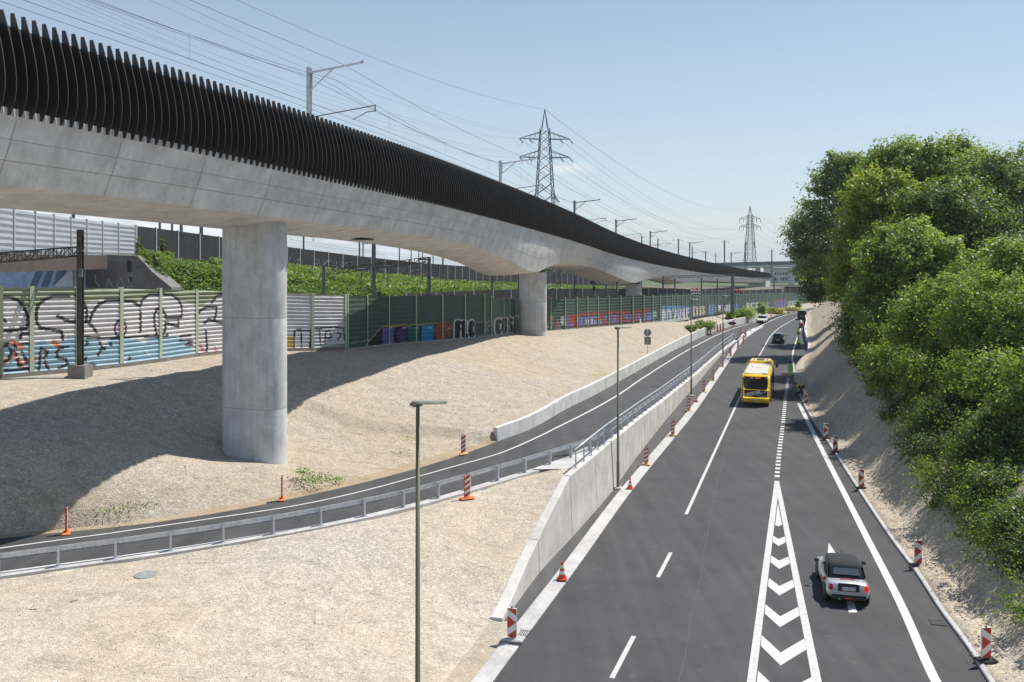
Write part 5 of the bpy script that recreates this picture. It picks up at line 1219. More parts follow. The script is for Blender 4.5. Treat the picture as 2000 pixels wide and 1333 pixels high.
# railway signal among the masts
sg2 = thing('railway_signal', pd(1159, 575, 150), 'black railway signal on a pole, seen through the arch right of the second pier', 'signal')
mb = MB(); p = Vector(pd(1159, 575, 150)); mb.tube([p, p+Vector((0, 0, 3.6))], .07, 6); mb.build('pole', 'steel_mast', sg2, world=True)
mb = MB(); mb.cbox(p+Vector((0, 0, 2.6)), (.9, .2, 1.6), .2); mb.cbox(p+Vector((.1, 0, .9)), (.5, .3, .7), .1); mb.build('signal_head', 'black_plastic', sg2, world=True)
sg3 = thing('railway_signal', pd(254, 575, 80), 'black railway signal with ladder, beside the old abutment at left', 'signal')
mb = MB(); p = Vector(pd(249, 575, 80)); mb.tube([p, p+Vector((0, 0, 2.6))], .06, 6); mb.tube([p+Vector((.3, 0, 0)), p+Vector((.3, 0, 2.6))], .03, 4); mb.build('pole', 'steel_mast', sg3, world=True)
mb = MB(); mb.cbox(p+Vector((.2, 0, 2.6)), (.5, .25, 1.1), .1); mb.cbox(p+Vector((.35, 0, 1.4)), (.25, .25, .5), .05); mb.build('signal_head', 'black_plastic', sg3, world=True)
# ================================================================ plants
def zmesh(objname):
    o = bpy.data.objects[objname]; import mathutils.bvhtree as bt
    me = o.data; return bt.BVHTree.FromPolygons([tuple(v.co) for v in me.vertices], [tuple(p.vertices) for p in me.polygons])
bv1, bv2, bv3 = zmesh('gravel_bank'), zmesh('gravel_embankment'), zmesh('right_bank')
def leaf_mesh(name, C, N_, size, m, parent=None, rng=None, up=.5, aspect=.62, **kw):
    """leaf blades: centres C (k,3), preferred outward directions N_ (k,3)"""
    k = len(C); rng = rng or np.random.default_rng(1)
    nrm = N_*.55+rng.normal(size=(k, 3))*.62; nrm[:, 2] += up; nrm /= np.linalg.norm(nrm, axis=1, keepdims=True)
    a = np.cross(nrm, rng.normal(size=(k, 3))); a /= np.linalg.norm(a, axis=1, keepdims=True); b = np.cross(nrm, a)
    s = (size*rng.uniform(.6, 1.35, k))[:, None]
    tip, tail = C+a*s*.5, C-a*s*.5; l = C+b*s*.5*aspect+nrm*s*.12; r = C-b*s*.5*aspect+nrm*s*.12
    V = np.stack([tail, l, tip, r], 1).reshape(-1, 3)
    if parent is not None: V = V-np.array(wloc(parent))
    F = np.arange(4*k, dtype=np.int32); me = bpy.data.meshes.new(name); me.vertices.add(4*k); me.vertices.foreach_set('co', V.astype(np.float32).ravel()); me.loops.add(4*k); me.loops.foreach_set('vertex_index', F); me.polygons.add(k); me.polygons.foreach_set('loop_start', np.arange(0, 4*k, 4, dtype=np.int32)); me.update()
    me.materials.append(M_[m]); o = bpy.data.objects.new(name, me); COL.objects.link(o); o.parent = parent
    for q, v in kw.items(): o[q] = v
    return o
LOWV = [-.55]
def crown_points(rng, c, r, clumps, per, clump_r, flat=.62, low=None, fill=.35):
    low = LOWV[0] if low is None else low
    """leaf centres in clumps spread through an ellipsoid crown, mostly near its surface"""
    c = np.array(c, float); r = np.array(r, float); d = rng.normal(size=(clumps, 3)); d /= np.linalg.norm(d, axis=1, keepdims=True)
    d[:, 2] = np.where(d[:, 2] < low, -d[:, 2]*.6, d[:, 2]); rad_ = np.where(rng.random(clumps) < fill, rng.uniform(.35, .8, clumps), rng.uniform(.80, 1.08, clumps))[:, None]
    cc = c+d*r*rad_*(1+.16*np.sin(d[:, :1]*5.1+c[0])*np.cos(d[:, 1:2]*4.3+d[:, 2:]*3.7+c[1])); sz = clump_r*rng.uniform(.5, 1.8, clumps)
    q = rng.normal(size=(clumps, per, 3)); q /= np.linalg.norm(q, axis=2, keepdims=True); q *= rng.random((clumps, per, 1))**.45; q[:, :, 2] *= flat; dq = d*np.array([1, 1, .6])+np.array([0, 0, .25]); q += dq[:, None, :]*(q*dq[:, None, :]).sum(2, keepdims=True)*.7
    q *= np.where(rng.random((clumps, per, 1)) < .14, rng.uniform(1.05, 1.45, (clumps, per, 1)), 1.0)
    P = cc[:, None, :]+q*sz[:, None, None]; Nn = q+d[:, None, :]*.8
    return P.reshape(-1, 3), Nn.reshape(-1, 3), cc
def tree(name, label, cat, base, blobs, m, leaf, per, clump_r, seed, group=None, trunk_r=.25, extra=None, flat=.62, fill=.35, dens=1.0, up=.5):
    """blobs: list of (centre, radii, clumps)"""
    rng = np.random.default_rng(seed); r = thing(name, base, label, cat, group); Ps, Ns, tips = [], [], []
    for c, rr, n in blobs:
        P, Nn, cc = crown_points(rng, c, rr, int(n*dens), per, clump_r, flat, fill=fill); Ps.append(P); Ns.append(Nn); tips.append(cc)
    P = np.concatenate(Ps); Nn = np.concatenate(Ns); leaf_mesh('crown', P, Nn, leaf, m, r, rng, up)
    if extra:
        k = int(len(P)*extra[1]); i = rng.choice(len(P), k, replace=False); leaf_mesh('second_leaves', P[i]+Nn[i]*.15, Nn[i], leaf, extra[0], r, rng, up)  # random share of the leaves repeated in a second leaf colour
    b = Vector(base); mb = MB(); top = Vector(tuple(np.mean([np.array(x[0]) for x in blobs], 0)))
    top = Vector((b.x*.5+top.x*.5, b.y*.5+top.y*.5, max(x[0][2]+x[1][2]*.4 for x in blobs)))
    tr = [b+(top-b)*u+Vector((math.sin(u*5+seed)*.25*u*3, math.cos(u*4+seed)*.2*u*3, 0)) for u in np.linspace(0, 1, 8)]; tr[0] = b-Vector((0, 0, .4))
    mb.tube(tr, [trunk_r*(1.15-u) for u in np.linspace(0, 1, 8)], 8)
    alltips = np.concatenate(tips); sel = rng.choice(len(alltips), min(len(alltips), 34), replace=False)
    for i in sel:
        t = Vector(alltips[i]); u = min(.92, max(.15, ((t.z-b.z)/max(.1, top.z-b.z))*.75-.05)); j = u*7; k0 = int(j); st = tr[k0].lerp(tr[min(7, k0+1)], j-k0); mid = st.lerp(t, .5)+Vector((0, 0, .06*(t-st).length))
        mb.tube([st, mid, t], [trunk_r*.33, trunk_r*.18, .015], 5)
    mb.build('trunk', 'bark', r, world=True, smooth=True)
    return r
def C3(px, py, d): return np.array(pd(px, py, d))
def bank_z(X, Y):
    """height of the right bank"""
    a = float(AR(Y)[0]); tz = float(np.interp(Y, Ys, top_z)); rn = float(np.interp(Y, Ys, run)); u = (X-a-1.1)/(rn-1.1); return .3+(tz-.3)*min(1, max(0, u)) if u < 1 else tz+.3
def pxr(n, d): return n*d/FPX
seed = 3
def big(label, name, px, py, d, rx, ry, m, clumps, leaf, extra=None, sub=(), trunk=.3, clump_px=None, per=90, cat='tree', group='trees on the right bank', fill=.35, up=.5, base=None, flat=.62):
    """a tree whose crown is seen as an ellipse of rx by ry photo pixels"""
    global seed; seed += 1
    c = C3(px, py, d); bl = [(c, (pxr(rx, d), pxr(rx, d)*.85, pxr(ry, d)), clumps)]
    for sx, sy, sd, srx, sry, n in sub: bl.append((C3(sx, sy, sd), (pxr(srx, sd), pxr(srx, sd)*.85, pxr(sry, sd)), n))
    bx0 = c[0] if base is None else base[0]; by0 = c[1] if base is None else base[1]
    if cat == 'tree': bl = [(c_, r_, int(n_*1.7)) for c_, r_, n_ in bl]; per = int(per*.75); leaf *= 1.12; clump_px = (clump_px or 17)*.74; flat = .8
    return tree(name, label, cat, (bx0, by0, bank_z(bx0, by0)), bl, m, leaf, per, (clump_px or 17)*d/FPX, seed, group, trunk, extra, fill=fill, up=up, flat=flat)
# tall trees, back row
TR_ = 1
big('tall poplar with silvery leaves, at the left end of the tree row', 'poplar_tree', 1630, 400, 122, 60, 88, 'leaf_poplar', 150, .36, sub=((1590, 470, 120, 50, 60, 85), (1650, 335, 122, 45, 40, 60), (1575, 520, 121, 34, 50, 45), (1680, 470, 122, 50, 70, 60)), trunk=.4, clump_px=14, per=52, fill=.22, base=(48.5, 122))
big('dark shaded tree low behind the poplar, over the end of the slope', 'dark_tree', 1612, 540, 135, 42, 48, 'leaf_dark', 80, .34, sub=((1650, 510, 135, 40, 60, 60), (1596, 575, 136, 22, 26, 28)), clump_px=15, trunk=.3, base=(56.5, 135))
big('tallest tree of the row, rounded bright green top against the sky', 'lime_tree', 1800, 375, 104, 98, 98, 'leaf_mid', 260, .33, extra=('leaf_bright', .25), sub=((1755, 330, 104, 60, 50, 90), (1860, 330, 104, 60, 52, 90), (1810, 480, 102, 90, 70, 120)), trunk=.45, clump_px=17)
big('feathery pale tree at the right edge, branches showing against the sky', 'willow_tree', 1962, 385, 92, 60, 92, 'leaf_poplar', 170, .24, sub=((2020, 370, 92, 60, 85, 110), (1935, 345, 92, 34, 50, 50), (1990, 470, 92, 60, 60, 90)), trunk=.3, clump_px=13, per=60, fill=.5)
big('dark green tree between the tallest tree and the feathery one', 'dark_tree', 1905, 470, 84, 60, 95, 'leaf_dark', 170, .26, extra=('leaf_mid', .3), sub=((1960, 530, 80, 60, 60, 90),), clump_px=18)
big('yellowish green tree standing before the poplar, turning colour', 'maple_tree', 1712, 430, 92, 62, 92, 'leaf_yellow', 150, .30, extra=('leaf_bright', .5), sub=((1680, 500, 91, 45, 60, 70), (1740, 380, 92, 40, 40, 40), (1665, 560, 92, 40, 50, 50)), clump_px=13, per=60, base=(37.2, 92))
big('broad maple with light green leaf tips, trunk visible above the slope', 'maple_tree', 1775, 520, 74, 92, 78, 'leaf_mid', 240, .26, extra=('leaf_bright', .45), sub=((1735, 590, 74, 60, 55, 90), (1830, 590, 72, 60, 55, 90)), trunk=.35, clump_px=15, base=(34.6, 76))
big('mid-green tree filling the middle of the row behind the maple', 'lime_tree', 1840, 440, 82, 75, 85, 'leaf_mid', 200, .27, extra=('leaf_dark', .4), clump_px=18)
big('bushy green tree low at the right edge behind the hazels', 'hazel_tree', 1960, 560, 62, 90, 80, 'leaf_mid', 190, .22, extra=('leaf_bright', .4), sub=((1880, 600, 60, 50, 55, 90),), clump_px=18)
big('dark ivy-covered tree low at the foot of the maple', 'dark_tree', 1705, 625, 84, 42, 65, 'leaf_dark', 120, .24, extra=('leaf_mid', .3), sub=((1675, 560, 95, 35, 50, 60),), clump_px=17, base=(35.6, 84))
LOWV[0] = -1.1
# hazel thickets on the slope
hz = 'hazel shrubs on the right slope'
def shrub(label, px, py, d, rx, ry, n, m='leaf_mid', extra=('leaf_bright', .4), sub=(), leaf=.15, cl=20): return big(label, 'hazel_shrub', px, py, d, rx, ry, m, int(n*1.5), leaf*1.15, extra, sub, .07, cl*.72, 70, 'shrub', hz, .35, .4, flat=.8)
shrub('farthest hazel shrub, dark, at the top left end of the thicket', 1690, 650, 84, 34, 50, 110, 'leaf_dark', ('leaf_mid', .4), leaf=.2, sub=((1672, 605, 92, 22, 30, 40),))
shrub('hazel shrub overhanging the slope below the maple', 1750, 660, 70, 66, 62, 170, sub=((1740, 720, 66, 44, 40, 90),), leaf=.18)
shrub('hazel shrub with bright tips in the middle of the thicket', 1840, 640, 62, 88, 78, 230, sub=((1825, 740, 58, 60, 52, 130),), leaf=.18)
shrub('large hazel shrub at the right edge, behind the nearest ones', 1950, 640, 55, 100, 90, 250, leaf=.17, sub=((1930, 750, 50, 70, 56, 130),))
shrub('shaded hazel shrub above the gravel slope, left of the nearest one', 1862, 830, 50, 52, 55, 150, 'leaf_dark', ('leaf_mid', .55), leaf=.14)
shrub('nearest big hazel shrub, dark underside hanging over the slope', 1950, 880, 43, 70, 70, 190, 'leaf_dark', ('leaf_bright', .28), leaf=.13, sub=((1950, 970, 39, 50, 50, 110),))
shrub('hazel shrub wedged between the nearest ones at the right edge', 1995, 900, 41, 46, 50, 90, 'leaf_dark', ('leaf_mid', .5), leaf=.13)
shrub('upper right hazel shrub cut off by the picture edge', 2040, 800, 42, 75, 100, 180, leaf=.14)
shrub('low dark hazel shrub nearest the lower delineators', 1990, 1035, 35, 34, 40, 100, 'leaf_dark', ('leaf_mid', .5), leaf=.11)
big('dense green tree filling the gap above the hazels, behind the maple', 'lime_tree', 1900, 400, 98, 62, 90, 'leaf_mid', 170, .30, extra=('leaf_bright', .3), sub=((1880, 520, 90, 60, 60, 90),))
big('light green tree behind the willow at the very right edge', 'lime_tree', 2010, 500, 100, 70, 70, 'leaf_bright', 120, .30)
# low shoots along the lower edge of the thicket, rooted on the slope itself
def slope_hit(px, py):
    best = None
    for Y in np.arange(26, 140, .25):
        X = (px-1000)*Y/FPX; z = CAMH+(HOR-py)*Y/FPX; dz = z-bank_z(X, Y)
        if best is None or abs(dz) < best[0]: best = (abs(dz), X, Y)
    return best[1], best[2]
lowb = [(1662, 612), (1664, 645), (1668, 680), (1682, 715), (1706, 742), (1728, 770), (1748, 800), (1772, 826), (1790, 850), (1778, 868), (1800, 900), (1812, 935), (1838, 962), (1862, 990), (1880, 1018), (1905, 1046), (1930, 1070), (1958, 1086), (1985, 1100), (1830, 900), (1868, 940), (1900, 980), (1935, 1015), (1765, 780), (1815, 850), (1850, 880), (1890, 920), (1925, 960), (1965, 1030), (1990, 1060), (1975, 1120), (2000, 1100), (2004, 1195), (1740, 815), (1775, 890), (1822, 985)]
for px, py in lowb:
    X, Y = slope_hit(px+4, py+6); seed += 1; rr = 1.1+.4*math.sin(seed*1.7)+(Y-34)*.010; z = bank_z(X, Y)
    tree('low_shrub', 'low leafy shoot rooted on the right gravel slope along the lower edge of the thicket', 'shrub', (X, Y, z), [((X+.3, Y, z+.55), (rr, rr, rr*.8), 26)], 'leaf_dark' if seed % 3 else 'leaf_mid', .12+(Y-34)*.0013, 60, .38, seed, 'low shoots along the thicket edge', .02, ('leaf_bright', .18) if seed % 2 else None, fill=.4, flat=.8)
# distant trees behind the railway
for px, py, d, rx, ry, lab in ((1085, 532, 330, 30, 13, 'dark distant trees seen through the gap right of the second pier'), (1000, 522, 320, 26, 12, 'dark distant tree behind the barrier, left of the second pier'), (1150, 540, 340, 26, 10, 'distant treetop below the arch, near the third pier')):
    seed += 1; c = C3(px, py, d); tree('distant_tree', lab, 'tree', (c[0], c[1], 2), [(c, (pxr(rx, d), 4, pxr(ry, d)), 70)], 'leaf_dark', .8, 40, 1.5, seed, 'distant trees', .3)
# bushes by the far wall
def bush(label, px, py, d, rx, ry, n, m='leaf_bright', leaf=.28, z=None):
    global seed; seed += 1; py += 3; n = int(n*1.6); c = C3(px, py, d); hit = bv2.ray_cast(Vector((c[0], c[1], 30)), Vector((0, 0, -1)))[0]; gz = hit.z if hit is not None and hit.z < c[2]+pxr(ry, d)-.5 else c[2]-pxr(ry, d); tp = c[2]+pxr(ry, d); tree('roadside_bush', label, 'bush', (c[0], c[1], gz), [((c[0], c[1], (tp+gz)/2), (pxr(rx, d), pxr(rx, d)*.7, (tp-gz)/2), n)], m, leaf, 40, pxr(rx*.33, d), seed, 'bushes beside the ramp wall', .06, fill=.4)
bush('bright green bush behind the ramp wall, biggest of its group', 1450, 611, 179, 20, 10, 60); bush('round bush at the left end of the group by the ramp wall', 1428, 615, 172, 9, 7, 26)
bush('upright green bush in front of the fence, right of the tall mast', 1487, 603, 194, 8, 13, 34, leaf=.35); bush('slim pointed bush at the far right end of the fence', 1559, 597, 226, 5, 12, 16, leaf=.4); bush('low scrub on the sandy edge before the wall, greyish green', 1374, 630, 148, 20, 5, 50, 'leaf_mid'); bush('tangled low scrub left of the painted wall', 1347, 638, 139, 12, 4, 24, 'leaf_mid')
bush('yellowish scrub along the far end of the fence', 1515, 607, 206, 16, 5, 34, 'leaf_yellow', .35); bush('second strip of yellow-green scrub near the road bend', 1545, 604, 219, 14, 5, 26, 'leaf_yellow', .35)
bush('creeper bush on the old abutment below the black barrier', 290, 520, 98, 28, 28, 90, 'leaf_mid', .3)
bush('thin climbing plant on the first black panel', 269, 480, 102, 4, 18, 14, 'leaf_mid', .25); bush('thin climbing plant on the second black panel', 316, 478, 108, 4, 18, 14, 'leaf_mid', .25)
LOWV[0] = -.55
# weeds on the gravel
def tuft(label, x, y, z, n, r, h, m='leaf_grass'):
    global seed; seed += 1; rng = np.random.default_rng(seed); c = gp(x, y, z); th = thing('weed_tuft', c, label, 'weed', 'weeds on the gravel'); k = n; P = np.array(c)+np.stack([rng.normal(0, r, k), rng.normal(0, r, k), np.abs(rng.normal(0, h*.5, k))], -1); leaf_mesh('leaves', P, np.zeros((k, 3)), .10, m, th, rng, .9)
tuft('largest weed tuft at the foot of the broad pier, near the ramp', 616, 940, 2.3, 420, .45, .35); tuft('small weed tuft left of the largest one beside the pier', 590, 925, 2.6, 160, .25, .25); tuft('weed at the edge of the ramp right of the tufts', 660, 938, 2.1, 120, .25, .18)
tuft('weeds in the sun on the left edge of the slope', 18, 850, 5, 260, .8, .2); tuft('small weeds higher on the left slope', 80, 840, 5, 160, .6, .15); tuft('weeds on the shaded slope near the left edge', 60, 960, 3.1, 260, .9, .2); tuft('weeds at the shadow edge above the ramp', 240, 990, 2.4, 240, .7, .15)
tuft('dry weed clump in the middle of the gravel slope', 800, 860, 2.9, 90, .35, .3, 'leaf_yellow'); tuft('dry weed clump above the parapet wall', 1175, 735, 2.6, 160, .8, .3, 'leaf_yellow'); tuft('weeds at the foot of the corrugated fence', 145, 718, 6.6, 160, .4, .3)
# grass and creepers covering the railway embankment
rng = np.random.default_rng(77)
i0 = np.searchsorted(Ys, 99); rowsY = Ys[i0:]
def emb(n, y0, y1, bias=1.0, hgt=.35):
    Y = y0+(y1-y0)*rng.random(n)**bias; u = rng.random(n); a = rowsets['T2'][0]; b = rowsets['BB'][0]; az_ = rowsets['T2'][1]; bzz = rowsets['BB'][1]
    xa, xb, za, zb = (np.interp(Y, Ys, q) for q in (a, b, az_, bzz)); return np.stack([xa+(xb-xa)*u, Y, za+(zb-za)*u+hgt*rng.random(n)], -1), u
P, u = emb(170000, 99, 230, 1.6)
o = leaf_mesh('embankment_grass', P, np.zeros_like(P)+(0.2, -.3, .4), .46, 'leaf_grass', None, rng, .5, .45, kind='stuff')
P, u = emb(50000, 98, 150, 1.5, 1.1)
q = np.array([mnoise.noise(Vector((p[0]*.16, p[1]*.16, 0))) for p in P]); P = P[q > -.02]; P[:, 2] += .1
o = leaf_mesh('embankment_creeper', P, np.zeros_like(P)+(0.2, -.3, .4), .42, 'leaf_mid', None, rng, .5, .7, kind='stuff')
# undergrowth under the trees on the bank top
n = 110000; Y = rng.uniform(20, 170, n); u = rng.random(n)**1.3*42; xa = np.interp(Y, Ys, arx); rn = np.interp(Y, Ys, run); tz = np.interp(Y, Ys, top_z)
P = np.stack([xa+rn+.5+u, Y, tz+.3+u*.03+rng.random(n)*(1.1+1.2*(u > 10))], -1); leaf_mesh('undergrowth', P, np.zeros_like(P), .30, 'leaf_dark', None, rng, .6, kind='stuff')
# scattered stones
def stones(name, n, fn, m, lo, hi):
    V, F = [], []; ico = [(0, 0, 1), (.9, 0, .3), (.28, .85, .3), (-.72, .53, .3), (-.72, -.53, .3), (.28, -.85, .3), (0, 0, -.6)]; fc = [(0, 1, 2), (0, 2, 3), (0, 3, 4), (0, 4, 5), (0, 5, 1), (6, 2, 1), (6, 3, 2), (6, 4, 3), (6, 5, 4), (6, 1, 5)]
    pts = fn(n); k = len(pts); sz = lo+(hi-lo)*rng.random(k)**3; ang = rng.random(k)*6.28; base = np.array(ico); VV = np.zeros((k, 7, 3)); ca, sa = np.cos(ang), np.sin(ang)
    jit = rng.uniform(.6, 1.3, (k, 7, 3)); B = base[None]*jit*np.array([1, .75, .55]); VV[:, :, 0] = (B[:, :, 0]*ca[:, None]-B[:, :, 1]*sa[:, None]); VV[:, :, 1] = (B[:, :, 0]*sa[:, None]+B[:, :, 1]*ca[:, None]); VV[:, :, 2] = B[:, :, 2]
    VV = VV*sz[:, None, None]+pts[:, None, :]; FF = (np.array(fc)[None]+np.arange(k)[:, None, None]*7).reshape(-1, 3).astype(np.int32)
    me = bpy.data.meshes.new(name); me.vertices.add(k*7); me.vertices.foreach_set('co', VV.astype(np.float32).ravel()); me.loops.add(FF.size); me.loops.foreach_set('vertex_index', FF.ravel()); me.polygons.add(len(FF)); me.polygons.foreach_set('loop_start', np.arange(0, FF.size, 3, dtype=np.int32)); me.update(); me.materials.append(M_[m]); o = bpy.data.objects.new(name, me); COL.objects.link(o); o['kind'] = 'stuff'
ms_ = bpy.data.materials.new('stone'); ms_.use_nodes = True; t_ = ms_.node_tree; b_ = t_.nodes['Principled BSDF']; b_.inputs['Roughness'].default_value = .9; gg = N(t_, 'ShaderNodeNewGeometry'); t_.links.new(ramp(t_, gg.outputs['Random Per Island'], [(0, (.33, .30, .26)), (.5, (.50, .46, .41)), (1, (.68, .66, .62))]), b_.inputs['Base Color']); M_['stone'] = ms_
def zmesh(objname):
    o = bpy.data.objects[objname]; import mathutils.bvhtree as bt
    me = o.data; return bt.BVHTree.FromPolygons([tuple(v.co) for v in me.vertices], [tuple(p.vertices) for p in me.polygons])
bv1, bv2, bv3 = zmesh('gravel_bank'), zmesh('gravel_embankment'), zmesh('right_bank')
def on(bv, x0, x1, y0, y1, cond=lambda x, y: True):
    def f(n):
        out = []
        for _ in range(n):
            x, y = x0+(x1-x0)*rng.random(), y0+(y1-y0)*rng.random()
            if not cond(x, y): continue
            h = bv.ray_cast(Vector((x, y, 40)), Vector((0, 0, -1)))
            if h[0] is not None: out.append((x, y, h[0].z))
        return np.array(out)
    return f
stones('gravel_stones', 20000, on(bv1, -18, 3.2, 18, 47, lambda x, y: abs(x) < .62*y), 'stone', .012, .042)
stones('slope_stones', 22000, on(bv2, -24, 14, 37, 72, lambda x, y: abs(x) < .62*y), 'stone', .018, .06)
stones('bank_stones', 9000, on(bv3, 14, 30, 22, 80), 'stone', .02, .08)
# ================================================================ street furniture
def H2(y, f=None): return 0
def rotz(a): return Matrix.Rotation(a, 3, 'Z')
def clip_band(a0, a1, w, h, k):
    """band a0 < z - k*x < a1 inside the board w x h (x from -w/2)"""
    P = [(-w/2, a0-k*w/2), (w/2, a0+k*w/2), (w/2, a1+k*w/2), (-w/2, a1-k*w/2)]
    def cl(P, f):
        o = []
        for i in range(len(P)):
            a, b = P[i], P[(i+1) % len(P)]; fa, fb = f(a), f(b)
            if fa >= 0: o.append(a)
            if fa*fb < 0: t = fa/(fa-fb); o.append((a[0]+(b[0]-a[0])*t, a[1]+(b[1]-a[1])*t))
        return o
    P = cl(P, lambda p: p[1]) if P else P
    return cl(P, lambda p: h-p[1]) if P else P
def delineator(label, loc, rz, kind, foot, lean=0.0):
    r = thing('delineator', loc, label, 'delineator', 'red and white delineators', rz=rz)
    w, h, z0 = .26, 1.0, .14
    if kind == 'arrow': w = .32
    Ml = Matrix.Rotation(lean, 3, 'Y')
    mb = MB(); mb.cbox((0, 0, z0+h/2), (w+.03, .06, h+.03), .012); mb.build('board', 'stripe_white' if kind == 'arrow' else 'stripe_red', r)
    mb = MB()
    for sg_ in (-1, 1):
        y = -.0345*sg_ if sg_ > 0 else .0345
        polys = []
        if kind == 'arrow':
            polys = [[(-w/2, h), (w/2, h), (w/2, h*.76), (-w/2, h*.985)], [(-w/2, h*.27), (w/2, h*.52), (-w/2, h*.74)], [(-w/2, 0), (w/2, 0), (w/2, h*.27), (-w/2, h*.03)]]
        else:
            a = -.1
            while a < h+.2:
                q = clip_band(a, a+.13, w, h, .55); a += .26
                if len(q) > 2: polys.append(q)
        for q in polys:
            vs = [(x, y, z0+z) for x, z in q]; mb.add(vs, [tuple(range(len(vs)))])
    mb.build('stripes', 'stripe_red' if kind == 'arrow' else 'stripe_white', r, fixn=False)
    mb = MB(); mb.tube([(0, 0, 0), (0, 0, z0+.03)], .04, 8); mb.tube([(0, 0, z0+h), (0, 0, z0+h+.06)], .03, 6); mb.build('stem', 'black_plastic', r)
    if foot == 'black':
        mb = MB()
        for x in (-.3, -.1, .1, .3): mb.cbox((x*.9, 0, .05), (.09, .42, .09), .02)
        mb.box((0, .17, .045), (.62, .06, .07)); mb.box((0, -.17, .045), (.62, .06, .07)); mb.box((0, 0, .045), (.62, .1, .08)); mb.build('foot', 'foot_black', r)
    else:
        mb = MB(); mb.cbox((0, 0, .04), ({'orange': .72, 'pale': .8}.get(foot, .56), .32, .08), .035); mb.cbox((0, 0, .1), (.22, .2, .06), .02); mb.build('foot', {'orange': 'foot_orange', 'yellow': 'foot_yellow', 'pale': 'concrete_kerb'}[foot], r)
    return r
D = delineator
D('arrow delineator on the verge nearest the bottom right corner', gp(1926, 1292, .1), .12, 'arrow', 'black'); D('arrow delineator on the verge level with the silver car', gp(1793, 1106, .1), .1, 'arrow', 'black')
D('arrow delineator on the verge below the hanging shrub, above the silver car', gp(1682, 955, .1), .1, 'arrow', 'black'); D('lower of the two close arrow delineators on the right verge', gp(1631.5, 884, .1), .1, 'arrow', 'black')
D('upper of the two close arrow delineators on the right verge', gp(1613, 857.5, .1), .1, 'arrow', 'black'); D('arrow delineator just below the crouching worker', gp(1574, 788, .1), .15, 'arrow', 'black'); D('delineator the crouching worker leans over', gp(1561.5, 769, .1), .1, 'arrow', 'black')
D('white-edged arrow delineator at the foot of the sloping wall, by the grate', gp(1000, 1251, .1), -.25, 'arrow', 'pale')
for k, (x, y, kk, lab) in enumerate(((1262, 908, 'd', 'delineator on the gutter right of the second street lamp'), (1314, 851, 'd', 'delineator on the gutter between the second and third street lamps, lower one'), (1345, 803, 'd', 'delineator on the gutter just left of the third street lamp foot'),
    (1374.5, 766, 'd', 'first delineator on the gutter past the small cone'), (1392.5, 743.5, 'd', 'second delineator on the gutter past the small cone'), (1411, 716.5, 'd', 'delineator on the gutter before the fourth street lamp'), (1426.7, 696, 'd', 'delineator on the gutter right of the fourth street lamp'),
    (1441.5, 679.5, 'd', 'delineator below the tip of the diverge'), (1452, 669.5, 'd', 'thickest delineator at the diverge tip'), (1456, 659.5, 'd', 'right one of the pair in the diverge'), (1446, 655.5, 'd', 'left one of the pair in the diverge'))):
    D(lab, gp(x, y, .07), -.3-.02*k, kk, 'yellow')
for k, (x, y, lab) in enumerate(((1387.5, 654.6, 'delineator at the painted wall, leftmost of its row'), (1401.5, 648, 'second delineator of the row at the painted wall'), (1407, 646.5, 'third delineator of the row at the painted wall'), (1413, 644.5, 'fourth delineator of the row at the painted wall'), (1432.5, 637.8, 'delineator behind the dark oval sign'),
    (1452, 632, 'leaning delineator left of the white car'), (1465.5, 628.5, 'delineator touching the left of the white car'), (1506, 617.7, 'delineator on the far left verge, right of the white car'), (1523.5, 613.8, 'second delineator on the far left verge'), (1540.6, 612, 'farthest delineator, pale-edged, in the road bend'))):
    z = ozf(gp(x, y)[1]); D(lab, gp(x, y, z+.02), -.2, 'd' if k < 9 else 'arrow', 'orange')
D('delineator seen edge-on beside the ramp at far left, on orange foot', gp(130, 1042.5, 1.82), 1.92, 'd', 'orange'); D('delineator seen edge-on beside the ramp, below the broad pier', gp(551, 976.5, 1.92), 1.70, 'd', 'orange')
D('delineator at the outer ramp edge, left of the parapet wall end', gp(905, 888, 2.05), .62, 'd', 'yellow'); D('big delineator on the gravel in front of the guard rail', gp(912, 975, 2.45), .45, 'd', 'orange')
def cone(label, loc, sc=1.0):
    r = thing('traffic_cone', loc, label, 'traffic cone', 'traffic cones'); mb = MB(); mb.cbox((0, 0, .02*sc), (.42*sc, .42*sc, .045*sc), .02); mb.build('base', 'cone_red', r)
    def rr(z): return (.15*(1-z/.78)+.025)*sc
    for a, b, m, nm, e in ((.04, .22, 'cone_red', 'body', 0), (.22, .36, 'stripe_white', 'band', .004), (.36, .47, 'cone_red', 'body', 0), (.47, .58, 'stripe_white', 'band', .004), (.58, .74, 'cone_red', 'body', 0)):
        mb = MB(); mb.lathe([(rr(a)+e, a*sc), (rr(b)+e, b*sc)], 14); mb.build(nm, m, r, smooth=False)
    return r
cone('red and white traffic cone on the gutter nearest the camera', gp(1098, 1131, .08)); cone('smaller traffic cone beside the second street lamp', gp(1230.5, 953.5, .08), .85); cone('traffic cone on the gutter below the third street lamp', gp(1360, 785.5, .08), .85)
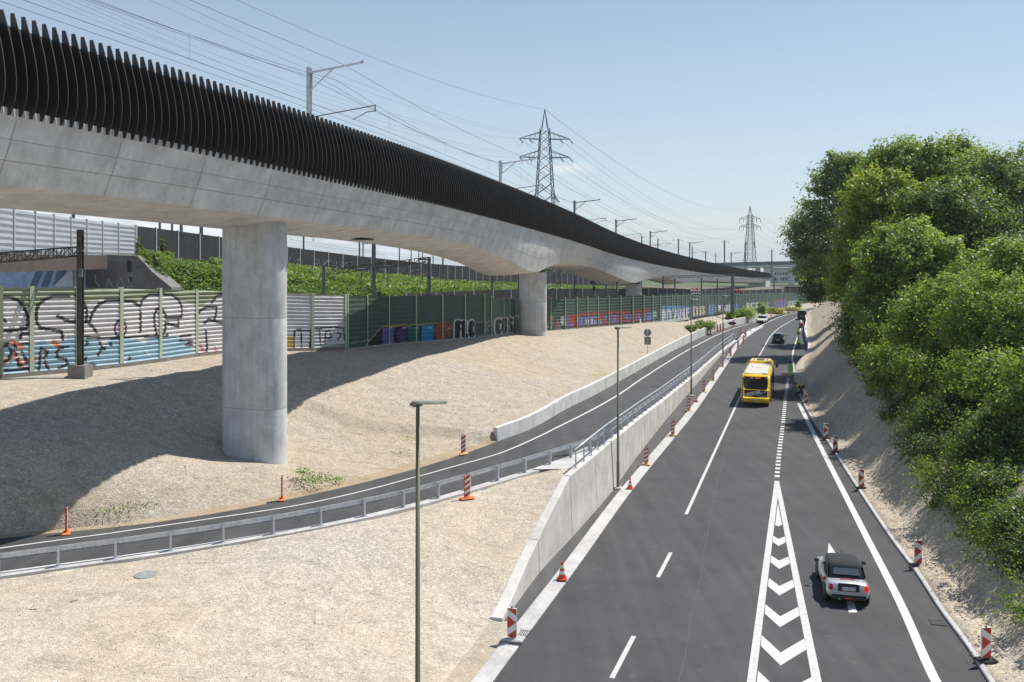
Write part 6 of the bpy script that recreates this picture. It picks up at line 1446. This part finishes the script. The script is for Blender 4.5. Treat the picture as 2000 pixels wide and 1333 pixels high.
# street lamps
def street_lamp(label, loc, Hh, rz=0.0):
    r = thing('street_lamp', loc, label, 'street lamp', 'street lamps beside the road', rz=rz)
    mb = MB(); mb.tube([(0, 0, -.2), (0, 0, 1.6), (0, 0, 1.62), (0, 0, Hh)], [.092, .088, .075, .052], 12); mb.build('pole', 'lamp_green', r, smooth=True)
    mb = MB(); mb.tube([(-.14, 0, Hh-.01), (.12, 0, Hh+.03)], .045, 8); mb.cbox((-.10, 0, Hh+.035), (.24, .15, .09), .03); mb.build('joint', 'lamp_green', r)
    P = [(-.16, .09), (.05, .16), (.45, .15), (.80, .07), (.80, -.07), (.45, -.15), (.05, -.16), (-.16, -.09)]
    mb = MB(); n = len(P); top = [(x*.96, y*.8, Hh+.125-.02*max(0, x)) for x, y in P]; mid = [(x, y, Hh+.085-.03*max(0, x)) for x, y in P]; bot = [(x*.95, y*.8, Hh+.05-.01*max(0, x)) for x, y in P]
    mb.add(bot+mid+top, [tuple(range(n-1, -1, -1)), tuple(range(2*n, 3*n))]+[(k*n+i, k*n+(i+1) % n, (k+1)*n+(i+1) % n, (k+1)*n+i) for k in (0, 1) for i in range(n)]); mb.build('lamp_head', 'lamp_head', r)
    mb = MB(); mb.box((.35, 0, Hh+.043), (.36, .16, .012)); mb.build('lens', 'plate_white', r)
    mb = MB(); mb.cbox((0, 0, .03), (.5, .5, .16), .03); mb.build('foot', 'concrete_kerb', r)
    return r
for (x, yt, yb), lab in zip(((816, 785, None), (1207, 639.5, 955), (1350, 585, 774), (1412, 578, 696)), ('nearest street lamp, tall olive pole in front of the gravel bank', 'second street lamp, between the retaining wall and the road', 'third street lamp, above the guard rail and near the road', 'farthest street lamp, left of the diverge')):
    if yb is None: loc = ((816-1000)*23.3/FPX, 23.3, 0.0); h = CAMH-(785-HOR)*23.3/FPX-.1
    else: loc = gp(x, yb, 0); h = CAMH-(yt-HOR)*loc[1]/FPX-.1
    street_lamp(lab, loc, h, .05)
# signs
sx, sy, sz = gp(1265, 691, 1.9)
rs = thing('road_sign', (sx, sy, sz), 'back of a round sign with a square plate below it, behind the parapet wall', 'road sign')
mb = MB(); mb.tube([(0, 0, -.5), (0, 0, 3.0)], .045, 8); mb.build('pole', 'galv', rs, smooth=True)
mb = MB(); mb.lathe([(.45, .05), (.46, .065), (.45, .08)], 28, (0, 0, 2.55), axis='y'); mb.build('round_plate', 'sign_back', rs)
mb = MB(); mb.cbox((0, .065, 1.55), (.80, .03, .95), .02); mb.build('square_plate', 'sign_back', rs)
for z in (1.3, 1.8, 2.35, 2.75): mb = MB(); mb.box((0, .02, z), (.7, .03, .05)); mb.build('clamp', 'galv', rs)
x2 = gp(1429.5, 665, .1); os_ = thing('oval_sign', x2, 'dark flat oval sign on a thin pole at the end of the guard rail', 'road sign')
mb = MB(); mb.tube([(0, 0, -.1), (0, 0, 3.0)], .035, 6); mb.build('pole', 'galv', os_); mb = MB(); mb.lathe([(.05, -.03), (.68, -.02), (.68, .02), (.05, .03)], 20, (0, 0, 0), axis='y', M=Matrix.Scale(.38, 3, (0, 0, 1))); 
o = mb.build('oval_plate', 'sign_dark', os_); o.location = (0, -.06, 2.75)
# drains and cover
for (x, y, rz, lab) in ((1020, 1237, -.32, 'drain grate in the gutter beside the sloping wall'), (1832, 1217, -.2, 'drain grate against the right kerb, below the silver car')):
    p = gp(x, y, .008); r = thing('drain_grate', p, lab, 'drain grate', 'drain grates', rz=rz); mb = MB(); mb.box((0, 0, 0), (.56, .44, .012)); mb.build('pit', 'joint', r)
    mb = MB()
    for k in range(7): mb.box((-.24+k*.08, 0, .012), (.035, .44, .02))
    mb.box((0, .22, .012), (.58, .03, .022)); mb.box((0, -.22, .012), (.58, .03, .022)); mb.build('bars', 'grate', r)
bank_h = lambda x, y: (bv1.ray_cast(Vector((x, y, 40)), Vector((0, 0, -1)))[0] or Vector((0, 0, 2))).z
p = gp(286, 1125, 1.98); z = bank_h(p[0], p[1]); r = MB().lathe([(.42, -.1), (.42, .02), (.38, .03)], 28, (p[0], p[1], z)).build('manhole_cover', 'cover_grey'); r['label'] = 'round grey concrete manhole cover in the flat gravel'; r['category'] = 'manhole cover'
for x, y, x_2, y_2, lab in ((136, 1176, 153, 1172, 'thin dark rod lying on the gravel, right one'), (56, 1192, 72, 1191, 'thin dark rod lying on the gravel at far left')):
    a, b = gp(x, y, 2.0), gp(x_2, y_2, 2.0); o = MB().tube([(a[0], a[1], bank_h(a[0], a[1])+.03), (b[0], b[1], bank_h(b[0], b[1])+.03)], .014, 5).build('steel_rod', 'steel_rust'); o['label'] = lab; o['category'] = 'rod'; o['group'] = 'rods on the gravel'

# ================================================================ vehicles
def loft(stations, mb, n_sub=1):
    """stations: (y, half profile [(x,z)...] from bottom centre to top centre)"""
    rows = []
    for y, pr in stations: rows.append([(x, y, z) for x, z in pr]+[(-x, y, z) for x, z in pr[::-1]])
    mb.grid(rows, flip=True); n = len(rows[0]); k = len(mb.v)
    mb.f += [tuple(range(k-len(rows)*n, k-len(rows)*n+n)), tuple(range(k-1, k-n-1, -1))]; mb.m += [0, 0]; return mb
def wheel(r, x, y, rad_, wd, parent):
    sg_ = 1 if x > 0 else -1
    mb = MB(); mb.lathe([(rad_*.6, -wd/2), (rad_*.93, -wd/2), (rad_, -wd/2+.03), (rad_, wd/2-.03), (rad_*.93, wd/2), (rad_*.6, wd/2)], 22, (x, y, rad_), axis='x'); w_ = mb.build('wheel', 'rubber', parent)
    mb = MB(); xo = sg_*(wd/2+.003); mb.lathe([(.02, xo-sg_*.02), (rad_*.2, xo), (rad_*.25, xo-sg_*.03), (rad_*.58, xo-sg_*.03), (rad_*.63, xo)], 20, (x, y, rad_), axis='x')
    for k in range(5): a = k*1.2566; mb.box((x+xo-sg_*.012, y+math.cos(a)*rad_*.36, rad_+math.sin(a)*rad_*.36), (.02, rad_*.5, .05), Matrix.Rotation(a, 3, 'X'))
    mb.build('rim', 'rim', w_); return w_
def car(label, name, loc, rz, L, W, Hh, paint, boxy=.0, soft=False, detail=True):
    """y forward, origin on the ground under the tail"""
    r = thing(name, loc, label, 'car', None, rz=rz); w = W/2; belt = Hh*.62 if not soft else Hh*.64; hood = belt*.94
    T = [(0.0, .80, .42, belt*.80), (.04, .90, .30, belt*.92), (.16, .97, .24, belt*.985), (.55, 1.0, .22, belt), (.30*L, 1.0, .20, belt*.995), (.62*L, 1.0, .20, belt*.975), (.74*L, .995, .20, hood), (.88*L, .96, .22, hood*.93), (.96*L, .90, .24, hood*.80), (L, .78, .34, hood*.58)]
    st = []
    for y, fw, zb, zt_ in T:
        ww = w*fw; hh = zt_-zb
        st.append((y, [(0, zb), (ww*.82, zb), (ww*.97, zb+hh*.12), (ww, zb+hh*.38), (ww*.985, zb+hh*.62), (ww*.93, zb+hh*.86), (ww*.84, zt_-.005), (ww*.45, zt_+.02), (0, zt_+.03)]))
    mb = loft(st, MB()); body = mb.build('body', paint, r, smooth=True, subsurf=2)
    # glass house
    rb_, rf, wb_, wf = (.10 if not soft else .42), (.30*L if boxy < .5 else .16*L), .40*L, .70*L
    roof = Hh
    G = [(rb_+.02, belt-.03, .84, .80, belt+.02), ((.16 if not soft else .30)*L*.6+rb_*.3, belt, .88, .74, roof-.16 if not soft else roof-.22), (.22*L+rb_*.4, belt, .90, .72, roof-.03), (.42*L, belt, .91, .72, roof), (.54*L, belt, .90, .71, roof-.04), (.60*L, belt, .89, .70, roof-.14), (wf, belt-.04, .86, .80, belt+.0)]
    if boxy > .5: G[1] = (rb_+.22, belt, .90, .76, roof-.10)
    st = []
    for y, zb, fb, ft, zt_ in G:
        st.append((y, [(0, zb-.05), (w*fb, zb-.05), (w*fb, zb+.02), (w*(fb*.55+ft*.45), (zb+zt_)/2), (w*ft, max(zb+.03, zt_-.06)), (w*ft*.93, zt_-.015), (w*ft*.5, zt_+.012), (0, zt_+.02)]))
    loft(st, MB()).build('glass_house', 'glass_dark', r, smooth=True, subsurf=2)
    st = []
    for y, zb, fb, ft, zt_ in (G[1:6] if not soft else G[1:6]):
        yy = y; st.append((yy, [(0, zt_-.05), (w*ft*.9, zt_-.06), (w*ft*1.01, zt_-.075), (w*ft*1.02, zt_-.05), (w*ft*.95, zt_+.012), (w*ft*.5, zt_+.042), (0, zt_+.05)]))
    loft(st, MB()).build('roof', 'soft_top' if soft else paint, r, smooth=True, subsurf=1)
    for sg_ in (-1, 1):
        if soft:
            mb = MB(); mb.prism([(sg_*w*.87, G[0][0]+.02, belt+.0), (sg_*w*.885, .36*L, belt+.0), (sg_*w*.80, .34*L, roof-.10), (sg_*w*.79, G[1][0]+.1, roof-.16)], (sg_*.02, 0, 0)); mb.build('soft_top_side', 'soft_top', r)
        else:
            for y0_, y1_ in ((.33*L, .33*L+.09), (.50*L, .50*L+.05)):
                mb = MB(); mb.prism([(sg_*w*.90, y0_, belt+.0), (sg_*w*.90, y1_, belt+.0), (sg_*w*.745, y1_, roof-.06), (sg_*w*.745, y0_, roof-.06)], (sg_*.02, 0, 0)); mb.build('pillar', paint, r)
    for y in (.165*L, .80*L):
        for sg_ in (-1, 1):
            mb = MB(); mb.lathe([(.35, -.06), (.37, 0), (.35, .02)], 22, (sg_*(w-.035), y, .315), axis='x'); mb.build('wheel_arch', 'black_plastic', r); wheel(r, sg_*(w-.10), y, .31, .20, r)
    for sg_ in (-1, 1):
        mb = MB(); mb.cbox((sg_*(w+.09), .60*L, belt+.08), (.2, .12, .14), .04); m_ = mb.build('mirror', paint if not soft else 'black_plastic', r, bevel=.01)
        mb = MB(); mb.cbox((sg_*w*.79, .005, belt*.80), (.24 if not soft else .16, .10, .23), .05); mb.build('tail_light', 'lamp_red' if not (soft and sg_ > 0) else 'brake_red', r)
        mb = MB(); mb.cbox((sg_*w*.70, L-.10, hood*.68), (.28, .16, .15), .05); mb.build('headlight', 'plate_white', r)
    mb = MB(); mb.cbox((0, .015, .33), (W*.80, .12, .20), .05); mb.build('rear_bumper', 'black_plastic', r)
    mb = MB(); mb.cbox((0, L-.03, .40), (W*.62, .08, .22), .04); mb.build('grille', 'black_plastic', r)
    return r, belt
def label_text(s, size, M, parent, m, name='lettering', ext=.003, bold=.0):
    cu = bpy.data.curves.new(name, 'FONT'); cu.body = s; cu.size = size; cu.extrude = ext; cu.align_x = 'CENTER'; cu.align_y = 'CENTER'; cu.offset = bold; cu.resolution_u = 2
    o = bpy.data.objects.new(name, cu); COL.objects.link(o); dg = bpy.context.evaluated_depsgraph_get(); me = bpy.data.meshes.new_from_object(o.evaluated_get(dg)); bpy.data.objects.remove(o)
    me.transform(M); me.materials.clear(); me.materials.append(M_[m]); n = bpy.data.objects.new(name, me); COL.objects.link(n); n.parent = parent; return n
REAR = Matrix.Rotation(R(90), 4, 'X')                  # text standing up, readable from behind (towards -y)
a = R(12.6)
mini, belt = car('small silver open-top car with black soft top and red tail lights, driving away', 'convertible_car', (13.25, 34.25, 0), -a, 3.85, 1.68, 1.42, 'car_silver', soft=True)
mb = MB(); mb.cbox((0, -.012, .74), (.80, .05, .30), .04); mb.build('plate_recess', 'black_plastic', mini)
mb = MB(); mb.box((0, -.042, .70), (.50, .012, .13)); mb.build('number_plate', 'plate_white', mini); label_text('BL 198 057', .105, Matrix.Translation((0, -.05, .70))@REAR, mini, 'plate_ink')
mb = MB(); mb.cbox((0, -.03, .33), (.24, .03, .06), .01); mb.build('fog_light', 'brake_red', mini)
mb = MB(); mb.lathe([(.04, -.10), (.04, .02), (.025, .02)], 12, (-.36, 0, .30), axis='y'); mb.build('exhaust', 'rim', mini)
mb = MB(); mb.cbox((0, .36, belt+.03), (.55, .05, .03), .01); mb.build('high_brake_light', 'lamp_red', mini)
mb = MB()
mb.prism([(-.52, .54, belt+.14), (.52, .54, belt+.14), (.46, .72, belt+.34), (-.46, .72, belt+.34)], (0, -.02, .012)); mb.build('rear_window', 'reflection_grey', mini)
mb = MB(); mb.prism([(-.872, 1.0, .55), (-.872, 1.35, .62), (-.862, 1.1, .84), (-.862, .7, .84)], (-.012, 0, 0)); mb.build('side_graphic', 'stripe_red', mini)

mb = MB(); mb.tube([(0, 2.0, 1.44), (0, 1.9, 1.60)], .008, 5); mb.build('aerial', 'black_plastic', mini)
bc = gp(1519.5, 672, 0); blackc, bb = car('black hatchback driving away in the tree shadow', 'hatchback_car', bc, -R(21), 4.3, 1.82, 1.58, 'car_black', boxy=.6)
mb = MB(); mb.box((0, -.055, .62), (.5, .02, .13)); mb.build('number_plate', 'plate_white', blackc)
wc = gp(1485, 632, 0); ang = R(180-26); whitec, wb2 = car('white car coming towards the camera at the diverge', 'white_car', (wc[0]+math.sin(R(26))*4.4, wc[1]+math.cos(R(26))*4.4, 0), ang, 4.4, 1.82, 1.56, 'car_white', boxy=.6)
vc = gp(1566.2, 625, 0); vn = thing('dark_van', vc, 'dark van standing at the far right wall, half in shadow', 'van', rz=-R(22))
st = [(0, [(0, .35), (.85, .35), (.92, .5), (.93, 1.1), (.86, 1.75), (.74, 1.93), (0, 1.96)]), (.15, [(0, .3), (.88, .3), (.96, .5), (.97, 1.15), (.90, 1.8), (.78, 1.98), (0, 2.02)]), (3.4, [(0, .3), (.88, .3), (.96, .5), (.97, 1.15), (.88, 1.8), (.76, 1.96), (0, 2.0)]), (4.1, [(0, .3), (.88, .3), (.95, .5), (.95, 1.05), (.90, 1.15), (.8, 1.2), (0, 1.22)]), (4.9, [(0, .35), (.8, .35), (.86, .5), (.86, .85), (.8, .9), (.7, .94), (0, .96)])]
loft(st, MB()).build('body', 'car_black', vn, smooth=False, bevel=.04)
mb = MB(); mb.cbox((0, -.01, 1.42), (1.5, .04, .6), .05); mb.build('rear_window', 'glass_dark', vn)
for sg_ in (-1, 1):
    mb = MB(); mb.cbox((sg_*.86, -.01, 1.0), (.12, .05, .45), .02); mb.build('tail_light', 'lamp_red', vn)
    for y in (.8, 4.0): wheel(vn, sg_*.86, y, .33, .2, vn)
mb = MB(); mb.box((0, -.02, .75), (.5, .03, .12)); mb.build('number_plate', 'plate_white', vn)

# ---- bus
ba = R(18.6); bl0 = gp(1448, 792.3, 0); dirx = Vector((math.cos(-ba), math.sin(-ba), 0)); bo = Vector(bl0)+dirx*1.275
bus = thing('city_bus', tuple(bo), 'yellow city bus with white roof and a black advertisement across its tail, driving away', 'bus', rz=-ba)
LB, WB, ZT = 12.0, 1.275, 2.92
def bsec(w, z0, z1): return [(0, z0), (w*.93, z0), (w, z0+.12), (w, 1.4), (w*.985, z1-.35), (w*.93, z1-.10), (w*.84, z1-.02), (0, z1+.03)]
st = [(0.0, bsec(WB*.955, .36, ZT-.08)), (.05, bsec(WB*.985, .33, ZT-.03)), (.18, bsec(WB, .31, ZT)), (6, bsec(WB, .31, ZT)), (11.7, bsec(WB, .31, ZT)), (11.95, bsec(WB*.96, .34, ZT-.06))]
o = loft(st, MB()).build('body', 'bus_yellow', bus); md = o.modifiers.new('b', 'BEVEL'); md.width = .04; md.segments = 3; md.limit_method = 'ANGLE'
for p_ in o.data.polygons: p_.use_smooth = True
mb = MB(); mb.cbox((0, 5.0, ZT+.03), (2.02, 9.2, .05), .02); mb.build('roof_panel', 'bus_roof', bus)
mb = MB(); mb.cbox((0, 9.6, ZT+.14), (2.1, 2.6, .26), .10); pod = mb.build('air_conditioner', 'bus_yellow', bus, bevel=.02)
mb = MB(); mb.cbox((0, 9.6, ZT+.275), (.72, 1.5, .03), .01); mb.build('grille', 'black_plastic', pod)
for x in (-.62, .62):
    mb = MB(); mb.cbox((x, 9.7, ZT+.275), (.10, 1.2, .025), .01); mb.build('slot', 'black_plastic', pod)
mb = MB(); mb.cbox((0, 8.15, ZT+.07), (1.9, .22, .1), .03); mb.build('roof_fairing', 'bus_yellow', bus)
mb = MB(); mb.cbox((.1, 4.6, ZT+.06), (.62, .5, .05), .02); mb.build('roof_hatch', 'bus_roof', bus)
mb = MB(); mb.lathe([(.06, 0), (.06, .06), (.03, .07)], 12, (-.6, 5.2, ZT+.05)); mb.build('roof_vent', 'black_plastic', bus)
mb = MB(); mb.cbox((.72, .38, ZT+.03), (.34, .3, .06), .02); mb.build('roof_vent', 'black_plastic', bus)
mb = MB(); P = [(-1.08, 1.98), (-1.02, 1.60), (-.85, 1.52), (.85, 1.52), (1.02, 1.60), (1.08, 1.98), (1.07, 2.62), (.98, 2.72), (-.98, 2.72), (-1.07, 2.62)]
mb.prism([(x, .0, z) for x, z in P], (0, -.03, 0)); rwn = mb.build('rear_window', 'glass_dark', bus)
mb = MB()
for x in (-.34, -.24, -.14, .08, .16, .24, .32, .40, .48): mb.box((x-.1, -.036, 2.60), (.055, .008, .11))
mb.build('route_display', 'led_amber', rwn)
for sg_ in (-1, 1): mb = MB(); mb.lathe([(.05, -.045), (.05, -.03)], 10, (sg_*.97, 0, 2.60), axis='y'); mb.build('marker_light', 'plate_white', bus)
mb = MB(); mb.cbox((0, -.012, 1.16), (2.08, .05, .66), .03); ad = mb.build('rear_panel', 'ad_black', bus)
tl = Matrix.Rotation(R(13), 4, 'Y')
label_text('HEIZOEL', .40, Matrix.Translation((-.26, -.045, 1.14))@Matrix.Rotation(-R(15), 4, 'Y')@REAR, ad, 'ad_white', bold=.018)
for x, z, ln in ((.45, 1.20, .70), (.38, 1.06, .45), (.62, .93, .60)):      # three lines of fine print, too small to read
    mb = MB(); q = -ln/2
    while q < ln/2: mb.box((x+q, -.045, z+q*.23), (.055, .006, .05)); q += .085
    mb.build('fine_print', 'ad_white', ad)
mb = MB(); mb.box((-.62, -.04, 1.38), (.24, .01, .09)); mb.box((-.62, -.04, 1.30), (.15, .01, .10)); mb.build('logo', 'stripe_red', ad)
mb = MB(); mb.cbox((.86, -.04, 1.38), (.14, .012, .16), .01); mb.build('sticker', 'foot_yellow', ad)
mb = MB(); mb.cbox((0, .02, .52), (2.45, .12, .36), .06); mb.build('bumper', 'bus_yellow', bus)
mb = MB(); mb.cbox((0, -.03, .60), (1.5, .05, .20), .03); mb.build('bumper_recess', 'bus_yellow', bus)
mb = MB(); mb.box((0, -.06, .60), (.48, .012, .12)); mb.build('number_plate', 'plate_white', bus)
for sg_ in (-1, 1):
    for z in (.98, 1.17, 1.36): mb = MB(); mb.lathe([(.02, -.06), (.075, -.05), (.085, .02)], 14, (sg_*1.13, 0, z), axis='y'); mb.build('tail_light', 'lamp_red', bus)
    mb = MB(); mb.prism([(sg_*WB*.992, .9, 1.05), (sg_*WB*.992, 11.4, 1.05), (sg_*WB*.985, 11.4, 2.45), (sg_*WB*.985, .9, 2.45)], (sg_*.018, 0, 0)); mb.build('side_windows', 'glass_dark', bus)
    for y in (1.9, 3.4, 4.9, 6.4, 7.9, 9.4): mb = MB(); mb.box((sg_*(WB+.008), y, 1.75), (.02, .05, 1.4)); mb.build('window_bar', 'black_plastic', bus)
    for y in (3.2, 9.3):
        mb = MB(); mb.lathe([(.54, -.03), (.56, .012)], 22, (sg_*WB, y, .50), axis='x'); mb.build('wheel_arch', 'black_plastic', bus); wheel(bus, sg_*(WB-.13), y, .48, .28, bus)
    mb = MB(); mb.tube([(sg_*1.15, 11.8, 2.85), (sg_*1.45, 11.95, 2.8), (sg_*1.5, 11.95, 2.55)], .03, 6); mb.cbox((sg_*1.5, 11.95, 2.35), (.24, .12, .42), .04); mb.build('mirror', 'black_plastic' if sg_ > 0 else 'bus_yellow', bus)
for y in (1.4, 6.2, 10.6): mb = MB(); mb.prism([(WB*1.0, y-.6, .4), (WB*1.0, y+.6, .4), (WB*.99, y+.6, 2.45), (WB*.99, y-.6, 2.45)], (.022, 0, 0)); mb.build('door', 'glass_dark', bus)
mb = MB(); mb.box((0, 6, .28), (2.3, 11.6, .2)); mb.build('underbody', 'black_plastic', bus)

# ================================================================ people
def skin_body(joints, edges, radii, name, m, parent, root=0, sub=2):
    me = bpy.data.meshes.new(name); me.from_pydata(joints, edges, []); me.materials.append(M_[m]); o = bpy.data.objects.new(name, me); COL.objects.link(o); o.parent = parent
    md = o.modifiers.new('skin', 'SKIN'); md.use_smooth_shade = True
    for i, rr in enumerate(radii): v = me.skin_vertices[0].data[i]; v.radius = (rr, rr) if not isinstance(rr, tuple) else rr; v.use_root = (i == root)
    s = o.modifiers.new('sub', 'SUBSURF'); s.levels = sub; s.render_levels = sub; return o
def person(label, loc, rz, pose, top, legs, group='road workers in high-visibility clothes'):
    r = thing('person', loc, label, 'person', group, rz=rz); J = dict(pose)
    names = ['pelvis', 'belly', 'chest', 'neck', 'head', 'crown', 'shL', 'elL', 'wrL', 'haL', 'shR', 'elR', 'wrR', 'haR', 'hipL', 'knL', 'anL', 'toL', 'hipR', 'knR', 'anR', 'toR']
    rad_ = dict(pelvis=.13, belly=.12, chest=.15, neck=.055, head=(.09, .105), crown=.075, sh=.062, el=.042, wr=.03, ha=(.04, .02), hip=.095, kn=.06, an=.042, to=.04)
    E = [('pelvis', 'belly'), ('belly', 'chest'), ('chest', 'neck'), ('neck', 'head'), ('head', 'crown')]
    for s in 'LR': E += [('chest', 'sh'+s), ('sh'+s, 'el'+s), ('el'+s, 'wr'+s), ('wr'+s, 'ha'+s), ('pelvis', 'hip'+s), ('hip'+s, 'kn'+s), ('kn'+s, 'an'+s), ('an'+s, 'to'+s)]
    idx = {n: i for i, n in enumerate(names)}; V = [J[n] for n in names]; RR = [rad_.get(n, rad_.get(n[:-1])) for n in names]; EE = [(idx[a_], idx[b_]) for a_, b_ in E]
    for s in 'LR':   # five short fingers rooted in the palm
        h, wv = Vector(J['ha'+s]), Vector(J['wr'+s]); d = (h-wv).normalized(); sd = d.cross(Vector((0, 1, 0))).normalized()
        for k, (o_, ln) in enumerate(((-.03, .06), (-.01, .075), (.01, .07), (.03, .055), (.05, .04))):
            V.append(tuple(h+sd*o_+d*(ln if k < 4 else .02)+Vector((0, .012 if k < 4 else .03, 0)))); RR.append(.009); EE.append((idx['ha'+s], len(V)-1))
    skin_body(V, EE, RR, 'body', 'skin', r)
    t = ['belly', 'chest', 'neck', 'shL', 'elL', 'wrL', 'shR', 'elR', 'wrR', 'pelvis']; ti = {n: i for i, n in enumerate(t)}; P = [J[n] for n in t]; nk = Vector(J['neck']); ck = Vector(J['chest']); P[2] = tuple(ck.lerp(nk, .7))
    skin_body(P, [(9, 0), (0, 1), (1, 2), (1, 3), (3, 4), (4, 5), (1, 6), (6, 7), (7, 8)], [.165, .19, .075, .09, .066, .05, .09, .066, .05, .165], 'jacket', top, r)
    t = ['pelvis', 'hipL', 'knL', 'anL', 'hipR', 'knR', 'anR']; skin_body([J[n] for n in t], [(0, 1), (1, 2), (2, 3), (0, 4), (4, 5), (5, 6)], [.15, .112, .08, .068, .112, .08, .068], 'trousers', legs, r)
    for s in 'LR':
        A_, B_2 = Vector(J['an'+s]), Vector(J['to'+s]); skin_body([tuple(A_), tuple(A_.lerp(B_2, .5)-Vector((0, 0, .01))), tuple(B_2)], [(0, 1), (1, 2)], [.06, .052, .05], 'shoe', 'cloth_dark', r, sub=1)
    c = Vector(J['crown']); hd = Vector(J['head']); mb = MB(); up = (c-hd).normalized(); q = up.to_track_quat('Z', 'Y').to_matrix(); mb.lathe([(.118, -.02), (.12, .03), (.10, .09), (.05, .125), (.01, .13)], 16, tuple(hd+up*.03), M=q); mb.build('hair', 'hair', r, smooth=True)
    if top != 'cloth_dark':
        b_ = Vector(J['belly']); c_ = Vector(J['chest']); m_ = b_.lerp(c_, .35); q = (c_-b_).to_track_quat('Z', 'Y').to_matrix(); mb = MB(); mb.lathe([(.208, -.03), (.21, .03)], 18, tuple(m_), M=q); o = mb.build('reflective_band', 'reflect', r)
    return r
ST = dict(pelvis=(0, 0, .95), belly=(0, 0, 1.12), chest=(0, .01, 1.34), neck=(0, .01, 1.50), head=(0, .02, 1.62), crown=(0, .02, 1.71), shL=(-.19, 0, 1.42), elL=(-.25, -.02, 1.14), wrL=(-.24, .08, .90), haL=(-.24, .10, .82), shR=(.19, 0, 1.42), elR=(.25, -.02, 1.14), wrR=(.23, .10, .91), haR=(.23, .12, .83),
          hipL=(-.10, 0, .90), knL=(-.11, .06, .50), anL=(-.12, -.05, .09), toL=(-.13, .12, .04), hipR=(.10, 0, .90), knR=(.11, .03, .50), anR=(.12, .06, .09), toR=(.13, .24, .04))
BEND = dict(pelvis=(0, -.18, .80), belly=(0, -.02, .90), chest=(0, .22, 1.00), neck=(0, .38, 1.02), head=(0, .50, 1.0), crown=(0, .58, 1.0), shL=(-.19, .27, 1.0), elL=(-.24, .36, .74), wrL=(-.2, .50, .52), haL=(-.19, .54, .45), shR=(.19, .27, 1.0), elR=(.24, .38, .74), wrR=(.2, .54, .56), haR=(.19, .58, .49),
            hipL=(-.10, -.18, .78), knL=(-.14, .10, .46), anL=(-.14, -.08, .09), toL=(-.15, .10, .04), hipR=(.10, -.18, .78), knR=(.14, .08, .46), anR=(.14, -.12, .09), toR=(.15, .06, .04))
person('worker in a green high-visibility suit standing on the road edge right of the bus', gp(1543, 737, 0), -.3, ST, 'hivis', 'hivis')
person('bending worker in a yellow jacket at the kerb, above the leaning delineator', gp(1565.5, 770, .15), R(70), BEND, 'hivis_yellow', 'cloth_dark')
person('worker in green vest and dark trousers, nearer one of the pair along the right wall', gp(1559.8, 683, 0), -.2, ST, 'hivis', 'cloth_dark'); person('worker in green, farther one of the pair along the right wall', gp(1559.6, 661.5, 0), .3, ST, 'hivis', 'cloth_dark')
mc = thing('plate_compactor', gp(1564.8, 641, 0), 'small red construction machine by the right wall, behind the workers', 'machine', rz=-.4)
mb = MB(); mb.cbox((0, 0, .12), (.9, 1.1, .14), .04); mb.build('base_plate', 'steel_rust', mc); mb = MB(); mb.cbox((0, .1, .62), (.75, .8, .75), .12); mb.build('engine_housing', 'red_machine', mc); mb = MB(); mb.tube([(-.3, -.3, .5), (-.3, -1.0, 1.15), (.3, -1.0, 1.15), (.3, -.3, .5)], .035, 6); mb.build('handle', 'black_plastic', mc)

# ================================================================ summer haze over the whole place
hz_m = bpy.data.materials.new('haze'); hz_m.use_nodes = True; t_ = hz_m.node_tree; t_.nodes.clear()
vo_ = t_.nodes.new('ShaderNodeVolumePrincipled'); vo_.inputs['Color'].default_value = (.86, .92, 1.0, 1); vo_.inputs['Density'].default_value = .00014; vo_.inputs['Anisotropy'].default_value = .2
ou_ = t_.nodes.new('ShaderNodeOutputMaterial'); t_.links.new(vo_.outputs[0], ou_.inputs['Volume'])
M_['haze'] = hz_m
MB().box((0, 1250, -38), (10200, 8700, 200)).build('haze', 'haze', kind='stuff')
